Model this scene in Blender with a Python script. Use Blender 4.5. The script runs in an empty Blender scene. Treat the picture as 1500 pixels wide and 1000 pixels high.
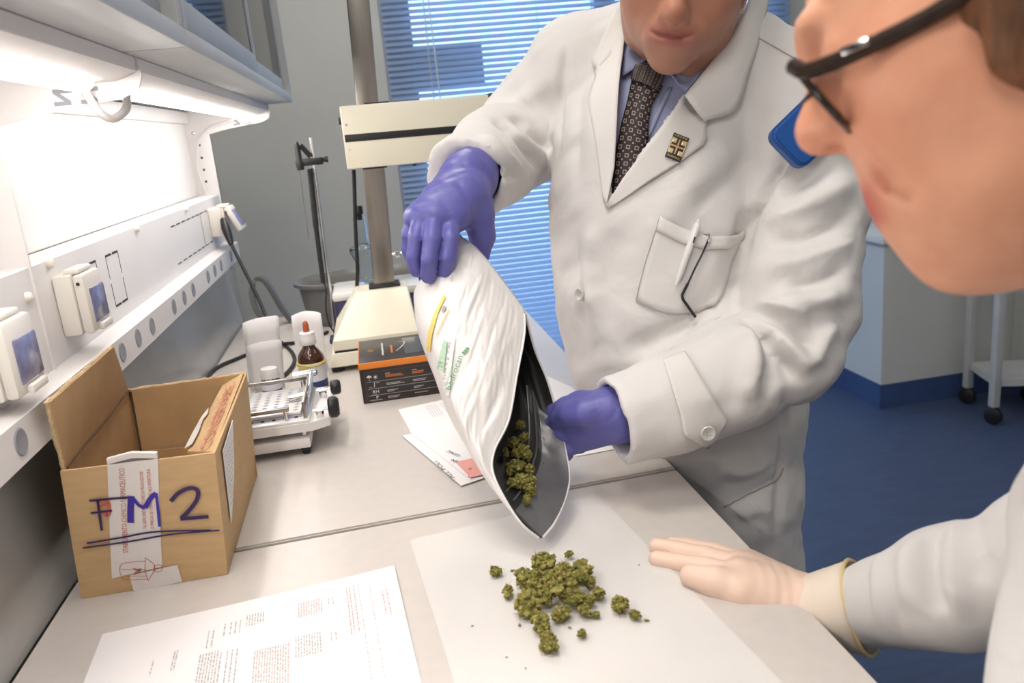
import bpy, bmesh, math, random
import numpy as np
from mathutils import Vector, Matrix
from mathutils.bvhtree import BVHTree

scene = bpy.context.scene
COL = scene.collection
PI = math.pi

# ------------------------------------------------------------------ camera
CAM = np.array([0.0, 0.0, 1.36])
YAW, PITCH, ROLL = math.radians(8.63), math.radians(-14.73), math.radians(-5.46)
FPX = 1200.0
_f = np.array([math.sin(YAW)*math.cos(PITCH), math.cos(YAW)*math.cos(PITCH), math.sin(PITCH)])
_r = np.array([math.cos(YAW), -math.sin(YAW), 0.0])
_u = np.cross(_r, _f)
CR = math.cos(ROLL)*_r + math.sin(ROLL)*_u
CU = -math.sin(ROLL)*_r + math.cos(ROLL)*_u
CF = _f
cam_data = bpy.data.cameras.new('camera')
cam = bpy.data.objects.new('camera', cam_data)
COL.objects.link(cam)
cam_data.sensor_width = 36.0
cam_data.lens = 36.0*FPX/1500.0
cam_data.clip_start = 0.02
m = Matrix((CR, CU, -CF)).transposed().to_4x4()
m.translation = Vector(CAM)
cam.matrix_world = m
cam_data.dof.use_dof = True
cam_data.dof.focus_distance = 1.12
cam_data.dof.aperture_fstop = 7.1
scene.camera = cam

# ------------------------------------------------------------------ world, light, exposure
w = bpy.data.worlds.new('daylight'); scene.world = w; w.use_nodes = True
bg = w.node_tree.nodes['Background']
bg.inputs[0].default_value = (0.42, 0.66, 1.0, 1)
bg.inputs[1].default_value = 2.6
scene.view_settings.view_transform = 'Standard'
scene.view_settings.look = 'None'
scene.view_settings.exposure = 0.13
scene.view_settings.gamma = 1.0
scene.view_settings.use_curve_mapping = False

CEILING_LAMPS = [(-0.10, -0.50, 13.5), (-0.10, 0.72, 13), (1.5, -0.9, 3.0), (2.0, 1.3, 2.0), (0.15, 2.55, 12)]  # last lamp is added to brighten the far wall
LED_POWER = 5.2
def area(name, loc, rot, sx, sy, power, col):
    l = bpy.data.lights.new(name, 'AREA'); l.shape = 'RECTANGLE'; l.size = sx; l.size_y = sy
    l.energy = power; l.color = col
    o = bpy.data.objects.new(name, l); COL.objects.link(o); o.location = loc; o.rotation_euler = rot
    return o
for i, (lx, ly, pw) in enumerate(CEILING_LAMPS):
    area('ceiling_panel_light', (lx, ly, 2.83), (0, 0, 0), 0.58, 0.58, pw, (1.0, 0.93, 0.86))

# ------------------------------------------------------------------ helpers
def P(x, y, d):
    """point seen at pixel (x, y) of the 1500x1000 frame, d metres along the view axis"""
    return CAM + (CR*((x-750)/FPX) + CU*(-(y-500)/FPX) + CF)*d
def RAY(x, y):
    v = CR*((x-750)/FPX) + CU*(-(y-500)/FPX) + CF
    return v/np.linalg.norm(v)
def onz(x, y, z):
    v = RAY(x, y); return CAM + v*((z-CAM[2])/v[2])
def ony(x, y, Y):
    v = RAY(x, y); return CAM + v*((Y-CAM[1])/v[1])
def onx(x, y, X):
    v = RAY(x, y); return CAM + v*((X-CAM[0])/v[0])
def proj(p):
    q = np.asarray(p, float)-CAM
    d = q@CF
    return np.stack([750+FPX*(q@CR)/d, 500-FPX*(q@CU)/d, d], -1)
RS = 1.137
def rk(x, y, z):
    return (x*RS, y*RS, 1.36+(z-1.36)*RS)

def tag(o, label=None, cat=None, group=None, kind=None):
    if label: o['label'] = label
    if cat: o['category'] = cat
    if group: o['group'] = group
    if kind: o['kind'] = kind
    return o
def empty(name, loc, label=None, cat=None, group=None, rz=0.0):
    o = bpy.data.objects.new(name, None); COL.objects.link(o)
    o.location = loc; o.rotation_euler = (0, 0, rz); o.empty_display_size = 0.05
    return tag(o, label, cat, group)
def wmat(o):
    M = Matrix.Translation(o.location) @ o.rotation_euler.to_matrix().to_4x4()
    M = M @ Matrix.Diagonal((*o.scale, 1))
    if o.parent: M = wmat(o.parent) @ o.matrix_parent_inverse @ M
    return M
def link(name, me, mat, parent=None, keep_world=True):
    o = bpy.data.objects.new(name, me); COL.objects.link(o)
    if mat is not None and not me.materials:
        for k in (mat if isinstance(mat, (list, tuple)) else [mat]): me.materials.append(k)
    if parent is not None:
        o.parent = parent
        if keep_world: o.matrix_parent_inverse = wmat(parent).inverted()
    return o
def mesh_from(name, v, f, smooth=40):
    me = bpy.data.meshes.new(name)
    me.from_pydata([tuple(map(float, q)) for q in v], [], [tuple(map(int, q)) for q in f])
    me.update()
    if smooth:
        me.shade_smooth()
        if smooth < 180: me.set_sharp_from_angle(angle=math.radians(smooth))
    return me
def frame(a, b):
    a = np.asarray(a, float); b = np.asarray(b, float)
    d = b-a; L = np.linalg.norm(d); d = d/max(L, 1e-9)
    h = np.array([0, 0, 1.0]) if abs(d[2]) < 0.9 else np.array([1.0, 0, 0])
    s = np.cross(d, h); s /= np.linalg.norm(s); t = np.cross(s, d)
    return d, s, t, L

class MB:
    def __init__(self): self.v = []; self.f = []; self.mi = []
    def add(self, vs, fs, mi=0):
        n = len(self.v); self.v += [tuple(map(float, q)) for q in vs]
        self.f += [tuple(n+int(i) for i in q) for q in fs]; self.mi += [mi]*len(fs); return self
    def bm(self, bm, mi=0):
        bm.verts.index_update()
        self.add([v.co for v in bm.verts], [[v.index for v in f.verts] for f in bm.faces], mi); bm.free(); return self
    def box(self, c, s, r=0.0, M=None, seg=2, mi=0):
        bm = bmesh.new(); bmesh.ops.create_cube(bm, size=1.0)
        for v in bm.verts: v.co = Vector((v.co.x*s[0], v.co.y*s[1], v.co.z*s[2]))
        if r > 0: bmesh.ops.bevel(bm, geom=list(bm.edges), offset=r, segments=seg, affect='EDGES', profile=0.5)
        T = Matrix.Translation(Vector(c)) @ (M.to_4x4() if M is not None else Matrix.Identity(4))
        bmesh.ops.transform(bm, matrix=T, verts=bm.verts)
        return self.bm(bm, mi)
    def mm(self, lo, hi, r=0.0, mi=0):
        lo = np.array(lo, float); hi = np.array(hi, float)
        return self.box((lo+hi)/2, hi-lo, r, mi=mi)
    def cyl(self, a, b, ra, rb=None, n=20, cap=True, mi=0):
        rb = ra if rb is None else rb
        d, s, t, L = frame(a, b); vs = []
        for q, r in ((np.asarray(a, float), ra), (np.asarray(b, float), rb)):
            for i in range(n):
                an = 2*PI*i/n; vs.append(q+r*(math.cos(an)*s+math.sin(an)*t))
        fs = [(i, (i+1) % n, n+(i+1) % n, n+i) for i in range(n)]
        if cap: fs += [tuple(range(n-1, -1, -1)), tuple(range(n, 2*n))]
        return self.add(vs, fs, mi)
    def lathe(self, prof, a, b=None, n=28, mi=0):
        """prof: (distance along the axis, radius) pairs from a towards b"""
        a = np.asarray(a, float); b = a+np.array([0, 0, 1.0]) if b is None else b
        d, s, t, L = frame(a, b); vs = []; fs = []
        for h, r in prof:
            for i in range(n):
                an = 2*PI*i/n; vs.append(a+d*h+max(r, 1e-5)*(math.cos(an)*s+math.sin(an)*t))
        for k in range(len(prof)-1):
            for i in range(n):
                fs.append((k*n+i, k*n+(i+1) % n, (k+1)*n+(i+1) % n, (k+1)*n+i))
        return self.add(vs, fs, mi)
    def tube(self, pts, r, n=10, closed=False, mi=0, flat=None):
        pts = [np.asarray(p, float) for p in pts]; N = len(pts)
        rs = r if isinstance(r, (list, tuple, np.ndarray)) else [r]*N
        tang = []
        for i in range(N):
            a = pts[i-1] if (closed or i > 0) else pts[i]
            b = pts[(i+1) % N] if (closed or i < N-1) else pts[i]
            tt = b-a; tang.append(tt/max(np.linalg.norm(tt), 1e-9))
        h = np.array([0, 0, 1.0]) if abs(tang[0][2]) < 0.9 else np.array([1.0, 0, 0])
        s = np.cross(tang[0], h); s /= np.linalg.norm(s); vs = []
        for i in range(N):
            s = s-tang[i]*(s@tang[i]); s /= np.linalg.norm(s); t = np.cross(tang[i], s)
            for k in range(n):
                an = 2*PI*k/n
                e = (flat if flat else 1.0)
                vs.append(pts[i]+rs[i]*(math.cos(an)*s+e*math.sin(an)*t))
        fs = []
        for i in range(N if closed else N-1):
            j = (i+1) % N
            for k in range(n): fs.append((i*n+k, i*n+(k+1) % n, j*n+(k+1) % n, j*n+k))
        if not closed: fs += [tuple(range(n-1, -1, -1)), tuple(range((N-1)*n, N*n))]
        return self.add(vs, fs, mi)
    def prism(self, poly, axis, lo, hi, mi=0):
        """poly: outline in the two other axes (in x,y,z order), extruded along axis"""
        k = 'xyz'.index(axis); o = [i for i in range(3) if i != k]; vs = []
        for c in (lo, hi):
            for p in poly:
                q = [0, 0, 0]; q[o[0]] = p[0]; q[o[1]] = p[1]; q[k] = c; vs.append(q)
        n = len(poly)
        fs = [(i, (i+1) % n, n+(i+1) % n, n+i) for i in range(n)]+[tuple(range(n-1, -1, -1)), tuple(range(n, 2*n))]
        self.add(vs, fs, mi); return self
    def mesh(self, name, smooth=40, recalc=True):
        me = mesh_from(name, self.v, self.f, 0)
        if any(self.mi): me.polygons.foreach_set('material_index', self.mi)
        if recalc:
            bm = bmesh.new(); bm.from_mesh(me); bmesh.ops.recalc_face_normals(bm, faces=bm.faces); bm.to_mesh(me); bm.free()
        if smooth:
            me.shade_smooth(); me.set_sharp_from_angle(angle=math.radians(smooth))
        return me
    def build(self, name, mat, parent=None, smooth=40, recalc=True):
        return link(name, self.mesh(name, smooth, recalc), mat, parent)

def spline(pts, n=8, closed=False):
    """Catmull-Rom through the points"""
    p = [np.asarray(q, float) for q in pts]; N = len(p); out = []
    for i in range(N if closed else N-1):
        a = p[i-1] if (closed or i > 0) else 2*p[0]-p[1]
        b = p[i]; c = p[(i+1) % N]
        d = p[(i+2) % N] if (closed or i+2 < N) else 2*p[-1]-p[-2]
        for k in range(n):
            t = k/n
            out.append(0.5*((2*b)+(c-a)*t+(2*a-5*b+4*c-d)*t*t+(-a+3*b-3*c+d)*t**3))
    if not closed: out.append(p[-1])
    return out
def resample(pts, n):
    p = np.array(pts, float); s = np.r_[0, np.cumsum(np.linalg.norm(np.diff(p, axis=0), axis=1))]
    q = np.linspace(0, s[-1], n)
    return np.stack([np.interp(q, s, p[:, k]) for k in range(p.shape[1])], -1)

_texts = {}
def text_mesh(txt, size, bold=0.0):
    """flat lettering as (verts Nx2, faces), baseline at y = 0, starting at x = 0"""
    key = (txt, size, bold)
    if key in _texts: return _texts[key]
    cu = bpy.data.curves.new('lettering', 'FONT'); cu.body = txt; cu.size = size; cu.resolution_u = 2
    cu.offset = bold
    o = bpy.data.objects.new('lettering', cu); COL.objects.link(o)
    dg = bpy.context.evaluated_depsgraph_get(); dg.update()
    me = o.evaluated_get(dg).to_mesh()
    v = np.array([tuple(q.co)[:2] for q in me.vertices]) if len(me.vertices) else np.zeros((0, 2))
    f = [tuple(p.vertices) for p in me.polygons]
    o.evaluated_get(dg).to_mesh_clear()
    bpy.data.objects.remove(o); bpy.data.curves.remove(cu)
    _texts[key] = (v, f); return v, f
def write(mb, txt, size, origin, ex, ey, center=False, bold=0.0, fit=None, mi=0):
    v, f = text_mesh(txt, size, bold)
    if len(v) == 0: return
    v = v.copy()
    if fit: v[:, 0] *= fit/max(v[:, 0].max(), 1e-6)
    if center: v[:, 0] -= v[:, 0].max()/2
    o = np.asarray(origin, float); ex = np.asarray(ex, float); ey = np.asarray(ey, float)
    mb.add([o+ex*a+ey*b for a, b in v], f, mi)
def ribbon(mb, pts2, wd, origin, ex, ey, mi=0):
    """a flat pen stroke of width wd along pts2 in the plane (origin, ex, ey)"""
    p = np.array(spline([np.array(q) for q in pts2], 6)) if len(pts2) > 2 else np.array(pts2, float)
    d = np.gradient(p, axis=0); d /= np.maximum(np.linalg.norm(d, axis=1, keepdims=True), 1e-9)
    nrm = np.stack([-d[:, 1], d[:, 0]], -1)*wd/2
    L = p+nrm; Rr = p-nrm; n = len(p)
    o = np.asarray(origin, float); ex = np.asarray(ex, float); ey = np.asarray(ey, float)
    vs = [o+ex*a+ey*b for a, b in np.r_[L, Rr]]
    mb.add(vs, [(i, i+1, n+i+1, n+i) for i in range(n-1)], mi)

# ------------------------------------------------------------------ materials
MATS = {}
def mat(name, col, rough=0.5, metal=0.0, var=0.05, scale=12.0, bump=0.0, bscale=150.0, coat=0.0, sss=0.0,
        trans=0.0, emit=None, estr=0.0, stretch=(1, 1, 1), ior=1.45, spec=0.5, coords='Object'):
    m = bpy.data.materials.new(name); m.use_nodes = True; nt = m.node_tree; N = nt.nodes
    b = N['Principled BSDF']
    tc = N.new('ShaderNodeTexCoord'); mp = N.new('ShaderNodeMapping'); mp.inputs['Scale'].default_value = stretch
    nt.links.new(tc.outputs[coords], mp.inputs[0])
    nz = N.new('ShaderNodeTexNoise'); nz.inputs['Scale'].default_value = scale; nz.inputs['Detail'].default_value = 4
    nt.links.new(mp.outputs[0], nz.inputs[0])
    rp = N.new('ShaderNodeValToRGB')
    rp.color_ramp.elements[0].position = 0.3; rp.color_ramp.elements[1].position = 0.7
    rp.color_ramp.elements[0].color = tuple(max(0, c*(1-var)) for c in col)+(1,)
    rp.color_ramp.elements[1].color = tuple(min(1, c*(1+var)) for c in col)+(1,)
    nt.links.new(nz.outputs[0], rp.inputs[0]); nt.links.new(rp.outputs[0], b.inputs['Base Color'])
    b.inputs['Roughness'].default_value = rough; b.inputs['Metallic'].default_value = metal
    b.inputs['Coat Weight'].default_value = coat; b.inputs['Coat Roughness'].default_value = 0.1
    b.inputs['Transmission Weight'].default_value = trans; b.inputs['IOR'].default_value = ior
    b.inputs['Specular IOR Level'].default_value = spec
    if sss:
        b.inputs['Subsurface Weight'].default_value = sss; b.inputs['Subsurface Radius'].default_value = (0.012, 0.005, 0.003)
        b.inputs['Subsurface Scale'].default_value = 0.6
    if emit:
        b.inputs['Emission Color'].default_value = (*emit, 1); b.inputs['Emission Strength'].default_value = estr
    if bump:
        n2 = N.new('ShaderNodeTexNoise'); n2.inputs['Scale'].default_value = bscale; n2.inputs['Detail'].default_value = 3
        nt.links.new(mp.outputs[0], n2.inputs[0])
        bp = N.new('ShaderNodeBump'); bp.inputs['Strength'].default_value = bump; bp.inputs['Distance'].default_value = 0.002
        nt.links.new(n2.outputs[0], bp.inputs['Height']); nt.links.new(bp.outputs[0], b.inputs['Normal'])
    MATS[name] = m; return m
def srgb(r, g, b):
    return tuple(((c/255+0.055)/1.055)**2.4 if c/255 > 0.04045 else c/255/12.92 for c in (r, g, b))

M_wall = mat('wall_paint', (0.62, 0.63, 0.60), 0.85, var=0.03, scale=3, bump=0.08, bscale=300)
M_wallw = mat('white_wall_paint', (0.75, 0.75, 0.73), 0.85, var=0.02, scale=3)
M_floor = mat('blue_vinyl', (0.060, 0.088, 0.170), 0.42, var=0.10, scale=7, stretch=(1, 4, 1), bump=0.05)
M_skirt = mat('blue_skirting', (0.05, 0.09, 0.22), 0.4, var=0.08)
M_ceil = mat('ceiling_white', (0.8, 0.8, 0.78), 0.9, var=0.02)
M_top = mat('worktop_laminate', (0.57, 0.53, 0.495), 0.33, var=0.025, scale=60)
M_topedge = mat('worktop_edge', (0.13, 0.13, 0.14), 0.4, var=0.05)
M_cab = mat('cabinet_laminate', (0.55, 0.57, 0.58), 0.45, var=0.02)
M_cabgrey = mat('cabinet_grey', (0.40, 0.43, 0.46), 0.45, var=0.03)
M_white = mat('white_powder_coat', (0.76, 0.74, 0.73), 0.42, var=0.02)
M_board = mat('white_backboard', (0.80, 0.79, 0.77), 0.35, var=0.015)
M_alu = mat('brushed_aluminium', (0.62, 0.61, 0.60), 0.34, metal=0.85, var=0.06, scale=8, stretch=(1, 1, 14))
M_steel = mat('stainless_steel', (0.36, 0.335, 0.305), 0.33, metal=1.0, var=0.12, scale=9, stretch=(8, 8, 0.7))
M_chrome = mat('chrome', (0.75, 0.74, 0.72), 0.14, metal=1.0, var=0.03)
M_back = mat('grey_backsplash', (0.42, 0.42, 0.41), 0.22, var=0.03, spec=0.6)
M_plug = mat('grey_plastic_plug', (0.27, 0.28, 0.31), 0.4, var=0.06)
M_cream = mat('cream_plastic', (0.78, 0.75, 0.69), 0.38, var=0.02)
M_ivory = mat('ivory_enamel', (0.80, 0.76, 0.62), 0.36, var=0.02)
M_black = mat('black_plastic', (0.015, 0.015, 0.017), 0.4, var=0.1)
M_rubber = mat('black_rubber', (0.02, 0.02, 0.021), 0.6, var=0.1)
M_violet = mat('violet_translucent_lid', (0.22, 0.22, 0.38), 0.2, var=0.35, scale=40, coat=0.4)
M_dark = mat('dark_print', (0.03, 0.03, 0.035), 0.7, var=0.05)
M_led = mat('led_diffuser', (0.9, 0.9, 0.9), 0.5, emit=(1.0, 0.95, 0.92), estr=7.0)
M_paper = mat('white_paper', (0.82, 0.80, 0.80), 0.75, var=0.012)
M_ink = mat('grey_toner', (0.40, 0.38, 0.38), 0.8, var=0.1)
M_inkred = mat('faded_red_print', (0.62, 0.36, 0.36), 0.8, var=0.1)
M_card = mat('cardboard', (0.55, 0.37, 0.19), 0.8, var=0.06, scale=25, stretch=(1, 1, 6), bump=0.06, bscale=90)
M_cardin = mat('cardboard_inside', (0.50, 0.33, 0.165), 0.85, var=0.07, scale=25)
# ------------------------------------------------------------------ the room
WY = 3.80      # window wall
WX = -0.64     # wall behind the bench
RX = 2.73      # right hand wall
def struct(name, mb, mt, parent=None):
    o = mb.build(name, mt, parent, smooth=30)
    if parent is None: o['kind'] = 'structure'
    return o
struct('floor', MB().mm((WX-0.1, -2.6, -0.1), (RX+0.1, WY+0.1, 0.0)), M_floor)
struct('ceiling', MB().mm((WX-0.1, -2.6, 2.86), (RX+0.1, WY+0.1, 2.96)), M_ceil)
struct('wall_left', MB().mm((WX-0.1, -2.6, 0), (WX, WY, 2.86)), M_wall)
struct('wall_back', MB().mm((WX, -2.6, 0), (RX, -2.5, 2.86)), M_wallw)
struct('wall_right', MB().mm((RX, -2.6, 0), (RX+0.1, WY, 2.86)), M_wall)
WIN0, WIN1, WINZ0, WINZ1 = 0.135, 2.02, 0.06, 2.30
wf = MB()
wf.mm((WX, WY, 0), (WIN0, WY+0.12, 2.86)); wf.mm((WIN1, WY, 0), (RX, WY+0.12, 2.86))
wf.mm((WIN0, WY, WINZ1), (WIN1, WY+0.12, 2.86)); wf.mm((WIN0, WY, 0), (WIN1, WY+0.12, WINZ0))
struct('wall_far', wf, M_wall)
# low boxed-in wall under the light slab at the right
lw = MB().mm((2.09, 3.12, 0), (RX, WY, 0.735))
struct('wall_low', lw, M_wall)
struct('trim_1', MB().mm((2.07, 3.10, 0.735), (RX, WY, 0.775), 0.004), M_wallw)
struct('baseboard_front', MB().mm((2.085, 3.113, 0), (RX, 3.12, 0.11)), M_skirt)
struct('baseboard_side', MB().mm((2.083, 3.113, 0), (2.09, WY, 0.11)), M_skirt)
struct('baseboard_right', MB().mm((RX-0.007, -2.5, 0), (RX, 3.113, 0.11)), M_skirt)
struct('baseboard_far', MB().mm((WX, WY-0.007, 0), (WIN0, WY, 0.11)), M_skirt)

# window: frame, stiles, added light-blocking panel and glass
M_frame = mat('window_frame_paint', (0.55, 0.58, 0.62), 0.5, var=0.03)
M_glass = bpy.data.materials.new('window_glass'); M_glass.use_nodes = True
nt = M_glass.node_tree; nt.nodes.clear()
o_ = nt.nodes.new('ShaderNodeOutputMaterial'); mx = nt.nodes.new('ShaderNodeMixShader'); tr = nt.nodes.new('ShaderNodeBsdfTransparent')
gl = nt.nodes.new('ShaderNodeBsdfGlossy'); gl.inputs['Roughness'].default_value = 0.02
nzz = nt.nodes.new('ShaderNodeTexNoise'); nzz.inputs['Scale'].default_value = 2
rr = nt.nodes.new('ShaderNodeMapRange'); rr.inputs['To Min'].default_value = 0.05; rr.inputs['To Max'].default_value = 0.09
nt.links.new(nzz.outputs[0], rr.inputs['Value']); nt.links.new(rr.outputs[0], mx.inputs[0])
nt.links.new(tr.outputs[0], mx.inputs[1]); nt.links.new(gl.outputs[0], mx.inputs[2]); nt.links.new(mx.outputs[0], o_.inputs[0])
win = empty('window_1', (1.07, WY+0.06, WINZ0)); win['kind'] = 'structure'
fr = MB()
fr.mm((WIN0, WY+0.03, WINZ0), (WIN0+0.135, WY+0.10, WINZ1), 0.004); fr.mm((WIN1-0.1, WY+0.03, WINZ0), (WIN1, WY+0.10, WINZ1), 0.004)
fr.mm((WIN0, WY+0.03, WINZ1-0.09), (WIN1, WY+0.10, WINZ1), 0.004); fr.mm((WIN0, WY+0.03, WINZ0), (WIN1, WY+0.10, WINZ0+0.11), 0.004)
fr.mm((1.10, WY+0.03, WINZ0), (1.20, WY+0.10, WINZ1), 0.004)
fr.build('window_frame', M_frame, win)
MB().mm((WIN0+0.12, WY+0.045, 1.555), (0.575, WY+0.085, 1.725), 0.004).build('light_block_panel', M_frame, win)  # opaque panel added to keep daylight out of part of the blind
MB().mm((WIN0+0.12, WY+0.062, WINZ0+0.1), (1.11, WY+0.068, WINZ1-0.08)).build('pane', M_glass, win)
MB().mm((1.19, WY+0.062, WINZ0+0.1), (WIN1-0.09, WY+0.068, WINZ1-0.08)).build('pane', M_glass, win)

# venetian blind
M_slat = bpy.data.materials.new('blue_slat'); M_slat.use_nodes = True
nt = M_slat.node_tree; nt.nodes.clear()
o_ = nt.nodes.new('ShaderNodeOutputMaterial'); mx = nt.nodes.new('ShaderNodeMixShader'); mx.inputs[0].default_value = 0.34
df = nt.nodes.new('ShaderNodeBsdfPrincipled'); df.inputs['Roughness'].default_value = 0.4
tl = nt.nodes.new('ShaderNodeBsdfTranslucent')
nzz = nt.nodes.new('ShaderNodeTexNoise'); nzz.inputs['Scale'].default_value = 3
rp = nt.nodes.new('ShaderNodeValToRGB'); rp.color_ramp.elements[0].color = (0.32, 0.43, 0.62, 1); rp.color_ramp.elements[1].color = (0.38, 0.50, 0.68, 1)
nt.links.new(nzz.outputs[0], rp.inputs[0]); nt.links.new(rp.outputs[0], df.inputs['Base Color']); nt.links.new(rp.outputs[0], tl.inputs['Color'])
nt.links.new(df.outputs[0], mx.inputs[1]); nt.links.new(tl.outputs[0], mx.inputs[2]); nt.links.new(mx.outputs[0], o_.inputs[0])
M_cord = mat('white_cord', (0.75, 0.78, 0.82), 0.7)
BY = WY-0.035
bl = empty('venetian_blind', (1.07, BY, 0.06), 'blue venetian blind hanging in front of the tall window', 'blind')
sm = MB(); n = 7; th = math.radians(46); wd = 0.0272; prof = []
for k in range(n):
    t = (k/(n-1)-0.5); bow = 0.0022*(1-4*t*t)
    prof.append((wd*t*math.cos(th)-bow*math.sin(th), wd*t*math.sin(th)+bow*math.cos(th)))
x0, x1 = WIN0+0.008, WIN1-0.01
vs = [(x0, a, b) for a, b in prof]+[(x1, a, b) for a, b in prof]
slat_me = mesh_from('slat', vs, [(k, k+1, n+k+1, n+k) for k in range(n-1)], 180); slat_me.materials.append(M_slat)
zz = 0.10
while zz < 2.26:
    s = bpy.data.objects.new('slat', slat_me); COL.objects.link(s); s.parent = bl
    s.matrix_parent_inverse = wmat(bl).inverted(); s.location = (0, BY, zz); s.rotation_euler = (random.Random(int(zz*1e4)).uniform(-0.02, 0.02), 0, 0)
    zz += 0.0249
MB().mm((x0, BY-0.016, 2.262), (x1, BY+0.016, 2.30), 0.003).build('head_rail', M_slat, bl)
MB().mm((x0, BY-0.012, 0.068), (x1, BY+0.012, 0.083), 0.003).build('bottom_rail', M_slat, bl)
for xx in (0.325, 0.815, 1.30, 1.80):
    MB().cyl((xx, BY-0.012, 0.07), (xx, BY-0.012, 2.28), 0.0016, n=6).build('ladder_cord', M_cord, bl)
    MB().cyl((xx+0.006, BY+0.012, 0.07), (xx+0.006, BY+0.012, 2.28), 0.0016, n=6).build('ladder_cord', M_cord, bl)
MB().cyl((0.36, BY-0.022, 1.0), (0.345, BY-0.022, 2.25), 0.003, n=8).build('tilt_wand', M_cord, bl)

# ceiling luminaires
M_lum = mat('luminaire_diffuser', (0.9, 0.9, 0.9), 0.5, emit=(1, 0.95, 0.9), estr=2.0)
for k, (lx, ly, pw) in enumerate(CEILING_LAMPS):
    L = empty('ceiling_lamp', (lx, ly, 2.86), ['square white ceiling lamp above the near bench end', 'square white ceiling lamp over the heap of buds',
              'square white ceiling lamp behind the woman at the right', 'square white ceiling lamp near the trolley', 'added ceiling lamp before the window, brightening the far wall'][k], 'lamp', 'ceiling lamps')
    MB().mm((lx-0.31, ly-0.31, 2.84), (lx+0.31, ly+0.31, 2.86), 0.004).build('lamp_frame', M_white, L)
    MB().mm((lx-0.29, ly-0.29, 2.834), (lx+0.29, ly+0.29, 2.841)).build('lamp_diffuser', M_lum, L)

# ------------------------------------------------------------------ bench
BX0, BX1, BYF = -0.392, 0.350, 2.33
def worktop(name, poly, label):
    e = empty(name, (0, poly[0][1], 0.9), label, 'worktop')
    bm = bmesh.new(); vs = [bm.verts.new((p[0], p[1], 0.9)) for p in poly]; f = bm.faces.new(vs)
    r = bmesh.ops.extrude_face_region(bm, geom=[f])
    for v in r['geom']:
        if isinstance(v, bmesh.types.BMVert): v.co.z = 0.87
    bmesh.ops.recalc_face_normals(bm, faces=bm.faces)
    bmesh.ops.bevel(bm, geom=[q for q in bm.edges if all(abs(v.co.z-0.9) < 1e-6 for v in q.verts)], offset=0.0022, segments=2, affect='EDGES')
    mb = MB(); mb.bm(bm); mb.build('slab', M_top, e)
    # laminate edge band along the front
    MB().mm((BX1-0.0005, min(p[1] for p in poly)+0.01, 0.872), (BX1+0.0008, max(p[1] for p in poly)-0.01, 0.893)).build('edge_band', M_topedge, e)
    return e
worktop('worktop', [(BX0, 0.9320), (BX1, 0.9700), (BX1, BYF), (BX0, BYF)], 'pale grey laminate worktop carrying the instruments, beyond the dark seam')
worktop('worktop', [(BX0, -0.35), (BX1, -0.35), (BX1, 0.9618), (BX0, 0.9238)], 'pale grey laminate worktop in front of the dark seam, under the buds')
MB().prism([(BX0+0.002, 0.9240), (BX1-0.001, 0.9620), (BX1-0.001, 0.9698), (BX0+0.002, 0.9318)], 'z', 0.872, 0.8880).build('seam_shadow_strip', M_rubber, bpy.data.objects['worktop'])  # black strip added to give the open seam its dark shade
def base_cabinet(y0, y1, label):
    e = empty('base_cabinet', (-0.02, (y0+y1)/2, 0), label, 'cabinet', 'base cabinets under the worktop')
    MB().mm((BX0+0.01, y0, 0.08), (BX1-0.05, y1, 0.868)).build('cabinet_body', M_cabgrey, e)
    MB().mm((BX0+0.03, y0+0.02, 0.0), (BX1-0.10, y1-0.02, 0.08)).build('plinth', M_topedge, e)
    h = (y1-y0)/2
    for k in range(2):
        d = MB().mm((BX1-0.05, y0+k*h+0.003, 0.09), (BX1-0.032, y0+(k+1)*h-0.003, 0.862), 0.002).build('cabinet_door', M_cab, e)
        yy = y0+h+(-0.05 if k == 0 else 0.05)
        MB().tube([(BX1-0.032, yy, 0.70), (BX1-0.012, yy, 0.705), (BX1-0.012, yy, 0.80), (BX1-0.032, yy, 0.805)], 0.005, 8).build('handle', M_alu, d)
base_cabinet(0.97, 2.31, 'pale base cabinet under the far worktop')
base_cabinet(-0.33, 0.94, 'pale base cabinet under the near worktop')

# grey splash sheet and service rack behind the bench
rack = empty('service_rack', (-0.42, 1.4, 0.9), 'white bench service rack with socket panel, round grommets and uprights', 'rack')
RY0, RY1 = -0.2, 2.335
MB().prism([(BX0-0.004, 0.897), (BX0-0.012, 0.897), (-0.44, 1.13), (-0.432, 1.13)], 'y', RY0, RY1).build('splash_sheet', M_back, rack)
XP, XR = -0.400, -0.370
MB().prism([(XP, 1.113), (XP-0.05, 1.113), (XP-0.05, 1.2545), (XP-0.002, 1.2545), (XP, 1.2525)], 'y', RY0, RY1).build('socket_panel', M_white, rack)
rail = MB().prism([(XR, 1.082), (XR, 1.1245), (XR-0.0015, 1.126), (XP-0.0005, 1.129), (XP-0.04, 1.129), (XP-0.04, 1.112), (XR-0.006, 1.112), (XR-0.006, 1.088), (XR-0.03, 1.088), (XR-0.03, 1.082)], 'y', RY0, RY1-0.03).build('grommet_rail', M_white, rack)
for yy in [0.35, 0.43, 0.52, 0.66, 0.731, 1.043, 1.117, 1.191, 1.329, 1.406, 1.48, 1.623, 1.697, 1.772, 1.905]:
    MB().lathe([(-0.003, 0.0146), (0.0, 0.0146), (0.0014, 0.0128), (0.0010, 0.0112), (0.0014, 0)], (XR, yy*RS, 1.1045), (XR+1, yy*RS, 1.1045), n=24).build('grommet', M_plug, rail)
MB().mm((-0.462, RY0, 1.2545), (-0.455, RY1, 1.468)).build('backboard', M_board, rack)
MB().mm((-0.456, RY0, 1.440), (-0.442, RY1, 1.470), 0.002).build('top_rail', M_white, rack)
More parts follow.
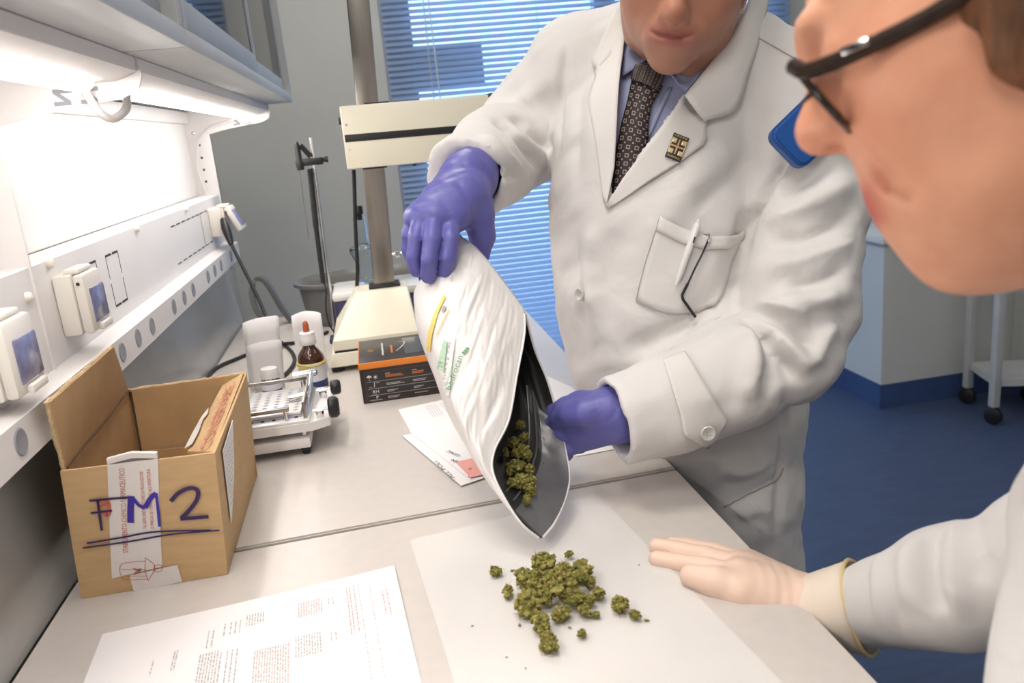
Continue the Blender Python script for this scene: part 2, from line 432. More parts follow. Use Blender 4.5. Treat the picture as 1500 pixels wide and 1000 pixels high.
for yy in [0.879, 0.953, 1.307, 1.663]:
    q = (XP+0.000, yy*RS, 1.249 if yy > 0.9 else 1.222)
    MB().lathe([(0, 0), (0, 0.0062), (0.004, 0.0062), (0.0075, 0.0045), (0.009, 0)], (XP-0.001, yy*RS, q[2]), (XP+1, yy*RS, q[2]), n=18).build('panel_screw', M_cream, rack)
# knock-out slots pressed into the panel
def slot_line(pts, wd_):
    a, b = [np.array((XP+0.0006, p[0]*RS, 1.36+(p[1]-1.36)*RS)) for p in pts]
    mb = MB(); d = b-a; L = np.linalg.norm(d); d /= L; nrm = np.array([0, -d[2], d[1]])*wd_/2
    t = np.array([0.0006, 0, 0])
    mb.add([a-nrm, b-nrm, b+nrm, a+nrm, a-nrm-t, b-nrm-t, b+nrm-t, a+nrm-t], [(0, 1, 2, 3), (0, 4, 5, 1), (1, 5, 6, 2), (2, 6, 7, 3), (3, 7, 4, 0), (7, 6, 5, 4)])
    mb.build('knockout_slot', M_dark, rack)
def knockout(ya, yb, zt, zb):
    for z_ in (zt, zb):
        mid = (ya+yb)/2
        slot_line([(ya, z_), (mid-0.003, z_)], 0.0030); slot_line([(mid+0.003, z_), (yb, z_)], 0.0030)
    for y_ in (ya, yb):
        zm = (zt+zb)/2
        slot_line([(y_, zt), (y_, zm+0.003)], 0.0007); slot_line([(y_, zm-0.003), (y_, zb)], 0.0007)
knockout(1.143, 1.198, 1.2435, 1.1765)
knockout(1.045, 1.102, 1.2435, 1.1765)
for k in range(8):
    y_ = 1.525+k*0.045
    slot_line([(y_, 1.243), (y_+0.03, 1.243)], 0.0022); slot_line([(y_, 1.1768), (y_+0.03, 1.1768)], 0.0022)
slot_line([(1.79, 1.243), (1.79, 1.177)], 0.0006)
def upright(yb, near):
    xr, xl = -0.397, -0.464
    up = MB().mm((xl, yb, 1.05), (xr, yb+0.004, 1.47), 0.001).build('upright', M_white, rack)
    for k, z_ in enumerate((1.385, 1.352, 1.321, 1.29)):
        MB().lathe([(0, 0), (0.0008, 0.0032), (0, 0.0034)], ((xl+xr)/2+0.004, yb-0.0002, z_), ((xl+xr)/2+0.004, yb-1, z_), n=12).build('hole', M_dark, up)
    # bracket arm carrying lamp and cabinet, with its cut-out logo
    arm = [(-0.459, 1.472), (-0.236, 1.472), (-0.234, 1.452), (-0.240, 1.436), (-0.262, 1.428), (-0.30, 1.425), (-0.36, 1.417), (-0.40, 1.409), (-0.459, 1.405)]
    a = MB().prism(arm, 'y', yb-0.004, yb).build('bracket_arm', M_white, rack)
    for x_, z_ in ((-0.446, 1.444), (-0.436, 1.416)):
        MB().lathe([(0, 0), (0, 0.0052), (0.003, 0.0045), (0.0045, 0)], (x_, yb-0.004, z_), (x_, yb-1, z_), n=16).build('screw', M_chrome, a)
    lg = MB()
    for ox, fl in ((-0.330, 1), (-0.302, 1)):
        lg.add([(ox+q*0.9, yb-0.0045, z_) for q, z_ in ((0, 1.4440), (0.022, 1.4440), (0.022, 1.4395), (0.008, 1.4395), (0.019, 1.4310), (0.019, 1.4265), (-0.001, 1.4265), (-0.001, 1.431), (0.011, 1.431), (0, 1.440))], [tuple(range(10))])
    lg.build('logo_cutout', M_plug, a, smooth=0, recalc=False)
upright(1.022, True); upright(2.331, False)
# ------------------------------------------------------------------ lamps and cabinets over the bench
M_strip = mat('led_strip_diffuser', (0.95, 0.93, 0.9), 0.4, emit=(1.0, 0.93, 0.88), estr=27.0)
def led_lamp(y0, y1, s0, s1, label):
    e = empty('strip_lamp', (-0.30, (y0+y1)/2, 1.45), label, 'lamp', 'strip lamps under the wall cabinets')
    pr = [(-0.238, 1.4715), (-0.238, 1.4565), (-0.262, 1.4475), (-0.312, 1.4475), (-0.350, 1.460), (-0.350, 1.4715)]
    MB().prism(pr, 'y', y0, y1).build('lamp_housing', M_white, e)
    n = 10; vs = []
    for yy in (s0, s1):
        for k in range(n+1):
            a = PI*k/n; vs.append((-0.286+0.0135*math.cos(a), yy, 1.4475-0.012*math.sin(a)))
    fs = [(k, k+1, n+2+k, n+1+k) for k in range(n)]+[tuple(range(n+1)), tuple(range(2*n+1, n, -1))]
    mb = MB(); mb.add(vs, fs)
    mb.build('led_tube', M_strip, e, smooth=60)
    return e
l1 = led_lamp(1.024, 2.325, 1.13, 2.29, 'bright strip lamp under the far wall cabinet')
l2 = led_lamp(-0.20, 1.0155, -0.10, 0.975, 'bright strip lamp under the near wall cabinet')
# white feed cables
MB().tube(spline([(-0.30, 2.29, 1.445), (-0.34, 2.30, 1.437), (-0.39, 2.31, 1.425), (-0.425, 2.315, 1.39), (-0.44, 2.318, 1.33), (-0.432, 2.32, 1.27), (-0.43, 2.32, 1.25)], 6), 0.0026, 8).build('feed_cable', M_white, l1)
MB().tube(spline([(-0.290, 0.985, 1.446), (-0.292, 1.0, 1.442), (-0.290, 1.012, 1.428), (-0.285, 1.02, 1.415), (-0.277, 1.035, 1.409), (-0.268, 1.06, 1.420), (-0.266, 1.07, 1.440)], 6), 0.0048, 10).build('feed_cable', M_white, l2)

M_pane = bpy.data.materials.new('cabinet_glass'); M_pane.use_nodes = True
nt = M_pane.node_tree; nt.nodes.clear()
o_ = nt.nodes.new('ShaderNodeOutputMaterial'); mx = nt.nodes.new('ShaderNodeMixShader'); tr = nt.nodes.new('ShaderNodeBsdfTransparent')
tr.inputs[0].default_value = (0.72, 0.78, 0.8, 1)
gl = nt.nodes.new('ShaderNodeBsdfGlossy'); gl.inputs['Roughness'].default_value = 0.03
fz = nt.nodes.new('ShaderNodeFresnel'); fz.inputs[0].default_value = 1.5
nt.links.new(fz.outputs[0], mx.inputs[0]); nt.links.new(tr.outputs[0], mx.inputs[1]); nt.links.new(gl.outputs[0], mx.inputs[2]); nt.links.new(mx.outputs[0], o_.inputs[0])
M_inner = mat('cabinet_inside', (0.46, 0.48, 0.48), 0.6, var=0.03)
def wall_cabinet(y0, y1, label):
    e = empty('wall_cabinet', (-0.31, (y0+y1)/2, 1.472), label, 'cabinet', 'wall cabinets over the bench')
    xf, xb, z0, z1 = -0.172, -0.455, 1.4725, 1.98
    MB().mm((xb, y0, z0), (xf, y1, z0+0.02), 0.0012).build('bottom_panel', M_cab, e)
    MB().mm((xb, y0, z1-0.02), (xf, y1, z1), 0.0012).build('top_panel', M_cab, e)
    MB().mm((xb, y0, z0+0.02), (xb+0.012, y1, z1-0.02)).build('back_panel', M_inner, e)
    for yy in (y0, y1-0.018): MB().mm((xb+0.012, yy, z0+0.02), (xf, yy+0.018, z1-0.02), 0.001).build('end_panel', M_cab, e)
    MB().mm((xb+0.012, y0+0.018, 1.72), (xf-0.05, y1-0.018, 1.735)).build('shelf', M_inner, e)
    half = (y1-y0)/2
    for k in range(2):
        ya, yb = (y0+0.019, y0+half+0.02) if k == 0 else (y0+half-0.02, y1-0.019)
        xx = xf-0.006-0.010*k
        d = MB()
        d.mm((xx-0.008, ya, z0+0.021), (xx, yb, z0+0.058), 0.001); d.mm((xx-0.008, ya, z1-0.055), (xx, yb, z1-0.021), 0.001)
        d.mm((xx-0.008, ya, z0+0.058), (xx, ya+0.022, z1-0.055), 0.001); d.mm((xx-0.008, yb-0.022, z0+0.058), (xx, yb, z1-0.055), 0.001)
        o = d.build('sliding_door', M_cabgrey, e)
        MB().mm((xx-0.006, ya+0.02, z0+0.056), (xx-0.003, yb-0.02, z1-0.053)).build('pane', M_pane, o)
    return e
wall_cabinet(0.980, 2.345, 'grey wall cabinet with glass sliding doors, far one')
wall_cabinet(-0.40, 0.972, 'grey wall cabinet cut by the top left corner, nearest one')
wc = bpy.data.materials['cabinet_laminate']

# ------------------------------------------------------------------ socket boxes on the panel
def socket_box(y0, y1, z0, z1, dep, label, lid_open=0.0):
    e = empty('socket_box', (XP, (y0+y1)/2, z0), label, 'socket', 'socket boxes on the panel')
    xa = XP; xm = XP+dep*0.62; xb = XP+dep
    MB().mm((xa, y0, z0), (xm, y1, z1), 0.004).build('back_box', M_cream, e)
    if lid_open == 0:
        MB().mm((xm, y0+0.001, z0+0.001), (xb, y1-0.001, z1-0.001), 0.005).build('lid_frame', M_cream, e)
        w_ = MB().mm((xb-0.003, y0+0.013, z0+0.012), (xb+0.0022, y1-0.005, z1-0.020), 0.003).build('lid_window', M_violet, e)
        MB().mm((xb-0.001, y0+0.022, z0+0.001), (xb+0.006, y1-0.012, z0+0.010), 0.002).build('latch', M_cream, e)
    else:
        MB().mm((xm, y0+0.002, z0+0.002), (xm+0.006, y1-0.002, z1-0.002), 0.002).build('lid_frame', M_cream, e)
        R_ = Matrix.Rotation(-lid_open, 3, 'Y')
        h = z1-z0
        cz = np.array((xm+0.008, (y0+y1)/2, z1))
        off = np.array(R_ @ Vector((0.004, 0, -h/2)))
        lid = MB().box(cz+off, (0.012, y1-y0, h*0.94), 0.003, M=R_).build('open_lid', M_cream, e)
        off2 = np.array(R_ @ Vector((0.0105, 0, -h*0.52)))
        MB().box(cz+off2, (0.003, (y1-y0)*0.7, h*0.62), 0.001, M=R_).build('lid_window', M_violet, lid)
        MB().mm((xm+0.004, (y0+y1)/2-0.02, z0+0.02), (xm+0.009, (y0+y1)/2+0.02, z1-0.02), 0.002).build('socket_insert', M_white, e)
    t = MB().mm((xm-0.012, y0+0.01, z1-0.001), (xb-0.006, y1-0.01, z1+0.006), 0.003).build('hinge', M_cream, e)
    for yy in (y0,):
        MB().lathe([(0, 0), (0.0004, 0.0022), (0, 0.0024)], (xb-0.007, yy-0.0002, z1-0.012), (xb-0.007, yy-1, z1-0.012), n=10).build('screw_hole', M_dark, e)
    return e
socket_box(1.078, 1.150, 1.155, 1.232, 0.037, 'cream socket box with violet lid, beside the knock-out slots')
socket_box(0.838, 0.912, 1.143, 1.222, 0.036, 'cream socket box with violet lid, cut by the left photo edge')
socket_box(2.13, 2.215, 1.160, 1.230, 0.050, 'cream socket box with raised lid and black plug, at the panel end', lid_open=0.42)

# black mains cable: plug, hanging run and loop on the worktop
cab = empty('power_cable', (-0.33, 2.1, 0.9), 'black mains cable plugged into the far socket and looped on the worktop', 'cable')
q0 = ony(331, 335, 2.10); q1 = ony(339, 358, 2.08)
MB().tube([ony(327, 322, 2.125), q0, ony(336, 349, 2.09), q1], [0.008, 0.011, 0.009, 0.006], 10).build('plug', M_black, cab)
path = [q1, ony(357, 394, 2.04), ony(376, 432, 1.98), ony(389, 462, 1.93), ony(399, 486, 1.89), onz(414, 503, .9045), onz(428, 516, .9045), onz(431, 530, .9045), onz(420, 546, .9045), onz(398, 560, .9045), onz(365, 563, .9045), onz(330, 565, .9045), onz(309, 560, .9045), onz(307, 549, .9045), onz(320, 537, .9045), onz(345, 526, .9045), onz(375, 514, .9045), onz(405, 505, .9125), onz(430, 502, .9045), onz(455, 497, .9045), onz(480, 486, .9045)]
MB().tube(spline(path, 7), 0.0042, 10).build('cord', M_rubber, cab)

# ------------------------------------------------------------------ cardboard box
bx = empty('cardboard_box', (-0.285, 1.02, 0.9), 'open brown cardboard box marked FM 2 in marker pen', 'box')
t = 0.0032
A = np.array((-0.3725, 0.880, 0.9005)); B = np.array((-0.2155, 0.880, 0.9005))      # front bottom corners
At = np.array((-0.3600, 0.876, 1.0525)); Bt = np.array((-0.2030, 0.877, 1.0475))
D0 = np.array((-0.375, 1.165, 0.9005)); E0 = np.array((-0.218, 1.165, 0.9005))
Dt = np.array((-0.372, 1.175, 1.052)); Et = np.array((-0.207, 1.170, 1.055))
def slab(mb, q, nrm, th, nx=1, ny=1, wob=0.0, seed=0):
    """a board with corners q (a,b,c,d) thickened by th along nrm; gently bowed"""
    rng = random.Random(seed)
    a, b, c, d = [np.asarray(k, float) for k in q]; nrm = np.asarray(nrm, float); nrm = nrm/np.linalg.norm(nrm)
    vs = []
    for s in (0, 1):
        for j in range(ny+1):
            for i in range(nx+1):
                u, v = i/nx, j/ny
                p = (a*(1-u)+b*u)*(1-v)+(d*(1-u)+c*u)*v
                p = p+nrm*(wob*math.sin(PI*u)*math.sin(PI*v*0.9+0.1)+s*th)
                vs.append(p)
    n = (nx+1)*(ny+1); fs = []
    for j in range(ny):
        for i in range(nx):
            k = j*(nx+1)+i
            fs += [(k, k+1, k+nx+2, k+nx+1), (n+k, n+k+nx+1, n+k+nx+2, n+k+1)]
    ring = [i for i in range(nx+1)]+[(j)*(nx+1)+nx for j in range(1, ny+1)]+[ny*(nx+1)+i for i in range(nx-1, -1, -1)]+[j*(nx+1) for j in range(ny-1, 0, -1)]
    for k in range(len(ring)):
        a_, b_ = ring[k], ring[(k+1) % len(ring)]
        fs.append((a_, n+a_, n+b_, b_))
    mb.add(vs, fs); return mb
slab(MB(), (A, B, Bt, At), (0, 1, 0), t, 6, 4, -0.002).build('front_wall', M_card, bx)
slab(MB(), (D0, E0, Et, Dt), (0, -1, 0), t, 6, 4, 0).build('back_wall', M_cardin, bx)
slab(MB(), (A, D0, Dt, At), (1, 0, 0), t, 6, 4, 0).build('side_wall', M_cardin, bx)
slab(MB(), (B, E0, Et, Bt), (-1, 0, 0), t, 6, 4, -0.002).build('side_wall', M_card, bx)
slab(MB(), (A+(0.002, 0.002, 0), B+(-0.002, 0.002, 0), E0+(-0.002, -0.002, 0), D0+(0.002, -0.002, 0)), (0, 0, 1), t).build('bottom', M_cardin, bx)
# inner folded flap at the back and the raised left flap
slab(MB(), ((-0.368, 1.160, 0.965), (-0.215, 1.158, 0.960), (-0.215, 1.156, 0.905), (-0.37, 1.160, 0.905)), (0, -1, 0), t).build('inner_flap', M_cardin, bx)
f0 = At+(0.0005, 0.008, 0.0); f1 = Dt+(0.0005, -0.004, 0.0)
slab(MB(), (f0, f1, onx(163, 508, -.352), onx(68, 590, -.352)), (1, 0, 0), t, 8, 6, 0.002).build('flap', M_cardin, bx)
# torn paper liner inside the right wall
M_tape = mat('white_paper_tape', (0.74, 0.70, 0.67), 0.4, var=0.03)
M_redp = mat('red_print', (0.52, 0.13, 0.10), 0.7, var=0.1)
def on_front(u, v, off=0.0012):       # u along the front from left (0..1), v from bottom (0..1)
    p = (A*(1-u)+B*u)*(1-v)+(At*(1-u)+Bt*u)*v
    return p+np.array((0, -off, 0))+np.array((0, -1, 0))*(-0.002*math.sin(PI*u)*math.sin(PI*v*0.9+0.1))*1.0*(-1 if False else 1)*(-1)
def front_patch(uv, nu, nv, off):
    """uv: four (u,v) corners bl, br, tr, tl"""
    vs = []
    for j in range(nv+1):
        for i in range(nu+1):
            a, b = i/nu, j/nv
            q = (np.array(uv[0])*(1-a)+np.array(uv[1])*a)*(1-b)+(np.array(uv[3])*(1-a)+np.array(uv[2])*a)*b
            vs.append(on_front(q[0], q[1], off))
    fs = [(j*(nu+1)+i, j*(nu+1)+i+1, (j+1)*(nu+1)+i+1, (j+1)*(nu+1)+i) for j in range(nv) for i in range(nu)]
    mb = MB(); mb.add(vs, fs); return mb
# pixel helper on the box front
def fuv(px, py):
    v = RAY(px, py); p = CAM+v*((0.8785-CAM[1])/v[1])
    h = (p[2]-0.9005)/(1.05-0.9005)
    l = A*(1-h)+At*h; r = B*(1-h)+Bt*h
    return ((p[0]-l[0])/(r[0]-l[0]), h)
tp = front_patch([fuv(164, 847), fuv(238, 829), fuv(232, 669), fuv(159, 680)], 3, 8, 0.0008).build('paper_tape', M_tape, bx)
front_patch([fuv(196, 868), fuv(267, 852), fuv(260, 826), fuv(190, 842)], 2, 2, 0.0012).build('paper_tape', M_tape, bx)
# tape folded over the rim
mb = MB()
e0 = on_front(*fuv(159, 680), 0.0008); e1 = on_front(*fuv(232, 669), 0.0008)
rim = [(0.0, 0.0), (0.0, 0.006), (0.0048, 0.0065), (0.0056, 0.003), (0.0062, -0.025), (0.0062, -0.030)]
k = len(rim)
mb.add([e0*(1-s)+e1*s+np.array((0, dy, dz+(0.004 if (s == 0.5 and j < 3) else 0))) for s in (0, .5, 1) for j, (dy, dz) in enumerate(rim)],
       [(i*k+j, i*k+j+1, (i+1)*k+j+1, (i+1)*k+j) for i in range(2) for j in range(k-1)])
mb.build('paper_tape', M_tape, bx)
# red print along the tape
def front_text(txt, p0, p1, size, mt, name='tape_print', off=0.0016):
    """lettering that runs from pixel p0 to pixel p1 of the front"""
    a = on_front(*fuv(*p0), off); b = on_front(*fuv(*p1), off)
    ex = b-a; L = np.linalg.norm(ex); ex /= L
    ey = np.cross(np.array((0, -1.0, 0)), ex); ey /= np.linalg.norm(ey)
    mb = MB(); write(mb, txt, size, a, ex, ey, fit=L); mb.build(name, mt, tp, smooth=0, recalc=False)
front_text('STABILIMENTO CHIMICO FARMACEUTICO', (189, 808), (184, 684), 0.0078, M_redp)
front_text('Tel. (055) UNITA MILITARE DI PRODUZIONE', (216, 772), (211, 688), 0.0052, M_redp)
front_text('SI PREGA DI VERIFICARE ALL\'APERTURA', (227, 772), (221, 684), 0.0050, M_redp)
# printed crest: chalice over a triple arch
mb = MB(); o3 = on_front(*fuv(201, 828), 0.0016)
ex = np.array((1, 0, -0.04)); ey = np.array((0.09, 0, 1.0))
R90 = (ey*-1, ex)      # the crest lies on its side
def st(pts, wd_=0.0006): ribbon(mb, [(a, b) for a, b in pts], wd_, o3, ex, ey)
st([(-0.016, -0.013), (-0.018, -0.004), (-0.016, 0.004), (-0.010, 0.006), (0.010, 0.005)]); st([(-0.014, -0.009), (-0.008, -0.011), (0.008, -0.013)])
st([(-0.016, -0.001), (-0.008, -0.003), (0.008, -0.005)]); st([(-0.016, -0.013), (-0.010, -0.015), (0.010, -0.017)])
st([(0.010, 0.009), (0.017, 0.001), (0.018, -0.006), (0.010, -0.019)]); st([(0.010, 0.009), (0.008, -0.006), (0.010, -0.019)])
st([(0.018, -0.002), (0.025, -0.002), (0.025, -0.009), (0.018, -0.009), (0.018, -0.002)])
st([(-0.004, -0.002), (0.003, -0.006), (-0.004, -0.009), (0.004, -0.003)], 0.0012)
mb.build('crest_print', M_redp, tp, smooth=0, recalc=False)
# marker writing FM 2
M_mark = mat('violet_black_marker', (0.035, 0.02, 0.09), 0.6, var=0.2)
M_markb = mat('blue_marker', (0.05, 0.03, 0.30), 0.6, var=0.2)
def mark(pxs, wpx, mt, off=0.0020):
    mb = MB()
    P3 = [on_front(*fuv(a, b), off) for a, b in pxs]
    o = P3[0]; ex_ = np.array((1.0, 0, 0)); ey_ = np.array((0, 0, 1.0))
    pts2 = [((p-o)@ex_, (p-o)@ey_) for p in P3]
    ribbon(mb, pts2, wpx*0.00075, o+np.array((0, min(p[1] for p in P3)-o[1], 0)), ex_, ey_)
    mb.build('marker_writing', mt, bx, smooth=0, recalc=False)
mark([(133, 732), (160, 729), (192, 726)], 3.4, M_mark); mark([(145, 731), (148, 755), (151, 775)], 3.6, M_mark); mark([(135, 750), (150, 748), (166, 746)], 3.2, M_mark)
mark([(194, 724), (193, 745), (193, 763)], 9, M_markb); mark([(196, 726), (205, 737), (214, 741)], 5, M_markb); mark([(214, 741), (222, 727), (230, 719)], 7, M_markb); mark([(230, 719), (233, 745), (235, 768)], 4, M_markb)
mark([(251, 731), (262, 719), (278, 711), (290, 714), (289, 728), (277, 745), (266, 756)], 6, M_mark); mark([(265, 757), (285, 755), (306, 753)], 5.5, M_mark)
mark([(129, 794), (180, 785), (230, 776), (310, 773)], 2.8, M_mark); mark([(123, 801), (190, 791), (250, 780), (322, 773)], 2.6, M_mark)
mark([(146, 738), (160, 734), (160, 752), (150, 747)], 6, M_redp, 0.0017)
# address label on the right wall
def side_pt(y, z): 
    h = (z-0.9005)/0.15; r0 = B*(1-h)+Bt*h
    k = (y-0.88)/0.288; e = E0*(1-h)+Et*h
    return r0*(1-k)+e*k
nx = np.array((1.0, 0.02, 0.1)); nx /= np.linalg.norm(nx)
q = [side_pt(0.912, 1.038), side_pt(0.995, 1.044), side_pt(0.975, 1.0), side_pt(0.965, 0.985), side_pt(0.918, 0.945)]
lb = MB(); lb.add([p+nx*0.0032 for p in q]+[p+nx*0.0022 for p in q], [(0, 1, 2, 3, 4), (9, 8, 7, 6, 5)]+[(i, 5+i, 5+(i+1) % 5, (i+1) % 5) for i in range(5)])
lbo = lb.build('address_label', M_paper, bx, smooth=0)
wr = MB()
for k in range(9):
    z_ = 1.028-k*0.0075; a_ = side_pt(0.918, z_)+nx*0.0040
    ribbon(wr, [(i*0.004, 0.0016*math.sin(i*2.1+k)) for i in range(int(14-k*0.7))], 0.0006, a_, (0, 1, 0.0), (0.09, 0, 1.0))
wr.build('handwriting', M_ink, lbo, smooth=0, recalc=False)
# right flap folded down inside, with its print and a torn strip of tape
g0 = side_pt(0.886, 1.047)-np.array((0.0035, 0, 0)); g1 = side_pt(1.160, 1.051)-np.array((0.0035, 0, 0)); g2 = onz(326, 566, 1.040); g3 = onz(274, 664, 1.026)
rf = slab(MB(), (g0, g1, g2, g3), (0.25, 0, 0.97), 0.003, 6, 3, 0.001).build('inner_flap', M_card, bx)
gex = (g1-g0)/np.linalg.norm(g1-g0); gey = (g3-g0)-gex*((g3-g0)@gex); gey /= np.linalg.norm(gey); gn = np.cross(gex, gey); gn = gn if gn[2] > 0 else -gn
mb = MB(); write(mb, 'CONSERVARE', 0.022, g0+gex*0.020+gey*0.004+gn*0.0055, gex, gey, fit=0.22); mb.build('carton_print', M_redp, rf, smooth=0, recalc=False)
tq = [g3+gex*0.004, g3+gex*0.05+gey*-0.001, g3+gex*0.10-gey*0.004, g3+gex*0.125-gey*0.010, g3+gex*0.10-gey*0.014, g3+gex*0.085-gey*0.009, g3+gex*0.04-gey*0.012, g3+gex*0.004-gey*0.010]
tq = [q_+gn*0.006 for q_ in tq]; lb = MB(); lb.add(tq+[q_-gn*0.0008 for q_ in tq], [tuple(range(8)), tuple(range(15, 7, -1))]+[(k, 8+k, 8+(k+1) % 8, (k+1) % 8) for k in range(8)]); lb.build('torn_tape', M_tape, rf, smooth=0)
M_slit_shadow = mat('slit_shadow_brown', (0.10, 0.06, 0.03), 0.9, var=0.2)  # dark tubes paint the shade in the flap fold and corner gap
cr_ = [(f0*(1-t_)+f1*t_)+np.array((0.0042, 0, 0.0012*math.sin(9*t_))) for t_ in np.linspace(0, 1, 14)]
MB().tube(cr_, 0.0011, 6).build('crease_shadow', M_slit_shadow, bx)
MB().tube([Dt+(0.006, -0.0045, -0.002), (Dt*0.5+D0*0.5)+(0.006, -0.0045, 0), D0+(0.006, -0.0045, 0.004)], 0.0016, 6).build('crease_shadow', M_slit_shadow, bx)
# frayed rims of corrugated board
M_fray = mat('torn_board_edge', (0.60, 0.45, 0.26), 0.95, var=0.2, scale=80)
rg = random.Random(3)
for a_, b_ in ((onx(163, 508, -.352), onx(68, 590, -.352)), (Dt, Et), (f0, onx(68, 590, -.352))):
    pts_ = [a_*(1-t_)+b_*t_+np.array((rg.uniform(-.0006, .0006), rg.uniform(-.0008, .0008), rg.uniform(-.0010, .0012))) for t_ in np.linspace(0, 1, 26)]
    MB().tube(pts_, [0.0016+rg.uniform(0, 0.0012) for _ in pts_], 6).build('torn_edge', M_fray, bx)
# ------------------------------------------------------------------ copy-stand instrument
ins = empty('instrument_stand', (-0.02, 1.78, 0.9), 'ivory laboratory stand with steel column and wide cross head with black stripe', 'instrument')
pl = MB()
def frustum(mb, r0, z0, r1, z1):
    a = [(r0[0], r0[2], z0), (r0[1], r0[2], z0), (r0[1], r0[3], z0), (r0[0], r0[3], z0)]
    b = [(r1[0], r1[2], z1), (r1[1], r1[2], z1), (r1[1], r1[3], z1), (r1[0], r1[3], z1)]
    mb.add(a+b, [(3, 2, 1, 0), (4, 5, 6, 7), (0, 1, 5, 4), (1, 2, 6, 5), (2, 3, 7, 6), (3, 0, 4, 7)])
def soft(mb, off=0.004):
    bm = bmesh.new(); me = mb.mesh('t', 0); bm.from_mesh(me); bpy.data.meshes.remove(me)
    bmesh.ops.bevel(bm, geom=list(bm.edges), offset=off, segments=3, affect='EDGES', profile=0.6)
    m2 = MB(); m2.bm(bm); return m2
frustum(pl, (-0.133, 0.075, 1.663, 1.885), 0.912, (-0.122, 0.068, 1.668, 1.885), 0.942)
soft(pl).build('plinth', M_ivory, ins)
MB().mm((-0.116, 1.669, 0.941), (0.060, 1.885, 0.946)).build('shadow_gap', M_black, ins)
bd = MB(); frustum(bd, (-0.118, 0.062, 1.667, 1.888), 0.9455, (-0.116, 0.060, 1.669, 1.888), 0.968); soft(bd, 0.003).build('base_body', M_ivory, ins)
bd = MB(); frustum(bd, (-0.1165, 0.0605, 1.6685, 1.888), 0.9665, (-0.062, 0.053, 1.80, 1.888), 1.038); soft(bd, 0.004).build('base_hood', M_ivory, ins)
for x_, y_ in ((-0.115, 1.685), (0.055, 1.685), (-0.115, 1.865), (0.055, 1.865)):
    MB().lathe([(0, 0), (0, 0.013), (0.011, 0.014), (0.013, 0)], (x_, y_, 0.900), n=16).build('rubber_foot', M_rubber, ins)
c0 = np.array((0.0025, 1.845, 1.03)); c1 = np.array((0.043, 1.845, 2.05)); d_ = (c1-c0)/np.linalg.norm(c1-c0)
tl_ = Matrix.Rotation(math.atan2(d_[0], d_[2]), 3, 'Y')
MB().box((c0+c1)/2, (0.046, 0.040, np.linalg.norm(c1-c0)), 0.0025, M=tl_).build('column', M_steel, ins)
for z_ in (1.034,): MB().box((0.003, 1.845, z_+0.006), (0.070, 0.058, 0.010), 0.004).build('collar', M_black, ins)
xl, xr, yf, yb, zb, zt = -0.041, 0.272, 1.795, 1.90, 1.300, 1.4285
hm = Matrix.Rotation(math.radians(0.6), 3, 'Y')
hc = np.array(((xl+xr)/2, (yf+yb)/2, (zb+zt)/2))
def hbox(lo, hi, r):
    lo = np.array(lo, float); hi = np.array(hi, float); c = (lo+hi)/2
    cc = hc+np.array(hm @ Vector(c-hc)); return MB().box(cc, hi-lo, r, M=hm)
hh = hbox((xl, yf, zb), (xr, yb, zt), 0.003).build('head_housing', M_ivory, ins)
hbox((xl+0.003, yf-0.0012, 1.3555), (xr-0.001, yf+0.004, 1.3705), 0.0006).build('head_stripe', M_black, ins)
hbox((xr-0.001, yf-0.001, 1.374), (xr+0.020, yb+0.002, 1.432), 0.005).build('head_end_cap', M_black, ins)
for z_ in (1.300, 1.4285):
    hbox((-0.013+0.02*(z_-1.3)/0.13+0.003, 1.817, z_-0.004), (0.043+0.02*(z_-1.3)/0.13, 1.873, z_+0.004), 0.002).build('collar', M_black, ins)
for z_ in (1.390, 1.3385):
    MB().lathe([(0, 0), (0, 0.0026), (0.001, 0.002), (0.0006, 0)], (xl+0.010, yf, z_+0.002), (xl+0.010, yf-1, z_), n=12).build('screw', M_chrome, hh)
MB().cyl((xl-0.006, 1.85, 1.402), (xl+0.001, 1.85, 1.402), 0.008, n=14).build('side_knob', M_black, ins)
MB().tube(spline([(-0.030, 1.87, 1.297), (-0.035, 1.875, 1.25), (-0.045, 1.88, 1.16), (-0.052, 1.885, 1.08), (-0.060, 1.893, 1.03), (-0.058, 1.896, 1.0)], 6), 0.0045, 10).build('signal_cable', M_rubber, ins)
for k in range(4): MB().box((0.10+0.035*k, 1.80+0.006, 1.297), (0.008, 0.006, 0.004), 0.001).build('vent_tab', M_black, ins)

# hotplate stirrer with support rod, clamp and probe
M_navy = mat('navy_plastic', (0.045, 0.045, 0.11), 0.4, var=0.08)
M_plate = mat('white_ceramic', (0.72, 0.71, 0.70), 0.25, var=0.02, coat=0.3)
hp = empty('hotplate_stirrer', (-0.015, 1.98, 0.9), 'navy hotplate stirrer with white ceramic top behind the ivory stand', 'hotplate')
MB().mm((-0.118, 1.905, 0.900), (0.086, 2.060, 1.004), 0.010).build('heater_body', M_navy, hp)
MB().mm((-0.121, 1.900, 1.002), (0.089, 2.066, 1.023), 0.009).build('ceramic_top', M_plate, hp)
pr = empty('probe_stand', (-0.128, 1.95, 0.9), 'slim steel rod with black clamp, coiled lead and thin probe', 'probe')
MB().cyl((-0.128, 1.95, 0.900), (-0.116, 1.95, 1.374), 0.0042, n=14).build('support_rod', M_chrome, pr)
MB().box((-0.132, 1.95, 0.906), (0.020, 0.05, 0.012), 0.003).build('rod_foot', M_navy, pr)
MB().box((-0.120, 1.945, 1.322), (0.048, 0.018, 0.016), 0.003).build('clamp_boss', M_black, pr)
MB().cyl((-0.098, 1.945, 1.324), (-0.085, 1.945, 1.324), 0.004, 0.0075, n=12).build('clamp_screw', M_black, pr)
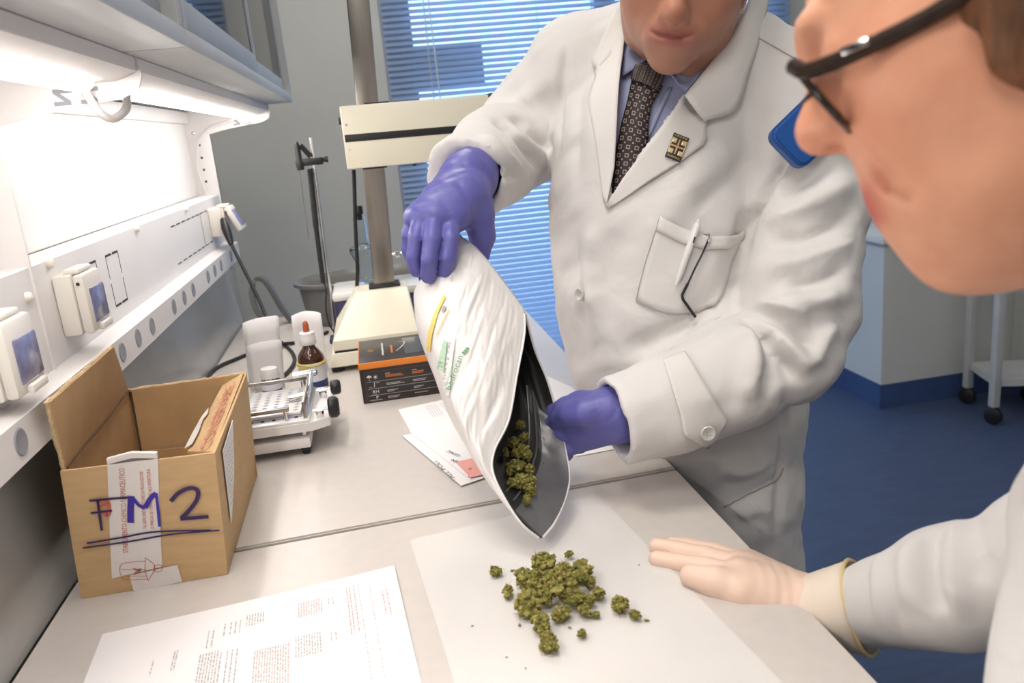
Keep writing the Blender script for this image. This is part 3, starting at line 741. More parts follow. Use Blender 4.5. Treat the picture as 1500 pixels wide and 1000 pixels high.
MB().lathe([(0, 0), (0, 0.008), (0.018, 0.0095), (0.022, 0.007), (0.055, 0.006), (0.062, 0.003), (0.063, 0)], (-0.148, 1.94, 1.306), n=16).build('probe_grip', M_black, pr)
MB().tube([(-0.141, 1.94, 1.360), (-0.133, 1.942, 1.350), (-0.122, 1.944, 1.333)], 0.006, 10).build('clamp_lever', M_black, pr)
MB().cyl((-0.152, 1.94, 1.308), (-0.154, 1.94, 1.150), 0.0016, 0.0009, n=8).build('probe_needle', M_steel, pr)
rngc = []
for k in range(0, 33*10):
    t_ = k/330.0; a_ = 2*PI*33*t_
    c_ = np.array((-0.128, 1.945, 1.306))*(1-t_)+np.array((-0.134, 1.945, 1.175))*t_
    rngc.append(c_+np.array((0.0052*math.cos(a_), 0.0052*math.sin(a_), 0)))
MB().tube(rngc, 0.0021, 6).build('coiled_lead', M_rubber, pr)
MB().cyl((-0.134, 1.945, 1.178), (-0.137, 1.945, 1.045), 0.0056, n=12).build('lead_sleeve', M_rubber, pr)
MB().tube(spline([(-0.137, 1.945, 1.046), (-0.132, 1.942, 1.03), (-0.139, 1.938, 0.99), (-0.137, 1.93, 0.95), (-0.125, 1.925, 0.925), (-0.116, 1.925, 0.92)], 5), 0.0018, 8).build('probe_lead', M_rubber, pr)
# glass flask with black stopper and clamp rod on the hotplate
M_gl = mat('clear_glass', (0.85, 0.9, 0.93), 0.03, trans=1.0, var=0.01, ior=1.3)
fl = empty('glass_flask', (-0.035, 2.0, 1.023), 'clear glass flask with black stopper on the hotplate', 'flask')
fx, fy = -0.036, 2.01
MB().lathe([(0, 0), (0, 0.020), (0.006, 0.0225), (0.05, 0.022), (0.075, 0.033), (0.085, 0.033), (0.094, 0.016), (0.15, 0.014), (0.158, 0.0155), (0.158, 0.013), (0.094, 0.0135), (0.084, 0.030), (0.05, 0.0195), (0.004, 0.019), (0.004, 0)], (fx, fy, 1.0235)).build('flask_body', M_gl, fl)
MB().lathe([(0, 0), (0, 0.006), (0.012, 0.0065), (0.014, 0.010), (0.030, 0.010), (0.033, 0.008), (0.033, 0)], (fx+0.002, fy, 1.175), n=16).build('stopper', M_black, fl)
cl = empty('clamp_rod', (0.06, 2.0, 1.08), 'horizontal chrome clamp rod beside the steel column', 'rod')
MB().cyl((-0.01, 2.03, 1.078), (0.13, 2.03, 1.083), 0.0045, n=12).build('rod', M_chrome, cl)
MB().box((0.045, 2.03, 1.08), (0.014, 0.018, 0.018), 0.003).build('rod_nut', M_chrome, cl)
MB().lathe([(0, 0), (0, 0.008), (0.012, 0.008), (0.012, 0)], (0.062, 2.03, 1.0803), (1.062, 2.03, 1.0803), n=6).build('rod_nut', M_chrome, cl)
MB().cyl((0.125, 2.03, 1.0805), (0.125, 2.045, 0.9), 0.004, n=10).build('rod_leg', M_steel, cl)
MB().cyl((0.125, 2.045, 0.9), (0.125, 2.045, 0.91), 0.02, n=18).build('rod_base', M_steel, cl)

# oval basin behind
M_tub = mat('smoked_plastic', (0.16, 0.16, 0.155), 0.28, var=0.06)
tb = empty('plastic_basin', (-0.05, 2.2, 0.9), 'round smoke-grey plastic basin behind the hotplate', 'basin')
n = 48; prof = [(0.0, 0.001), (0.82, 0.0), (0.86, 0.006), (0.93, 0.098), (1.0, 0.104), (1.005, 0.112), (0.985, 0.115), (0.955, 0.108), (0.90, 0.098), (0.83, 0.010), (0.0, 0.008)]
vs = []; fs = []
for r_, z_ in prof:
    for k in range(n):
        a_ = 2*PI*k/n; vs.append((-0.052+0.180*max(r_, .001)*math.cos(a_), 2.198+0.122*max(r_, .001)*math.sin(a_), 0.9003+z_))
for j in range(len(prof)-1):
    for k in range(n): fs.append((j*n+k, j*n+(k+1) % n, (j+1)*n+(k+1) % n, (j+1)*n+k))
mb = MB(); mb.add(vs, fs); mb.build('basin_shell', M_tub, tb)
# bent grey hoop
M_hoop = mat('grey_rubber_hoop', (0.13, 0.13, 0.125), 0.5, var=0.06)
hoop = [ony(427, 474, 2.24), ony(412, 450, 2.24), ony(398, 426, 2.24), ony(388, 412, 2.24), ony(379, 407, 2.24), ony(372, 413, 2.23), ony(369, 430, 2.22), ony(374, 450, 2.20), ony(384, 466, 2.18), ony(395, 478, 2.16)]
hoop = [np.array((p[0], p[1], max(p[2], 0.9065))) for p in hoop]
mb = MB(); sp = spline(hoop, 6)
wv = np.array((0.0, 0.016, 0.0)); vs = []; fs = []
for i, p in enumerate(sp):
    q = sp[min(i+1, len(sp)-1)]-sp[max(i-1, 0)]; q = q/np.linalg.norm(q); nn = np.cross(q, (0, 1, 0)); nn = nn/np.linalg.norm(nn)*0.0055
    vs += [p-wv-nn, p+wv-nn, p+wv+nn, p-wv+nn]
for i in range(len(sp)-1):
    for k in range(4): fs.append((i*4+k, i*4+(k+1) % 4, (i+1)*4+(k+1) % 4, (i+1)*4+k))
fs += [(3, 2, 1, 0), tuple(4*(len(sp)-1)+k for k in range(4))]
mb.add(vs, fs); o = mb.build('grey_hoop', M_hoop, None, smooth=50); tag(o, 'bent grey rubber hoop leaning behind the folded papers', 'hoop')

# ------------------------------------------------------------------ folded papers, bottle, jar
def folded_paper(name, quad, ycurve, label, k):
    e = empty(name, tuple((np.array(quad[0])+np.array(quad[1]))/2), label, 'paper', 'folded papers standing on the bench')
    for j in range(k):
        bl_, br_, tr_, tl_2 = [np.array(q, float) for q in quad]
        dx = np.array((0.004*j, -0.0055*j, -0.0)); sh = 1.0-0.30*(j == k-1)*(k > 2)
        vs = []; nu, nv = 8, 5
        for jj in range(nv+1):
            for i in range(nu+1):
                a_, b_ = i/nu, jj/nv
                p = (bl_*(1-a_)+br_*a_)*(1-b_*sh)+(tl_2*(1-a_)+tr_*a_)*b_*sh
                p = p+dx+np.array((0, ycurve*math.sin(PI*a_)-0.006*b_*j, 0.004*math.sin(PI*a_*1.1)*b_))
                vs.append(p)
        fs = [(jj*(nu+1)+i, jj*(nu+1)+i+1, (jj+1)*(nu+1)+i+1, (jj+1)*(nu+1)+i) for jj in range(nv) for i in range(nu)]
        mb = MB(); mb.add(vs, fs); o = mb.build('paper_fold', M_paper, e, smooth=60)
        s_ = o.modifiers.new('thickness', 'SOLIDIFY'); s_.thickness = 0.0006
    return e
folded_paper('folded_paper', [(-0.287, 1.625, 0.9), (-0.226, 1.625, 0.9), (-0.211, 1.620, 1.046), (-0.278, 1.620, 1.038)], -0.008, 'tall folded white papers standing behind the small white jar', 3)
folded_paper('folded_paper', [(-0.197, 1.70, 0.9), (-0.140, 1.70, 0.9), (-0.137, 1.70, 1.026), (-0.194, 1.70, 1.024)], 0.010, 'folded white paper standing behind the dropper bottle', 2)

M_amber = mat('amber_glass', (0.055, 0.016, 0.004), 0.06, var=0.1, coat=0.6)
M_orange = mat('orange_rubber', (0.42, 0.10, 0.03), 0.35, var=0.05)
M_yellow = mat('yellow_rubber_band', (0.62, 0.50, 0.08), 0.5, var=0.05)
M_blue = mat('label_blue', (0.03, 0.05, 0.16), 0.5, var=0.05)
M_label = mat('label_white', (0.70, 0.70, 0.73), 0.5, var=0.02)
bt = empty('dropper_bottle', (-0.157, 1.585, 0.9), 'amber dropper bottle with white cap and yellow rubber band', 'bottle')
b0 = (-0.157, 1.585, 0.9)
MB().lathe([(0, 0), (0, 0.0225), (0.002, 0.0255), (0.058, 0.0255), (0.066, 0.0240), (0.076, 0.0175), (0.082, 0.0125), (0.088, 0.0115), (0.098, 0.0115), (0.098, 0)], b0).build('amber_glass', M_amber, bt)
MB().lathe([(0.012, 0.0256), (0.012, 0.0260), (0.054, 0.0260), (0.054, 0.0256)], b0).build('paper_label', M_label, bt)
MB().lathe([(0.003, 0.0256), (0.003, 0.0262), (0.0175, 0.0262), (0.0175, 0.0256)], b0).build('label_band', M_blue, bt)
rb = [np.array((b0[0]+0.0268*math.cos(a_), b0[1]+0.0268*math.sin(a_), 0.9515+0.002*math.sin(a_*2+1))) for a_ in np.linspace(0, 2*PI, 41)[:-1]]
MB().tube(rb, 0.0016, 6, closed=True).build('rubber_band', M_yellow, bt)
rb = [np.array((b0[0]+0.0266*math.cos(a_), b0[1]+0.0266*math.sin(a_), 0.9485-0.0018*math.sin(a_*2))) for a_ in np.linspace(0, 2*PI, 41)[:-1]]
MB().tube(rb, 0.0013, 6, closed=True).build('rubber_band', M_yellow, bt)
cp = MB().lathe([(0.088, 0), (0.088, 0.0150), (0.089, 0.0158), (0.100, 0.0156), (0.101, 0.0150), (0.111, 0.0146), (0.113, 0.0120), (0.113, 0)], b0, n=36).build('cap', M_plate, bt)
MB().lathe([(0.112, 0), (0.112, 0.0066), (0.116, 0.0060), (0.126, 0.0056), (0.131, 0.0046), (0.134, 0.0022), (0.1345, 0)], b0).build('dropper_bulb', M_orange, bt)
def round_text(txt, size, c, r, ang0, z, mt, parent, disc=None):
    v, f = text_mesh(txt, size); mb = MB()
    vs = [(c[0]+r*math.cos(ang0+a/r), c[1]+r*math.sin(ang0+a/r), z+b) for a, b in v]
    mb.add(vs, f); mb.build('label_print', mt, parent, smooth=0, recalc=False)
a0 = -PI/2+0.1
mb = MB()
for k in range(24):
    pass
vs = [(0, 0)]+[(0.0062*math.cos(2*PI*k/20), 0.0062*math.sin(2*PI*k/20)) for k in range(20)]
mb.add([(b0[0]+0.0263*math.cos(a0+0.10+a/0.026), b0[1]+0.0263*math.sin(a0+0.10+a/0.026), 0.9365+b) for a, b in vs], [(0, k+1, (k+1) % 20+1) for k in range(20)])
mb.build('label_print', M_blue, bt, smooth=0, recalc=False)
round_text('AM', 0.0075, b0, 0.0266, a0-0.10, 0.934, M_label, bt)
for z_, n_ in ((0.9265, 22), (0.924, 18)): round_text('|'*n_, 0.0018, b0, 0.0263, a0-0.55, z_, M_ink, bt)
M_jarb = mat('jar_label_navy', (0.06, 0.07, 0.16), 0.4, var=0.05)
jr = empty('small_jar', (-0.228, 1.515, 0.9), 'small jar with white screw cap behind the capsule filler', 'jar')
j0 = (-0.228, 1.515, 0.9)
MB().lathe([(0, 0), (0, 0.0165), (0.002, 0.018), (0.044, 0.018), (0.05, 0.0135), (0.056, 0.0135), (0.056, 0)], j0).build('jar_body', M_jarb, jr)
MB().lathe([(0.050, 0), (0.050, 0.0172), (0.0525, 0.0175), (0.053, 0.0168), (0.056, 0.0168), (0.066, 0.0160), (0.069, 0.0145), (0.0695, 0)], j0, n=40).build('cap', M_plate, jr)
for k in range(5):
    a_ = -PI/2-0.9+k*0.42
    MB().box((j0[0]+0.0178*math.cos(a_), j0[1]+0.0178*math.sin(a_), 0.9512), (0.004, 0.001, 0.0012), M=Matrix.Rotation(a_+PI/2, 3, 'Z')).build('cap_notch', M_dark, jr)
MB().lathe([(0.030, 0.0181), (0.030, 0.0184), (0.041, 0.0184), (0.041, 0.0181)], j0).build('jar_label', M_label, jr)

# ------------------------------------------------------------------ capsule filling board
M_lilac = mat('lilac_acrylic', (0.52, 0.49, 0.68), 0.3, var=0.05)
cf = empty('capsule_filler', (-0.21, 1.3, 0.9), 'white manual capsule filler with hole plate, chrome rails and black knobs', 'capsule filler')
MB().mm((-0.310, 1.216, 0.913), (-0.141, 1.395, 0.929), 0.0015).build('base_plate', M_white, cf)
up = [(-0.310, 1.213), (-0.134, 1.213), (-0.108, 1.228), (-0.104, 1.330), (-0.118, 1.395), (-0.310, 1.395)]
MB().prism(up, 'z', 0.940, 0.9535).build('upper_plate', M_white, cf)
MB().mm((-0.305, 1.216, 0.9535), (-0.137, 1.390, 0.9575), 0.0012).build('tray', M_plate, cf)
MB().mm((-0.30, 1.236, 0.9575), (-0.150, 1.368, 0.9615), 0.001).build('lilac_plate', M_lilac, cf)
hpz = MB().mm((-0.30, 1.236, 0.9620), (-0.150, 1.368, 0.9665), 0.001).build('hole_plate', M_plate, cf)
mb = MB(); mo = MB()
for i in range(9):
    for j in range(9):
        c_ = (-0.158-i*0.0168, 1.246+j*0.0140, 0.9666)
        mb.lathe([(0, 0), (0.0002, 0.0042)], c_, n=12); mo.lathe([(0.0001, 0.0042), (0.0009, 0.0046), (0.0, 0.0052)], c_, n=12)
hs = mb.build('capsule_hole', M_plug, hpz, smooth=0); hs['kind'] = 'stuff'
for k in range(9): MB().box((-0.158-k*0.0168, 1.2352, 0.9575), (0.0050, 0.003, 0.0035), 0.0005).build('plate_peg', M_black, cf)
for yy, xa, xb_ in ((1.228, -0.30, -0.166), (1.392, -0.30, -0.150)):
    r_ = MB().mm((xa, yy-0.004, 0.972), (xb_, yy+0.004, 0.978), 0.001).build('clamp_bar', M_steel, cf)
    for xx in (xa+0.06, xb_-0.006): MB().cyl((xx, yy, 0.9535), (xx, yy, 0.974), 0.0032, n=10).build('clamp_post', M_chrome, r_)
MB().mm((-0.146, 1.225, 0.9535), (-0.141, 1.392, 0.984), 0.001).build('side_bar', M_steel, cf)
MB().cyl((-0.170, 1.378, 0.985), (-0.132, 1.378, 0.987), 0.0052, n=14).build('pivot', M_chrome, cf)
MB().cyl((-0.172, 1.292, 0.972), (-0.140, 1.292, 0.975), 0.0048, n=14).build('pivot', M_chrome, cf)
MB().tube([(-0.143, 1.24, 0.958), (-0.141, 1.30, 0.975), (-0.139, 1.37, 0.988)], 0.0038, 10).build('link_rod', M_chrome, cf)
for yy, rr_, z_ in ((1.235, 0.0165, 0.966), (1.335, 0.0125, 0.968)):
    MB().cyl((-0.132, yy, z_-0.002), (-0.108, yy, z_), 0.0025, n=10).build('knob_spindle', M_chrome, cf)
    MB().lathe([(0, 0), (0, 0.0055), (0.006, 0.0065), (0.010, 0.0065), (0.010, 0)], (-0.122, yy, 0.9535), n=14).build('spindle_nut', M_chrome, cf)
    MB().lathe([(0, 0), (0, rr_*0.8), (0.003, rr_), (0.012, rr_), (0.016, rr_*0.8), (0.017, 0)], (-0.108, yy, z_), (0.9, yy, z_), n=20).build('knob', M_black, cf)
for x_, y_ in ((-0.150, 1.230), (-0.150, 1.385), (-0.30, 1.23), (-0.30, 1.385)):
    MB().lathe([(0, 0), (0, 0.006), (0.006, 0.0065), (0.008, 0.009), (0.012, 0.009), (0.013, 0)], (x_, y_, 0.9), n=14).build('foot', M_black, cf)
    MB().cyl((x_, y_, 0.91), (x_, y_, 0.945), 0.0035, n=10).build('foot_spindle', M_chrome, cf)

# ------------------------------------------------------------------ black carton
M_carton = mat('black_carton', (0.030, 0.026, 0.026), 0.35, var=0.08)
M_orng = mat('orange_carton_print', (0.72, 0.22, 0.03), 0.4, var=0.04)
M_brown = mat('brown_line_print', (0.17, 0.07, 0.035), 0.5, var=0.05)
M_wprint = mat('white_print', (0.66, 0.64, 0.62), 0.6, var=0.03)
ck = empty('black_carton', (0.01, 1.52, 0.9), 'black carton with orange edge and white storage symbols', 'carton')
x0, x1, y0, y1, z1 = -0.0625, 0.085, 1.432, 1.605, 0.975
MB().mm((x0, y0, 0.9), (x1, y1, z1), 0.0012).build('carton_body', M_carton, ck)
MB().mm((x0-0.0004, y0-0.0004, z1-0.011), (x1+0.0004, y0+0.0026, z1+0.0003), 0.0004).build('orange_edge', M_orng, ck)
MB().mm((x0-0.0006, y0, z1-0.012), (x0+0.001, y1, z1+0.0003), 0.0003).build('orange_edge', M_orng, ck)
fy_ = y0-0.0006; ex, ey = (1, 0, 0), (0, 0, 1)
mb = MB()
def rrect(a, b, c, d, r_):
    p = []
    for cx, cy, s in ((c-r_, b+r_, -90), (c-r_, d-r_, 0), (a+r_, d-r_, 90), (a+r_, b+r_, 180)):
        p += [(cx+r_*math.cos(math.radians(s+k*22.5)), cy+r_*math.sin(math.radians(s+k*22.5))) for k in range(5)]
    return p+[p[0]]
pp = rrect(0.008, 0.004, 0.140, 0.058, 0.004)
for a, b in zip(pp[:-1], pp[1:]): ribbon(mb, [a, b], 0.0006, (x0, fy_, 0.9), ex, ey)
mb.build('frame_print', M_brown, ck, smooth=0, recalc=False)
mb = MB()
for z_ in (0.0140, 0.0265, 0.0395): ribbon(mb, [(0.011, z_), (0.137, z_)], 0.0004, (x0, fy_, 0.9), ex, ey)
write(mb, 'RH', 0.0090, (x0+0.0185, fy_, 0.9175), ex, ey); write(mb, 'P', 0.0090, (x0+0.0235, fy_, 0.9065), ex, ey)
# umbrella, sun and thermometer symbols
um = [(0.016+0.0045*math.cos(a), 0.0478+0.0045*math.sin(a)) for a in np.linspace(0, PI, 9)]
mb.add([(x0+a, fy_, 0.9+b) for a, b in um], [tuple(range(9))]); ribbon(mb, [(0.016, 0.0478), (0.016, 0.0425), (0.0175, 0.0420)], 0.0006, (x0, fy_, 0.9), ex, ey)
sc_ = [(0.027+0.0022*math.cos(a), 0.0478+0.0022*math.sin(a)) for a in np.linspace(0, 2*PI, 13)[:-1]]
mb.add([(x0+a, fy_, 0.9+b) for a, b in sc_], [tuple(range(12))])
for k in range(8):
    a = k*PI/4; ribbon(mb, [(0.027+0.003*math.cos(a), 0.0478+0.003*math.sin(a)), (0.027+0.0046*math.cos(a), 0.0478+0.0046*math.sin(a))], 0.0005, (x0, fy_, 0.9), ex, ey)
ribbon(mb, [(0.023, 0.029), (0.024, 0.038)], 0.0012, (x0, fy_, 0.9), ex, ey); ribbon(mb, [(0.014, 0.0295), (0.019, 0.0295)], 0.0005, (x0, fy_, 0.9), ex, ey); ribbon(mb, [(0.027, 0.0368), (0.033, 0.0368)], 0.0005, (x0, fy_, 0.9), ex, ey)
for x_, z_, n_ in ((0.045, 0.0335, 14), (0.045, 0.0312, 18), (0.045, 0.0205, 11), (0.045, 0.0182, 7), (0.045, 0.0085, 12), (0.045, 0.0062, 10), (0.093, 0.0335, 14), (0.093, 0.0312, 12), (0.093, 0.0205, 10), (0.093, 0.0182, 7), (0.093, 0.0085, 14), (0.045, 0.052, 5), (0.093, 0.052, 5), (0.0165, 0.0145, 6), (0.0125, 0.005, 12)):
    for q_ in range(n_): ribbon(mb, [(x_+q_*0.0018, z_), (x_+q_*0.0018+0.0012, z_)], 0.0011, (x0, fy_, 0.9), ex, ey)
mb.build('storage_print', M_wprint, ck, smooth=0, recalc=False)
mb = MB()
for x_, z_, n_ in ((0.045, 0.0485, 16), (0.045, 0.0458, 18), (0.093, 0.0485, 12), (0.093, 0.0458, 11)):
    for q_ in range(n_): ribbon(mb, [(x_+q_*0.0018, z_), (x_+q_*0.0018+0.0013, z_)], 0.0016, (x0, fy_, 0.9), ex, ey)
zt_ = z1+0.0005
write(mb, '00', 0.016, (x0+0.028, y0+0.075, zt_), (0, 1, 0), (-1, 0, 0))
for q_ in range(12): ribbon(mb, [(0.062, 0.05+q_*0.005), (0.062, 0.0535+q_*0.005)], 0.004, (x0, y0, zt_), (1, 0, 0), (0, 1, 0))
mb.build('orange_print', M_orng, ck, smooth=0, recalc=False)
mb = MB()
for q_ in range(16): ribbon(mb, [(0.045, 0.04+q_*0.006), (0.045, 0.0445+q_*0.006)], 0.0035, (x0, y0, zt_), (1, 0, 0), (0, 1, 0))
ribbon(mb, [(0.070, 0.06), (0.082, 0.09), (0.088, 0.12), (0.078, 0.13)], 0.002, (x0, y0, zt_), (1, 0, 0), (0, 1, 0))
mb.build('white_print', M_wprint, ck, smooth=0, recalc=False)
M_win = mat('dark_glossy_window', (0.035, 0.04, 0.06), 0.08, var=0.1, coat=0.6)
MB().mm((x0+0.085, y0+0.03, z1-0.001), (x1-0.004, y1-0.02, z1+0.0004)).build('glossy_print', M_win, ck)

# ------------------------------------------------------------------ papers lying on the worktop
def sheet(name, quad, z, label, cat, mt=None, curl=0.0, nu=10, nv=10, parent=None, thick=0.0004, group=None):
    q = [np.array(p, float) for p in quad]; vs = []
    for j in range(nv+1):
        for i in range(nu+1):
            a, b = i/nu, j/nv
            p = (q[0]*(1-a)+q[1]*a)*(1-b)+(q[3]*(1-a)+q[2]*a)*b
            vs.append((p[0], p[1], z+curl*(a**3)*(1-b)**1.5+0.0006*math.sin(PI*a)*math.sin(PI*b)))
    fs = [(j*(nu+1)+i, j*(nu+1)+i+1, (j+1)*(nu+1)+i+1, (j+1)*(nu+1)+i) for j in range(nv) for i in range(nu)]
    mb = MB(); mb.add(vs, fs); o = mb.build(name, mt or M_paper, parent, smooth=0)
    s_ = o.modifiers.new('thickness', 'SOLIDIFY'); s_.thickness = thick; s_.offset = 1
    if parent is None: tag(o, label, cat, group)
    return o
ps = empty('printed_form', (-0.18, 0.7, 0.9005), 'large white printed form with faint rows of text at the bottom left', 'paper')
QF = [np.array(p) for p in ((-0.326, 0.797), (-0.029, 0.829), (-0.012, 0.610), (-0.309, 0.585))]
sheet('form_sheet', QF, 0.9008, None, None, curl=0.003, parent=ps)
rng = random.Random(5); mb = MB(); mr = MB()
def fpt(a, b): return (QF[0]*(1-a)+QF[1]*a)*(1-b)+(QF[3]*(1-a)+QF[2]*a)*b
def frow(target, a, b0_, b1_, wd_=0.0011):
    b = b0_
    while b < b1_:
        L = rng.uniform(0.006, 0.03); b2 = min(b+L, b1_)
        zq = 0.9008+0.0006*math.sin(PI*a)*math.sin(PI*b)+0.003*(a**3)*(1-b)**1.5+0.0008
        p = fpt(a, b); q = fpt(a, b2)
        ribbon(target, [tuple(p), tuple(q)], wd_, (0, 0, zq), (1, 0, 0), (0, 1, 0)); b = b2+rng.uniform(0.004, 0.012)
for a in (0.955, 0.94): frow(mr, a, 0.20, 0.42)
for a in (0.90, 0.862): frow(mb, a, 0.08, 0.85, 0.0006)
for a in (0.845, 0.83, 0.82): frow(mr, a, 0.10, 0.5)
for a in (0.77, 0.755): frow(mb, a, 0.16, 0.22); frow(mb, a, 0.45, 0.52)
for k in range(10): frow(mr, 0.73-k*0.0085, 0.14, 0.27); frow(mb, 0.72-k*0.0085, 0.42, 0.58)
for k in range(14): frow(mr if k % 3 == 0 else mb, 0.62-k*0.008, 0.45, 0.95)
for k in range(7): frow(mb, 0.535-k*0.009, 0.14, 0.24)
for a in (0.46, 0.445, 0.43, 0.41): frow(mb, a, 0.17, 0.27); frow(mb, a, 0.4, 0.9)
for a in (0.375, 0.36): frow(mb, a, 0.2, 0.34)
for k in range(7): frow(mb, 0.40-k*0.009, 0.38, 0.9)
for a in (0.27, 0.262, 0.20): frow(mb, a, 0.3+0.5*(0.27-a), 0.45); frow(mb, a, 0.55, 0.8)
mb.build('form_print', M_ink, ps, smooth=0, recalc=False)['kind'] = 'stuff'; mr.build('form_print', M_inkred, ps, smooth=0, recalc=False)['kind'] = 'stuff'
M_glassine = mat('glassine_paper', (0.66, 0.64, 0.62), 0.22, var=0.02, coat=0.25)
sheet('weighing_paper', [(-0.009, 0.889), (0.231, 0.925), (0.292, 0.42), (0.036, 0.38)], 0.9004, 'large smooth white glassine sheet under the heap of buds', 'paper', M_glassine, thick=0.0003)
lf = empty('leaflet', (0.05, 1.3, 0.9005), 'white leaflet with fine print next to the black carton', 'paper')
sheet('leaflet_sheet', [(-0.003, 1.371), (0.110, 1.398), (0.135, 1.225), (0.018, 1.206)], 0.9008, None, None, parent=lf)
mb = MB()
for k in range(10):
    a = 0.40+k*0.036+(0.05 if k > 4 else 0); p0 = np.array((-0.003+0.115*a, 1.371+0.027*a))
    for q_ in range(15): 
        s_ = p0+np.array((0.021, -0.165))*(0.10+q_*0.026); e_ = s_+np.array((0.021, -0.165))*0.019
        ribbon(mb, [tuple(s_), tuple(e_)], 0.0009, (0, 0, 0.9024), (1, 0, 0), (0, 1, 0))
mb.build('leaflet_print', M_ink, lf, smooth=0, recalc=False)
en = empty('envelope', (0.06, 1.13, 0.9005), 'white envelopes with handwritten capitals and a pink slip', 'paper')
sheet('envelope_sheet', [(-0.002, 1.235), (0.10, 1.262), (0.170, 1.055), (0.0665, 1.013)], 0.9022, None, None, parent=en)
sheet('envelope_sheet', [(0.010, 1.246), (0.11, 1.27), (0.165, 1.09), (0.078, 1.035)], 0.9034, None, None, parent=en)
M_pink = mat('pink_slip', (0.80, 0.36, 0.31), 0.7, var=0.03)
pq = [onz(a, b, 0.905)[:2] for a, b in ((668, 676), (705, 668), (716, 693), (689, 699))]
sheet('pink_slip', pq, 0.9046, None, None, M_pink, parent=en)
mb = MB()
for txt, a, b, sz in (('ALL POLI', (667, 701), (641, 676), 0.0085), ('CLINIC', (676, 668), (658, 660), 0.0090), ('IN', (673, 676), (664, 673), 0.0090)):
    A_ = onz(*a, 0.9040); B_ = onz(*b, 0.9040); L = np.linalg.norm(B_-A_); ex_ = (B_-A_)/L; ey_ = np.cross((0, 0, 1), ex_)
    write(mb, txt, sz, A_+np.array((0, 0, 0.0012)), ex_, ey_, fit=L)
A_ = onz(692, 686, 0.9058); write(mb, '81', 0.007, A_+np.array((0, 0, 0.0004)), (-0.8, 0.5, 0), (-0.5, -0.8, 0))
mb.build('handwriting', M_dark, en, smooth=0, recalc=False)
sheet('paper_sheet', [onz(a, b, 0.901)[:2] for a, b in ((795, 548), (838, 567), (915, 655), (845, 668))], 0.9008, 'white paper corner lying right of the foil bag', 'paper')

# ------------------------------------------------------------------ trolley in the background
M_trol = mat('trolley_steel', (0.55, 0.56, 0.55), 0.4, var=0.04)
tr_ = empty('trolley', (2.5, 2.9, 0), 'grey steel trolley on black castors by the right wall', 'trolley')
legs = [(2.375, 2.79), (2.445, 3.03), (2.64, 2.70), (2.68, 2.95)]
for x_, y_ in legs:
    lg = MB().box((x_, y_, 0.475), (0.032, 0.032, 0.80), 0.003).build('leg', M_trol, tr_)
    MB().lathe([(-0.013, 0), (-0.013, 0.030), (-0.009, 0.035), (0.009, 0.035), (0.013, 0.030), (0.013, 0)], (x_, y_, 0.0355), (x_+0.8, y_+0.3, 0.0355), n=20).build('castor', M_black, lg)
def tray(z_):
    mb = MB(); mb.add([(*p, z_) for p in (legs[0], legs[2], legs[3], legs[1])]+[(*p, z_+0.03) for p in (legs[0], legs[2], legs[3], legs[1])],
                      [(3, 2, 1, 0), (4, 5, 6, 7), (0, 1, 5, 4), (1, 2, 6, 5), (2, 3, 7, 6), (3, 0, 4, 7)])
    return mb.build('tray', M_trol, tr_, smooth=30)
tray(0.16); tray(0.82)
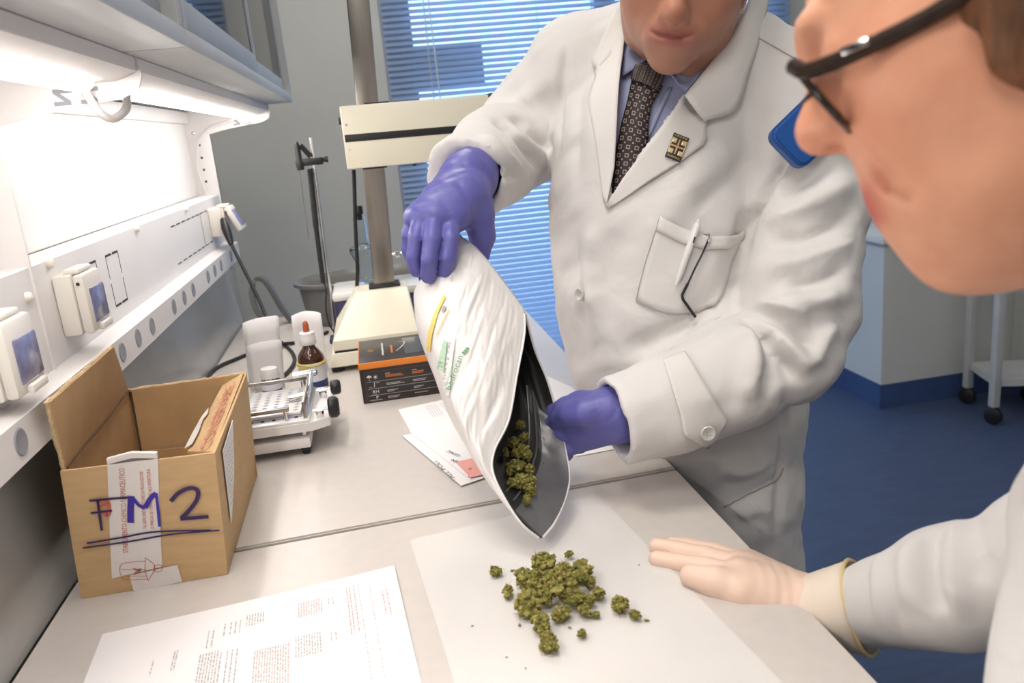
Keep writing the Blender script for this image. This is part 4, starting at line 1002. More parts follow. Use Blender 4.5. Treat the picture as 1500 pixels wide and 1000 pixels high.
# ------------------------------------------------------------------ sculpting kit: distance fields -> one continuous surface
class Field:
    def __init__(self, lo, hi, h):
        self.lo = np.array(lo, float); self.h = h
        self.n = np.ceil((np.array(hi, float)-self.lo)/h).astype(int)+1
        self.F = np.full(self.n, 0.2)
        self.ax = [self.lo[k]+h*np.arange(self.n[k]) for k in range(3)]
    def region(self, lo, hi):
        a = np.clip(np.floor((np.array(lo)-self.lo)/self.h).astype(int), 0, self.n-1)
        b = np.clip(np.ceil((np.array(hi)-self.lo)/self.h).astype(int)+1, 1, self.n)
        if np.any(b <= a): return None, None
        sl = tuple(slice(a[k], b[k]) for k in range(3))
        X, Y, Z = np.meshgrid(*[self.ax[k][sl[k]] for k in range(3)], indexing='ij', sparse=True)
        return sl, (X, Y, Z)
    def put(self, lo, hi, fn, k, op='add'):
        m = k+4*self.h
        sl, g = self.region(np.array(lo)-m, np.array(hi)+m)
        if sl is None: return
        d = fn(*g); A = self.F[sl]
        if op == 'add':
            if k > 0:
                hh = np.maximum(k-np.abs(A-d), 0)/k; self.F[sl] = np.minimum(A, d)-hh*hh*k*0.25
            else: self.F[sl] = np.minimum(A, d)
        else:
            d = -d
            if k > 0:
                hh = np.maximum(k-np.abs(A-d), 0)/k; self.F[sl] = np.maximum(A, d)+hh*hh*k*0.25
            else: self.F[sl] = np.maximum(A, d)
    def cone(self, a, b, ra, rb, k=0.01, op='add'):
        a = np.asarray(a, float); b = np.asarray(b, float); ba = b-a; L2 = max(ba@ba, 1e-12); R = max(ra, rb)
        def fn(X, Y, Z):
            px, py, pz = X-a[0], Y-a[1], Z-a[2]
            t = np.clip((px*ba[0]+py*ba[1]+pz*ba[2])/L2, 0, 1)
            return np.sqrt((px-t*ba[0])**2+(py-t*ba[1])**2+(pz-t*ba[2])**2)-(ra+t*(rb-ra))
        self.put(np.minimum(a, b)-R, np.maximum(a, b)+R, fn, k, op)
    def chain(self, pts, rs, k=0.01, op='add'):
        for i in range(len(pts)-1): self.cone(pts[i], pts[i+1], rs[i], rs[i+1], k, op)
    def ball(self, c, r, k=0.01, op='add'): self.cone(c, np.asarray(c, float)+1e-6, r, r, k, op)
    def ell(self, c, r, A=None, k=0.01, op='add'):
        c = np.asarray(c, float); r = np.asarray(r, float); A = np.eye(3) if A is None else np.asarray(A, float); rm = r.min(); R = r.max()
        def fn(X, Y, Z):
            px, py, pz = X-c[0], Y-c[1], Z-c[2]; s = 0; s2 = 0
            for j in range(3):
                q = px*A[j][0]+py*A[j][1]+pz*A[j][2]; s = s+(q/r[j])**2; s2 = s2+(q/r[j]**2)**2
            k0 = np.sqrt(s); k1 = np.sqrt(s2)
            return k0*(k0-1.0)/np.maximum(k1, 1e-6)
        self.put(c-R, c+R, fn, k, op)
    def ecap(self, a, b, ra, rb, S, T, k=0.02, op='add'):
        """capsule with an elliptic section: ra, rb = (half along S, half along T) at each end"""
        a = np.asarray(a, float); b = np.asarray(b, float); ba = b-a; L2 = max(ba@ba, 1e-12); R = max(max(ra), max(rb))
        def fn(X, Y, Z):
            px, py, pz = X-a[0], Y-a[1], Z-a[2]
            t = np.clip((px*ba[0]+py*ba[1]+pz*ba[2])/L2, 0, 1)
            qx, qy, qz = px-t*ba[0], py-t*ba[1], pz-t*ba[2]
            rs = ra[0]+t*(rb[0]-ra[0]); rt = ra[1]+t*(rb[1]-ra[1])
            qs = qx*S[0]+qy*S[1]+qz*S[2]; qt = qx*T[0]+qy*T[1]+qz*T[2]
            o2 = np.maximum(qx*qx+qy*qy+qz*qz-qs*qs-qt*qt, 0); rm = np.minimum(rs, rt)
            k0 = np.sqrt((qs/rs)**2+(qt/rt)**2+o2/rm**2); k1 = np.sqrt((qs/rs**2)**2+(qt/rt**2)**2+o2/rm**4)
            return k0*(k0-1)/np.maximum(k1, 1e-6)
        self.put(np.minimum(a, b)-R, np.maximum(a, b)+R, fn, k, op)
    def cut(self, p, nrm, rad=None, k=0.0):
        """remove what lies on the nrm side of the plane through p (within rad of p)"""
        p = np.asarray(p, float); nrm = np.asarray(nrm, float)/np.linalg.norm(nrm)
        R = rad if rad else 10.0
        sl, g = self.region(p-R, p+R)
        if sl is None: return
        X, Y, Z = g
        d = (X-p[0])*nrm[0]+(Y-p[1])*nrm[1]+(Z-p[2])*nrm[2]
        if rad:
            rr = np.sqrt((X-p[0])**2+(Y-p[1])**2+(Z-p[2])**2); d = np.minimum(d, (rad*0.92-rr))
        self.F[sl] = np.maximum(self.F[sl], d)
    def surf(self):
        F = self.F; I = F < 0; nx, ny, nz = F.shape
        cnt = np.zeros((nx-1, ny-1, nz-1), np.int8)
        for dx in (0, 1):
            for dy in (0, 1):
                for dz in (0, 1): cnt += I[dx:nx-1+dx, dy:ny-1+dy, dz:nz-1+dz]
        mix = (cnt > 0) & (cnt < 8); ci, cj, ck_ = np.nonzero(mix)
        idx = np.full(mix.shape, -1, np.int64); idx[ci, cj, ck_] = np.arange(len(ci))
        acc = np.zeros((len(ci), 3)); num = np.zeros(len(ci))
        for ax in range(3):
            o = [k for k in range(3) if k != ax]
            for u in (0, 1):
                for v in (0, 1):
                    off = [0, 0, 0]; off[o[0]] = u; off[o[1]] = v
                    off2 = list(off); off2[ax] = 1
                    f0 = F[ci+off[0], cj+off[1], ck_+off[2]]; f1 = F[ci+off2[0], cj+off2[1], ck_+off2[2]]
                    m = (f0 < 0) != (f1 < 0)
                    t = np.where(m, f0/np.where(m, f0-f1, 1), 0)
                    p = np.tile(np.array(off, float), (len(ci), 1)); p[:, ax] = t
                    acc[m] += p[m]; num[m] += 1
        V = self.lo+self.h*(np.stack([ci, cj, ck_], -1)+acc/np.maximum(num, 1)[:, None])
        Q = []
        for ax in range(3):
            o = [(ax+1) % 3, (ax+2) % 3]
            s0 = [slice(1, -1)]*3; s0[ax] = slice(0, -1); s1 = [slice(1, -1)]*3; s1[ax] = slice(1, None)
            a = I[tuple(s0)]; b = I[tuple(s1)]
            for flip, m in ((False, a & ~b), (True, ~a & b)):
                w = np.stack(np.nonzero(m), -1)
                if not len(w): continue
                w = w+1; w[:, ax] -= 1
                cs = []
                for du, dv in ((-1, -1), (0, -1), (0, 0), (-1, 0)):
                    c = w.copy(); c[:, o[0]] += du; c[:, o[1]] += dv; cs.append(idx[c[:, 0], c[:, 1], c[:, 2]])
                q = np.stack(cs, -1); Q.append(q[:, ::-1] if flip else q)
        Q = np.concatenate(Q); Q = Q[(Q >= 0).all(1)]
        return V, Q

def vnormals(V, Q):
    a = V[Q[:, 2]]-V[Q[:, 0]]; b = V[Q[:, 3]]-V[Q[:, 1]]; n = np.cross(a, b)
    N = np.zeros_like(V)
    for k in range(4): np.add.at(N, Q[:, k], n)
    return N/np.maximum(np.linalg.norm(N, axis=1, keepdims=True), 1e-12)
def relax(V, Q, it=2, lam=0.5):
    for _ in range(it):
        S = np.zeros_like(V); c = np.zeros(len(V))
        for k in range(4):
            for j in (1, 3):
                np.add.at(S, Q[:, k], V[Q[:, (k+j) % 4]]); np.add.at(c, Q[:, k], 1)
        V = V*(1-lam)+lam*S/np.maximum(c, 1)[:, None]
    return V
def wav(p, freq, seed, n=5):
    """smooth pseudo-noise in about -1..1"""
    r = np.random.RandomState(seed); out = np.zeros(len(p))
    for _ in range(n):
        d = r.normal(size=3); d /= np.linalg.norm(d); ph = r.uniform(0, 6.28, 2); f = freq*r.uniform(0.6, 1.5)
        e = r.normal(size=3); e /= np.linalg.norm(e)
        out += np.sin((p@d)*f+ph[0]+1.3*np.sin((p@e)*f*0.6+ph[1]))
    return out/n*1.6
def fast_mesh(name, V, Q, smooth=True):
    me = bpy.data.meshes.new(name)
    me.vertices.add(len(V)); me.vertices.foreach_set('co', np.ascontiguousarray(V, dtype=np.float32).ravel())
    me.loops.add(len(Q)*4); me.polygons.add(len(Q))
    me.loops.foreach_set('vertex_index', np.ascontiguousarray(Q, dtype=np.int32).ravel())
    me.polygons.foreach_set('loop_start', np.arange(0, len(Q)*4, 4, dtype=np.int32))
    me.update(calc_edges=True); me.validate()
    if smooth: me.shade_smooth()
    return me
def paint(me, cols):
    at = me.color_attributes.new('tint', 'FLOAT_COLOR', 'POINT')
    c = np.ones((len(me.vertices), 4), np.float32); c[:, :3] = cols; at.data.foreach_set('color', c.ravel())
def sub(o, lv=1):
    m_ = o.modifiers.new('smooth', 'SUBSURF'); m_.levels = lv; m_.render_levels = lv
def bvh_of(V, Q): return BVHTree.FromPolygons([tuple(v) for v in V], [tuple(int(i) for i in q) for q in Q])
def hit(bvh, x, y, depth=1.1):
    v = RAY(x, y); r = bvh.ray_cast(Vector(CAM), Vector(v))
    if r[0] is None:
        r = bvh.find_nearest(Vector(P(x, y, depth)))
    return np.array(r[0]), np.array(r[1])
def drape(bvh, A, B, nu, nv, off, name, mt, parent, thick=0.0014, depth=1.1, lift=None, sm=True, edge_drop=0.0, uvscale=None, smooth_pts=0):
    """a piece of cloth laid on the surface between the two outlines A and B (seen from the photograph's side)"""
    a = resample(A, nu+1); b = resample(B, nu+1); G = np.zeros((nv+1, nu+1, 3)); NN = np.zeros((nv+1, nu+1, 3))
    for j in range(nv+1):
        for i in range(nu+1):
            q = a[i]*(1-j/nv)+b[i]*(j/nv); p, nr = hit(bvh, q[0], q[1], depth)
            if nr@(CAM-p) < 0: nr = -nr
            G[j, i] = p; NN[j, i] = nr
    for _ in range(smooth_pts):
        G2 = G.copy(); G2[1:-1, 1:-1] = (G[:-2, 1:-1]+G[2:, 1:-1]+G[1:-1, :-2]+G[1:-1, 2:])/4; G = G2
        N2 = NN.copy(); N2[1:-1] += NN[:-2]+NN[2:]; N2[:, 1:-1] += NN[:, :-2]+NN[:, 2:]; NN = N2/np.linalg.norm(N2, axis=2, keepdims=True)
    for j in range(nv+1):
        for i in range(nu+1):
            o_ = off if lift is None else off+lift(i/nu, j/nv)
            G[j, i] += NN[j, i]*o_
    V = G.reshape(-1, 3); fs = [(j*(nu+1)+i, j*(nu+1)+i+1, (j+1)*(nu+1)+i+1, (j+1)*(nu+1)+i) for j in range(nv) for i in range(nu)]
    me = mesh_from(name, V, fs, 180 if sm else 0)
    n0 = np.array(me.polygons[len(fs)//2].normal); c0 = np.array(me.polygons[len(fs)//2].center)
    if n0@(CAM-c0) < 0: me.flip_normals()
    uv = me.uv_layers.new(name='UVMap')
    for li, l in enumerate(me.loops):
        vi = l.vertex_index; uv.data[li].uv = ((vi % (nu+1))/nu, (vi//(nu+1))/nv)
    o = link(name, me, mt, parent)
    if thick:
        s_ = o.modifiers.new('thickness', 'SOLIDIFY'); s_.thickness = thick; s_.offset = -1
    return o
def inside(poly, X, Y):
    r = np.zeros(len(X), bool); n = len(poly); j = n-1
    for i in range(n):
        xi, yi = poly[i]; xj, yj = poly[j]
        c = ((yi > Y) != (yj > Y)) & (X < (xj-xi)*(Y-yi)/(yj-yi+1e-12)+xi)
        r ^= c; j = i
    return r
def strokes(V, Q, L, depth=1.1):
    """press folds into cloth: each stroke = (pixel path on the visible side, width, height)"""
    N = vnormals(V, Q); bv = bvh_of(V, Q); D = np.zeros(len(V))
    for path, wd_, ht in L:
        pts = []
        for q in resample(np.array(spline([np.array(p, float) for p in path], 6)), max(6, len(path)*6)):
            p, nr = hit(bv, q[0], q[1], depth); pts.append(p)
        pts = np.array(pts); lo = pts.min(0)-3*wd_; hi = pts.max(0)+3*wd_
        sel = np.nonzero(((V > lo) & (V < hi)).all(1))[0]
        if not len(sel): continue
        best = np.full(len(sel), 1e9); bt = np.zeros(len(sel))
        for i in range(len(pts)-1):
            a = pts[i]; ba = pts[i+1]-a; t = np.clip(((V[sel]-a)@ba)/max(ba@ba, 1e-12), 0, 1)
            d = np.linalg.norm(V[sel]-a-t[:, None]*ba, axis=1); m_ = d < best
            best[m_] = d[m_]; bt[m_] = (i+t[m_])/(len(pts)-1)
        fade = np.clip(np.minimum(bt, 1-bt)*5, 0.15, 1)
        D[sel] += ht*fade*np.exp(-(best/wd_)**2)
    return V+N*D[:, None]

# ------------------------------------------------------------------ the foil bag
M_foil = bpy.data.materials.new('white_foil'); M_foil.use_nodes = True
nt = M_foil.node_tree; b = nt.nodes['Principled BSDF']
b.inputs['Base Color'].default_value = (0.80, 0.78, 0.77, 1); b.inputs['Roughness'].default_value = 0.36; b.inputs['Coat Weight'].default_value = 0.2; b.inputs['Coat Roughness'].default_value = 0.15
tc = nt.nodes.new('ShaderNodeTexCoord'); mp = nt.nodes.new('ShaderNodeMapping'); mp.inputs['Rotation'].default_value = (0.3, 0.9, 0.2); mp.inputs['Scale'].default_value = (1, 1, 0.35)
nt.links.new(tc.outputs['Object'], mp.inputs[0])
vo = nt.nodes.new('ShaderNodeTexVoronoi'); vo.feature = 'DISTANCE_TO_EDGE'; vo.inputs['Scale'].default_value = 38
nz_ = nt.nodes.new('ShaderNodeTexNoise'); nz_.inputs['Scale'].default_value = 22; nz_.inputs['Detail'].default_value = 5; nz_.inputs['Distortion'].default_value = 1.5
mi_ = nt.nodes.new('ShaderNodeMix'); mi_.data_type = 'FLOAT'; mi_.inputs[0].default_value = 0.6
nt.links.new(mp.outputs[0], vo.inputs['Vector']); nt.links.new(mp.outputs[0], nz_.inputs['Vector'])
nt.links.new(vo.outputs[0], mi_.inputs[2]); nt.links.new(nz_.outputs[0], mi_.inputs[3])
bp = nt.nodes.new('ShaderNodeBump'); bp.inputs['Strength'].default_value = 0.45; bp.inputs['Distance'].default_value = 0.006
nt.links.new(mi_.outputs[0], bp.inputs['Height']); nt.links.new(bp.outputs[0], b.inputs['Normal'])
M_foilin = mat('dark_foil_lining', (0.030, 0.030, 0.030), 0.42, metal=0.25, var=0.2, scale=20, bump=0.25, bscale=60)
M_foilband = mat('silver_foil_seam', (0.16, 0.16, 0.165), 0.38, metal=0.4, var=0.12, scale=30, bump=0.2, bscale=80)

bag = empty('foil_bag', tuple(P(740, 600, 0.97)), 'crumpled white foil bag tipped over, its dark mouth open towards the buds', 'bag')
def curve(pts, n): return resample(np.array(spline([np.array(p, float) for p in pts], 10)), n)
NU, NV = 72, 96
# (pixel x, pixel y, depth) outlines
front_lip = curve([(768, 452, 1.010), (768, 490, 0.985), (757, 550, 0.960), (745, 615, 0.940), (724, 660, 0.928), (722, 692, 0.915), (741, 733, 0.902), (765, 768, 0.893), (792, 790, 0.892)], NV)
back_lip = curve([(768, 452, 1.010), (783, 510, 1.018), (803, 560, 1.016), (820, 622, 1.005), (833, 690, 0.975), (829, 725, 0.950), (812, 765, 0.918), (792, 790, 0.892)], NV)
end_front = curve([(673, 344, 1.045), (660, 362, 1.022), (640, 385, 1.012), (620, 405, 1.015), (607, 425, 1.025), (606, 445, 1.032)], NV)
top_mid = np.array((722, 385, 1.030)); bot_mid = np.array((664, 640, 0.985))
# edges of the bag body (fold lines): top edge end->mouth, bottom edge end->mouth
top_edge = curve([(673, 344, 1.045), (700, 364, 1.035), (735, 407, 1.022), (768, 452, 1.010)], NU)
bot_edge = curve([(606, 445, 1.032), (613, 490, 1.022), (636, 552, 1.006), (664, 620, 0.985), (693, 668, 0.958), (722, 712, 0.930), (757, 755, 0.908), (792, 790, 0.892)], NU)
def coons(end, lip):
    G = np.zeros((NV, NU, 3))
    for j in range(NV):
        v = j/(NV-1)
        for i in range(NU):
            u = i/(NU-1)
            lu = end[j]*(1-u)+lip[j]*u; lv = top_edge[i]*(1-v)+bot_edge[i]*v
            bl_ = (end[0]*(1-u)+lip[0]*u)*(1-v)+(end[-1]*(1-u)+lip[-1]*u)*v
            G[j, i] = lu+lv-bl_
    return G
def to_world(G): return np.array([[P(*q) for q in row] for row in G])
GF = coons(end_front, front_lip)
for j in range(NV):
    for i in range(NU):
        u, v = i/(NU-1), j/(NV-1)
        GF[j, i, 2] -= 0.050*math.sin(PI*min(u*0.85+0.05, 1))*math.sin(PI*v)**0.8*(1-0.35*u)
GB = coons(end_front, back_lip)
for j in range(NV):
    for i in range(NU):
        u, v = i/(NU-1), j/(NV-1)
        GB[j, i, 2] += 0.045*math.sin(PI*v)**0.8*math.sin(PI*min(u*0.8+0.08, 1))
WF, WB = to_world(GF), to_world(GB)
def crumple(W, seed, amp):
    sh = W.shape; p = W.reshape(-1, 3); r = np.random.RandomState(seed)
    uu, vv = np.meshgrid(np.linspace(0, 1, sh[1]), np.linspace(0, 1, sh[0]))
    H = np.zeros(len(p))
    q0 = np.stack([uu.ravel()*0.20, vv.ravel()*0.27, np.zeros(len(p))], -1)
    for f, a, an, el in ((60, 0.42, 0.25, 0.30), (140, 0.30, -0.2, 0.16), (260, 0.22, 0.1, 0.12), (420, 0.14, 0.35, 0.15)):
        c_, s_ = math.cos(an), math.sin(an)
        q = np.stack([q0[:, 0]*c_-q0[:, 1]*s_, (q0[:, 0]*s_+q0[:, 1]*c_)*el, q0[:, 2]], -1)
        H += a*(1-np.abs(wav(q, f, seed+f, 4)))
    H = (H-H.mean())*amp
    e = (np.minimum(vv, 1-vv)*9).clip(0, 1)*(np.minimum(1.0-uu, 1)*6+0.25).clip(0, 1)
    d = (CAM-p); d /= np.linalg.norm(d, axis=1, keepdims=True)
    return (p+d*(H*e.ravel())[:, None]).reshape(sh)
WF = crumple(WF, 3, 0.0095); WB = crumple(WB, 8, 0.007)
WB[:, 0] = WF[:, 0]; WB[0] = WF[0]; WB[-1] = WF[-1]
def grid_faces(nv, nu, flip=False):
    f = [(j*nu+i, j*nu+i+1, (j+1)*nu+i+1, (j+1)*nu+i) for j in range(nv-1) for i in range(nu-1)]
    return [q[::-1] for q in f] if flip else f
def panel(name, W, seam_side):
    me = mesh_from(name, W.reshape(-1, 3), grid_faces(NV, NU), 180)
    k = len(me.polygons)//2+NU//2; c = np.array(me.polygons[k].center); n0 = np.array(me.polygons[k].normal)
    want = (CAM-c) if name == 'front_panel' else (c-CAM)
    if n0@want < 0: me.flip_normals()
    o = link(name, me, [M_foil, M_foilin], bag)
    s_ = o.modifiers.new('lining', 'SOLIDIFY'); s_.thickness = 0.0012; s_.offset = -1; s_.material_offset = 1; s_.material_offset_rim = 0
    return o
panel('front_panel', WF, 1); panel('back_panel', WB, -1)
# silver heat-seal band and zip ridge on the inside of the back lip
Ls = []
for i0, i1, up_ in ((NU-1, NU-4, 0.0018),):
    vs = []; js = list(range(int(NV*0.50), NV-1)); cc = GB.copy()
    for j in js:
        for i in np.linspace(NU-1, NU-11, 6):
            k = int(i); p = WB[j, k]; d = (CAM-p)/np.linalg.norm(CAM-p); vs.append(p+d*0.0022)
    me = mesh_from('seam_band', vs, grid_faces(len(js), 6), 180); link('seam_band', me, M_foilband, bag)
for kk in (NU-13, NU-16):
    pts = [WB[j, kk]+(CAM-WB[j, kk])/np.linalg.norm(CAM-WB[j, kk])*0.003 for j in range(int(NV*0.45), NV-3)]
    MB().tube(pts, 0.0014, 6).build('zip_ridge', M_foilband, bag)
MB().tube([q for q in WB[2:-1, -1]], 0.0017, 6).build('bag_lip', M_foil, bag); MB().tube([q for q in WF[2:-1, -1]], 0.0014, 6).build('bag_lip', M_foil, bag)
# print on the bag, laid on the front panel
M_green = mat('green_print', (0.10, 0.33, 0.17), 0.5, var=0.05)
M_palegreen = mat('pale_green_print', (0.42, 0.60, 0.45), 0.5, var=0.05)
M_gold = mat('yellow_print', (0.80, 0.60, 0.16), 0.5, var=0.05)
bagbv = BVHTree.FromPolygons([tuple(v) for v in WF.reshape(-1, 3)], grid_faces(NV, NU))
def on_bag(x, y, off=0.0035):
    p, nr = hit(bagbv, x, y, 1.0); d = (CAM-p)/np.linalg.norm(CAM-p); return p+d*off
def bag_text(txt, a, b, size_px, mt, name='bag_print'):
    v, f = text_mesh(txt, 10.0); v = v.copy(); a = np.array(a, float); b = np.array(b, float); L = np.linalg.norm(b-a)
    ex = (b-a)/L; ey = np.array((ex[1], -ex[0])); v[:, 0] *= L/v[:, 0].max(); v[:, 1] *= size_px/7.0
    mb = MB(); mb.add([on_bag(*(a+ex*q[0]+ey*q[1])) for q in v], f); mb.build(name, mt, bag, smooth=0, recalc=False)
def bag_stripe(A, B, mt, name='bag_print', n=14):
    a = resample(A, n); b = resample(B, n)
    mb = MB(); mb.add([on_bag(*q, 0.003) for q in a]+[on_bag(*q, 0.003) for q in b], [(i, i+1, n+i+1, n+i) for i in range(n-1)])
    mb.build(name, mt, bag, smooth=0, recalc=False)
bag_text('bedrocan', (660, 572), (678, 522), 9, M_green)
bag_text('cannabis flos', (654, 566), (670, 522), 5, M_palegreen)
for k in range(3):
    bag_stripe([(676+k*3, 517-k*3), (678+k*3, 514-k*3)], [(680+k*3, 519-k*3), (682+k*3, 516-k*3)], M_green, n=3)
bag_stripe([(624, 512), (627, 487), (636, 457), (650, 431)], [(630, 515), (633, 489), (641, 459), (653, 434)], M_gold)
bag_stripe([(646, 455), (650, 447)], [(650, 457), (654, 449)], M_ink, n=4)
bag_stripe([(639, 490), (648, 468), (657, 452)], [(640, 491), (649, 469), (658, 453)], M_gold, n=8)
bag_stripe([(648, 578), (654, 530), (660, 492)], [(658, 580), (662, 532), (667, 494)], M_paper, n=10)
bag_text('Flos 5 g  EXP', (652, 556), (661, 499), 3.5, M_ink)
bag_stripe([(640, 540), (645, 515), (650, 497)], [(650, 544), (653, 518), (655, 500)], M_palegreen, n=8)

# ------------------------------------------------------------------ cannabis buds
def leafy(name, pts_scale, seed, n=80):
    """one knobbly bud about 1 unit long: many small calyxes set around a core"""
    r = np.random.RandomState(seed); mb = MB()
    core = bmesh.new(); bmesh.ops.create_icosphere(core, subdivisions=2, radius=0.33)
    for v in core.verts: v.co = Vector((v.co.x*pts_scale[0], v.co.y*pts_scale[1], v.co.z*pts_scale[2]))
    mb.bm(core)
    for k in range(n):
        d = r.normal(size=3); d /= np.linalg.norm(d)
        c = d*np.array(pts_scale)*(0.30+0.12*r.rand()); s = 0.05+0.065*r.rand()
        b_ = bmesh.new(); bmesh.ops.create_icosphere(b_, subdivisions=1, radius=1.0)
        ax = Vector(d+0.7*r.normal(size=3)).normalized(); Rm = ax.to_track_quat('Z', 'Y').to_matrix()
        e = 1.05+0.45*r.rand()
        for v in b_.verts:
            q = v.co.copy(); j = 1+0.22*r.normal()
            q = Vector((q.x*s*j, q.y*s*0.8*j, q.z*s*e))
            v.co = Vector(c)+Rm @ q
        mb.bm(b_)
    for k in range(8):
        d = r.normal(size=3); d /= np.linalg.norm(d); c = d*np.array(pts_scale)*0.40
        t_ = r.normal(size=3)*0.12
        mb.tube([c, c+d*0.05+t_*0.5, c+d*0.10+t_], [0.012, 0.009, 0.004], 4, mi=1)
    return mb.mesh(name, smooth=50)
M_bud = bpy.data.materials.new('bud_green'); M_bud.use_nodes = True
nt = M_bud.node_tree; b = nt.nodes['Principled BSDF']; b.inputs['Roughness'].default_value = 0.85; b.inputs['Specular IOR Level'].default_value = 0.2
tc = nt.nodes.new('ShaderNodeTexCoord'); n1 = nt.nodes.new('ShaderNodeTexNoise'); n1.inputs['Scale'].default_value = 5.5; n1.inputs['Detail'].default_value = 6
rp = nt.nodes.new('ShaderNodeValToRGB'); el = rp.color_ramp.elements
el[0].position = 0.30; el[0].color = (0.16, 0.15, 0.04, 1); el[1].position = 0.72; el[1].color = (0.70, 0.62, 0.22, 1)
e2 = el.new(0.45); e2.color = (0.30, 0.285, 0.08, 1); e3 = el.new(0.58); e3.color = (0.48, 0.43, 0.13, 1)
nt.links.new(tc.outputs['Object'], n1.inputs[0]); nt.links.new(n1.outputs[0], rp.inputs[0]); nt.links.new(rp.outputs[0], b.inputs['Base Color'])
bp = nt.nodes.new('ShaderNodeBump'); bp.inputs['Strength'].default_value = 0.6; bp.inputs['Distance'].default_value = 0.03
n2 = nt.nodes.new('ShaderNodeTexNoise'); n2.inputs['Scale'].default_value = 28; n2.inputs['Detail'].default_value = 4
nt.links.new(tc.outputs['Object'], n2.inputs[0]); nt.links.new(n2.outputs[0], bp.inputs['Height']); nt.links.new(bp.outputs[0], b.inputs['Normal'])
M_pist = mat('orange_pistil', (0.34, 0.14, 0.03), 0.8, var=0.3, scale=30)
bud_me = []
for k, sc in enumerate(((1, .85, .8), (1, .75, .7), (.9, .9, .8), (1.15, .7, .7), (1, .6, .6))):
    me = leafy('bud', sc, 20+k, 95 if k < 4 else 60); me.materials.append(M_bud); me.materials.append(M_pist); bud_me.append(me)
HEAP = 'dried green bud lying in the middle of the heap on the sheet'
BUDS = [  # pixel centre, pixel size, height above sheet, label
    (797, 824, 40, 0.0, 'large green bud at the back of the heap, under the bag tip'), (852, 835, 40, 0.0, 'large green bud at the back right of the heap'), (826, 834, 26, 0.008, None),
    (770, 848, 38, 0.0, 'large green bud at the left side of the heap'), (744, 866, 24, 0.0, 'small bud at the left tip of the heap'), (786, 858, 26, 0.006, None), (803, 846, 28, 0.010, None),
    (824, 850, 32, 0.012, None), (846, 846, 26, 0.010, None), (812, 862, 34, 0.012, None), (830, 870, 28, 0.006, None), (797, 874, 28, 0.004, None), (773, 884, 42, 0.0, 'wide green bud at the lower left of the heap'),
    (864, 852, 22, 0.0, 'small reddish bud at the right edge of the heap'), (877, 868, 26, 0.0, 'green bud at the far right of the heap, in a row of two'), (862, 878, 22, 0.002, None), (846, 876, 28, 0.004, None),
    (838, 866, 24, 0.008, None), (822, 898, 28, 0.0, 'elongated bud at the front of the heap'), (856, 893, 26, 0.0, 'yellowish bud at the lower right of the heap'), (873, 900, 13, 0.0, 'tiny bud beside the yellowish bud at the heap front'),
    (792, 912, 34, 0.0, 'round bud in front of the heap, above the lowest bud'), (803, 936, 26, 0.0, 'lowest bud but one, touching the round bud'), (804, 946, 24, 0.0, 'lowest bud of all, nearest the camera'),
    (852, 927, 17, 0.0, 'single small bud lying apart below the heap'), (726, 836, 21, 0.0, 'single small bud lying apart left of the heap'), (833, 811, 15, 0.002, 'small leafy bud standing behind the heap'),
    (908, 885, 28, 0.0, 'reddish green bud lying apart right of the heap'), (930, 900, 18, 0.0, 'small oval bud beside the reddish one at the right'), (812, 840, 24, 0.012, None), (836, 856, 24, 0.014, None), (784, 842, 24, 0.010, None)]
rng = random.Random(11)
for k, (x, y, s, hz, lab) in enumerate(BUDS):
    me = bud_me[k % 5]; o = bpy.data.objects.new('bud', me); COL.objects.link(o)
    size = s*0.92*0.87/FPX*1.17
    p = onz(x, y, 0.9018+size*0.36+hz)
    o.location = p; o.scale = (size,)*3; o.rotation_euler = (rng.uniform(-.5, .5), rng.uniform(-.5, .5), rng.uniform(0, 6.28))
    tag(o, lab or HEAP, 'bud', 'dried buds heaped on the sheet')
# stray crumbs
crumb = leafy('crumb', (1.2, .5, .4), 77, 8); crumb.materials.append(M_bud); crumb.materials.append(M_pist)
for k, (x, y, s, lab) in enumerate([(751, 835, 9, 'tiny curled crumb between the lone left bud and the heap'), (761, 915, 8, 'tiny dark crumb left of the round front bud'), (947, 908, 9, 'tiny dark crumb right of the small oval bud'), (936, 827, 4, 'speck of bud near the gloved fingertips'), (835, 919, 7, 'tiny crumb above the lone small front bud'), (692, 916, 5, 'speck of bud far left on the sheet'), (770, 978, 4, 'speck of bud at the bottom of the sheet'), (742, 962, 4, 'speck of bud low on the sheet')]):
    o = bpy.data.objects.new('bud_crumb', crumb); COL.objects.link(o); size = s*0.80/FPX*1.1
    o.location = onz(x, y, 0.9012+size*0.2); o.scale = (size,)*3; o.rotation_euler = (0, 0, k*1.3); tag(o, lab, 'crumb', 'bud crumbs on the sheet')
# buds still inside the bag, resting on its lower panel
M_in = []
for k, (x, y, s) in enumerate([(752, 648, 22), (768, 662, 26), (757, 682, 28), (776, 688, 22), (765, 705, 28), (777, 716, 22), (752, 706, 20), (768, 640, 18), (741, 662, 16), (762, 622, 16), (772, 732, 16), (779, 702, 18), (756, 664, 18), (747, 690, 16)]):
    o = bpy.data.objects.new('bud', bud_me[(k*3) % 5]); COL.objects.link(o); size = s*0.98/FPX*1.1
    fi = np.argmin(np.linalg.norm(GB[:, :, :2].reshape(-1, 2)-np.array((x, y)), axis=1)); q = WB.reshape(-1, 3)[fi]
    d = proj(q)[2]-0.012
    o.location = P(x, y, d); o.scale = (size,)*3; o.rotation_euler = (rng.uniform(0, 6), rng.uniform(0, 6), rng.uniform(0, 6))
    tag(o, 'dried green bud still inside the open mouth of the foil bag', 'bud', 'buds inside the bag')
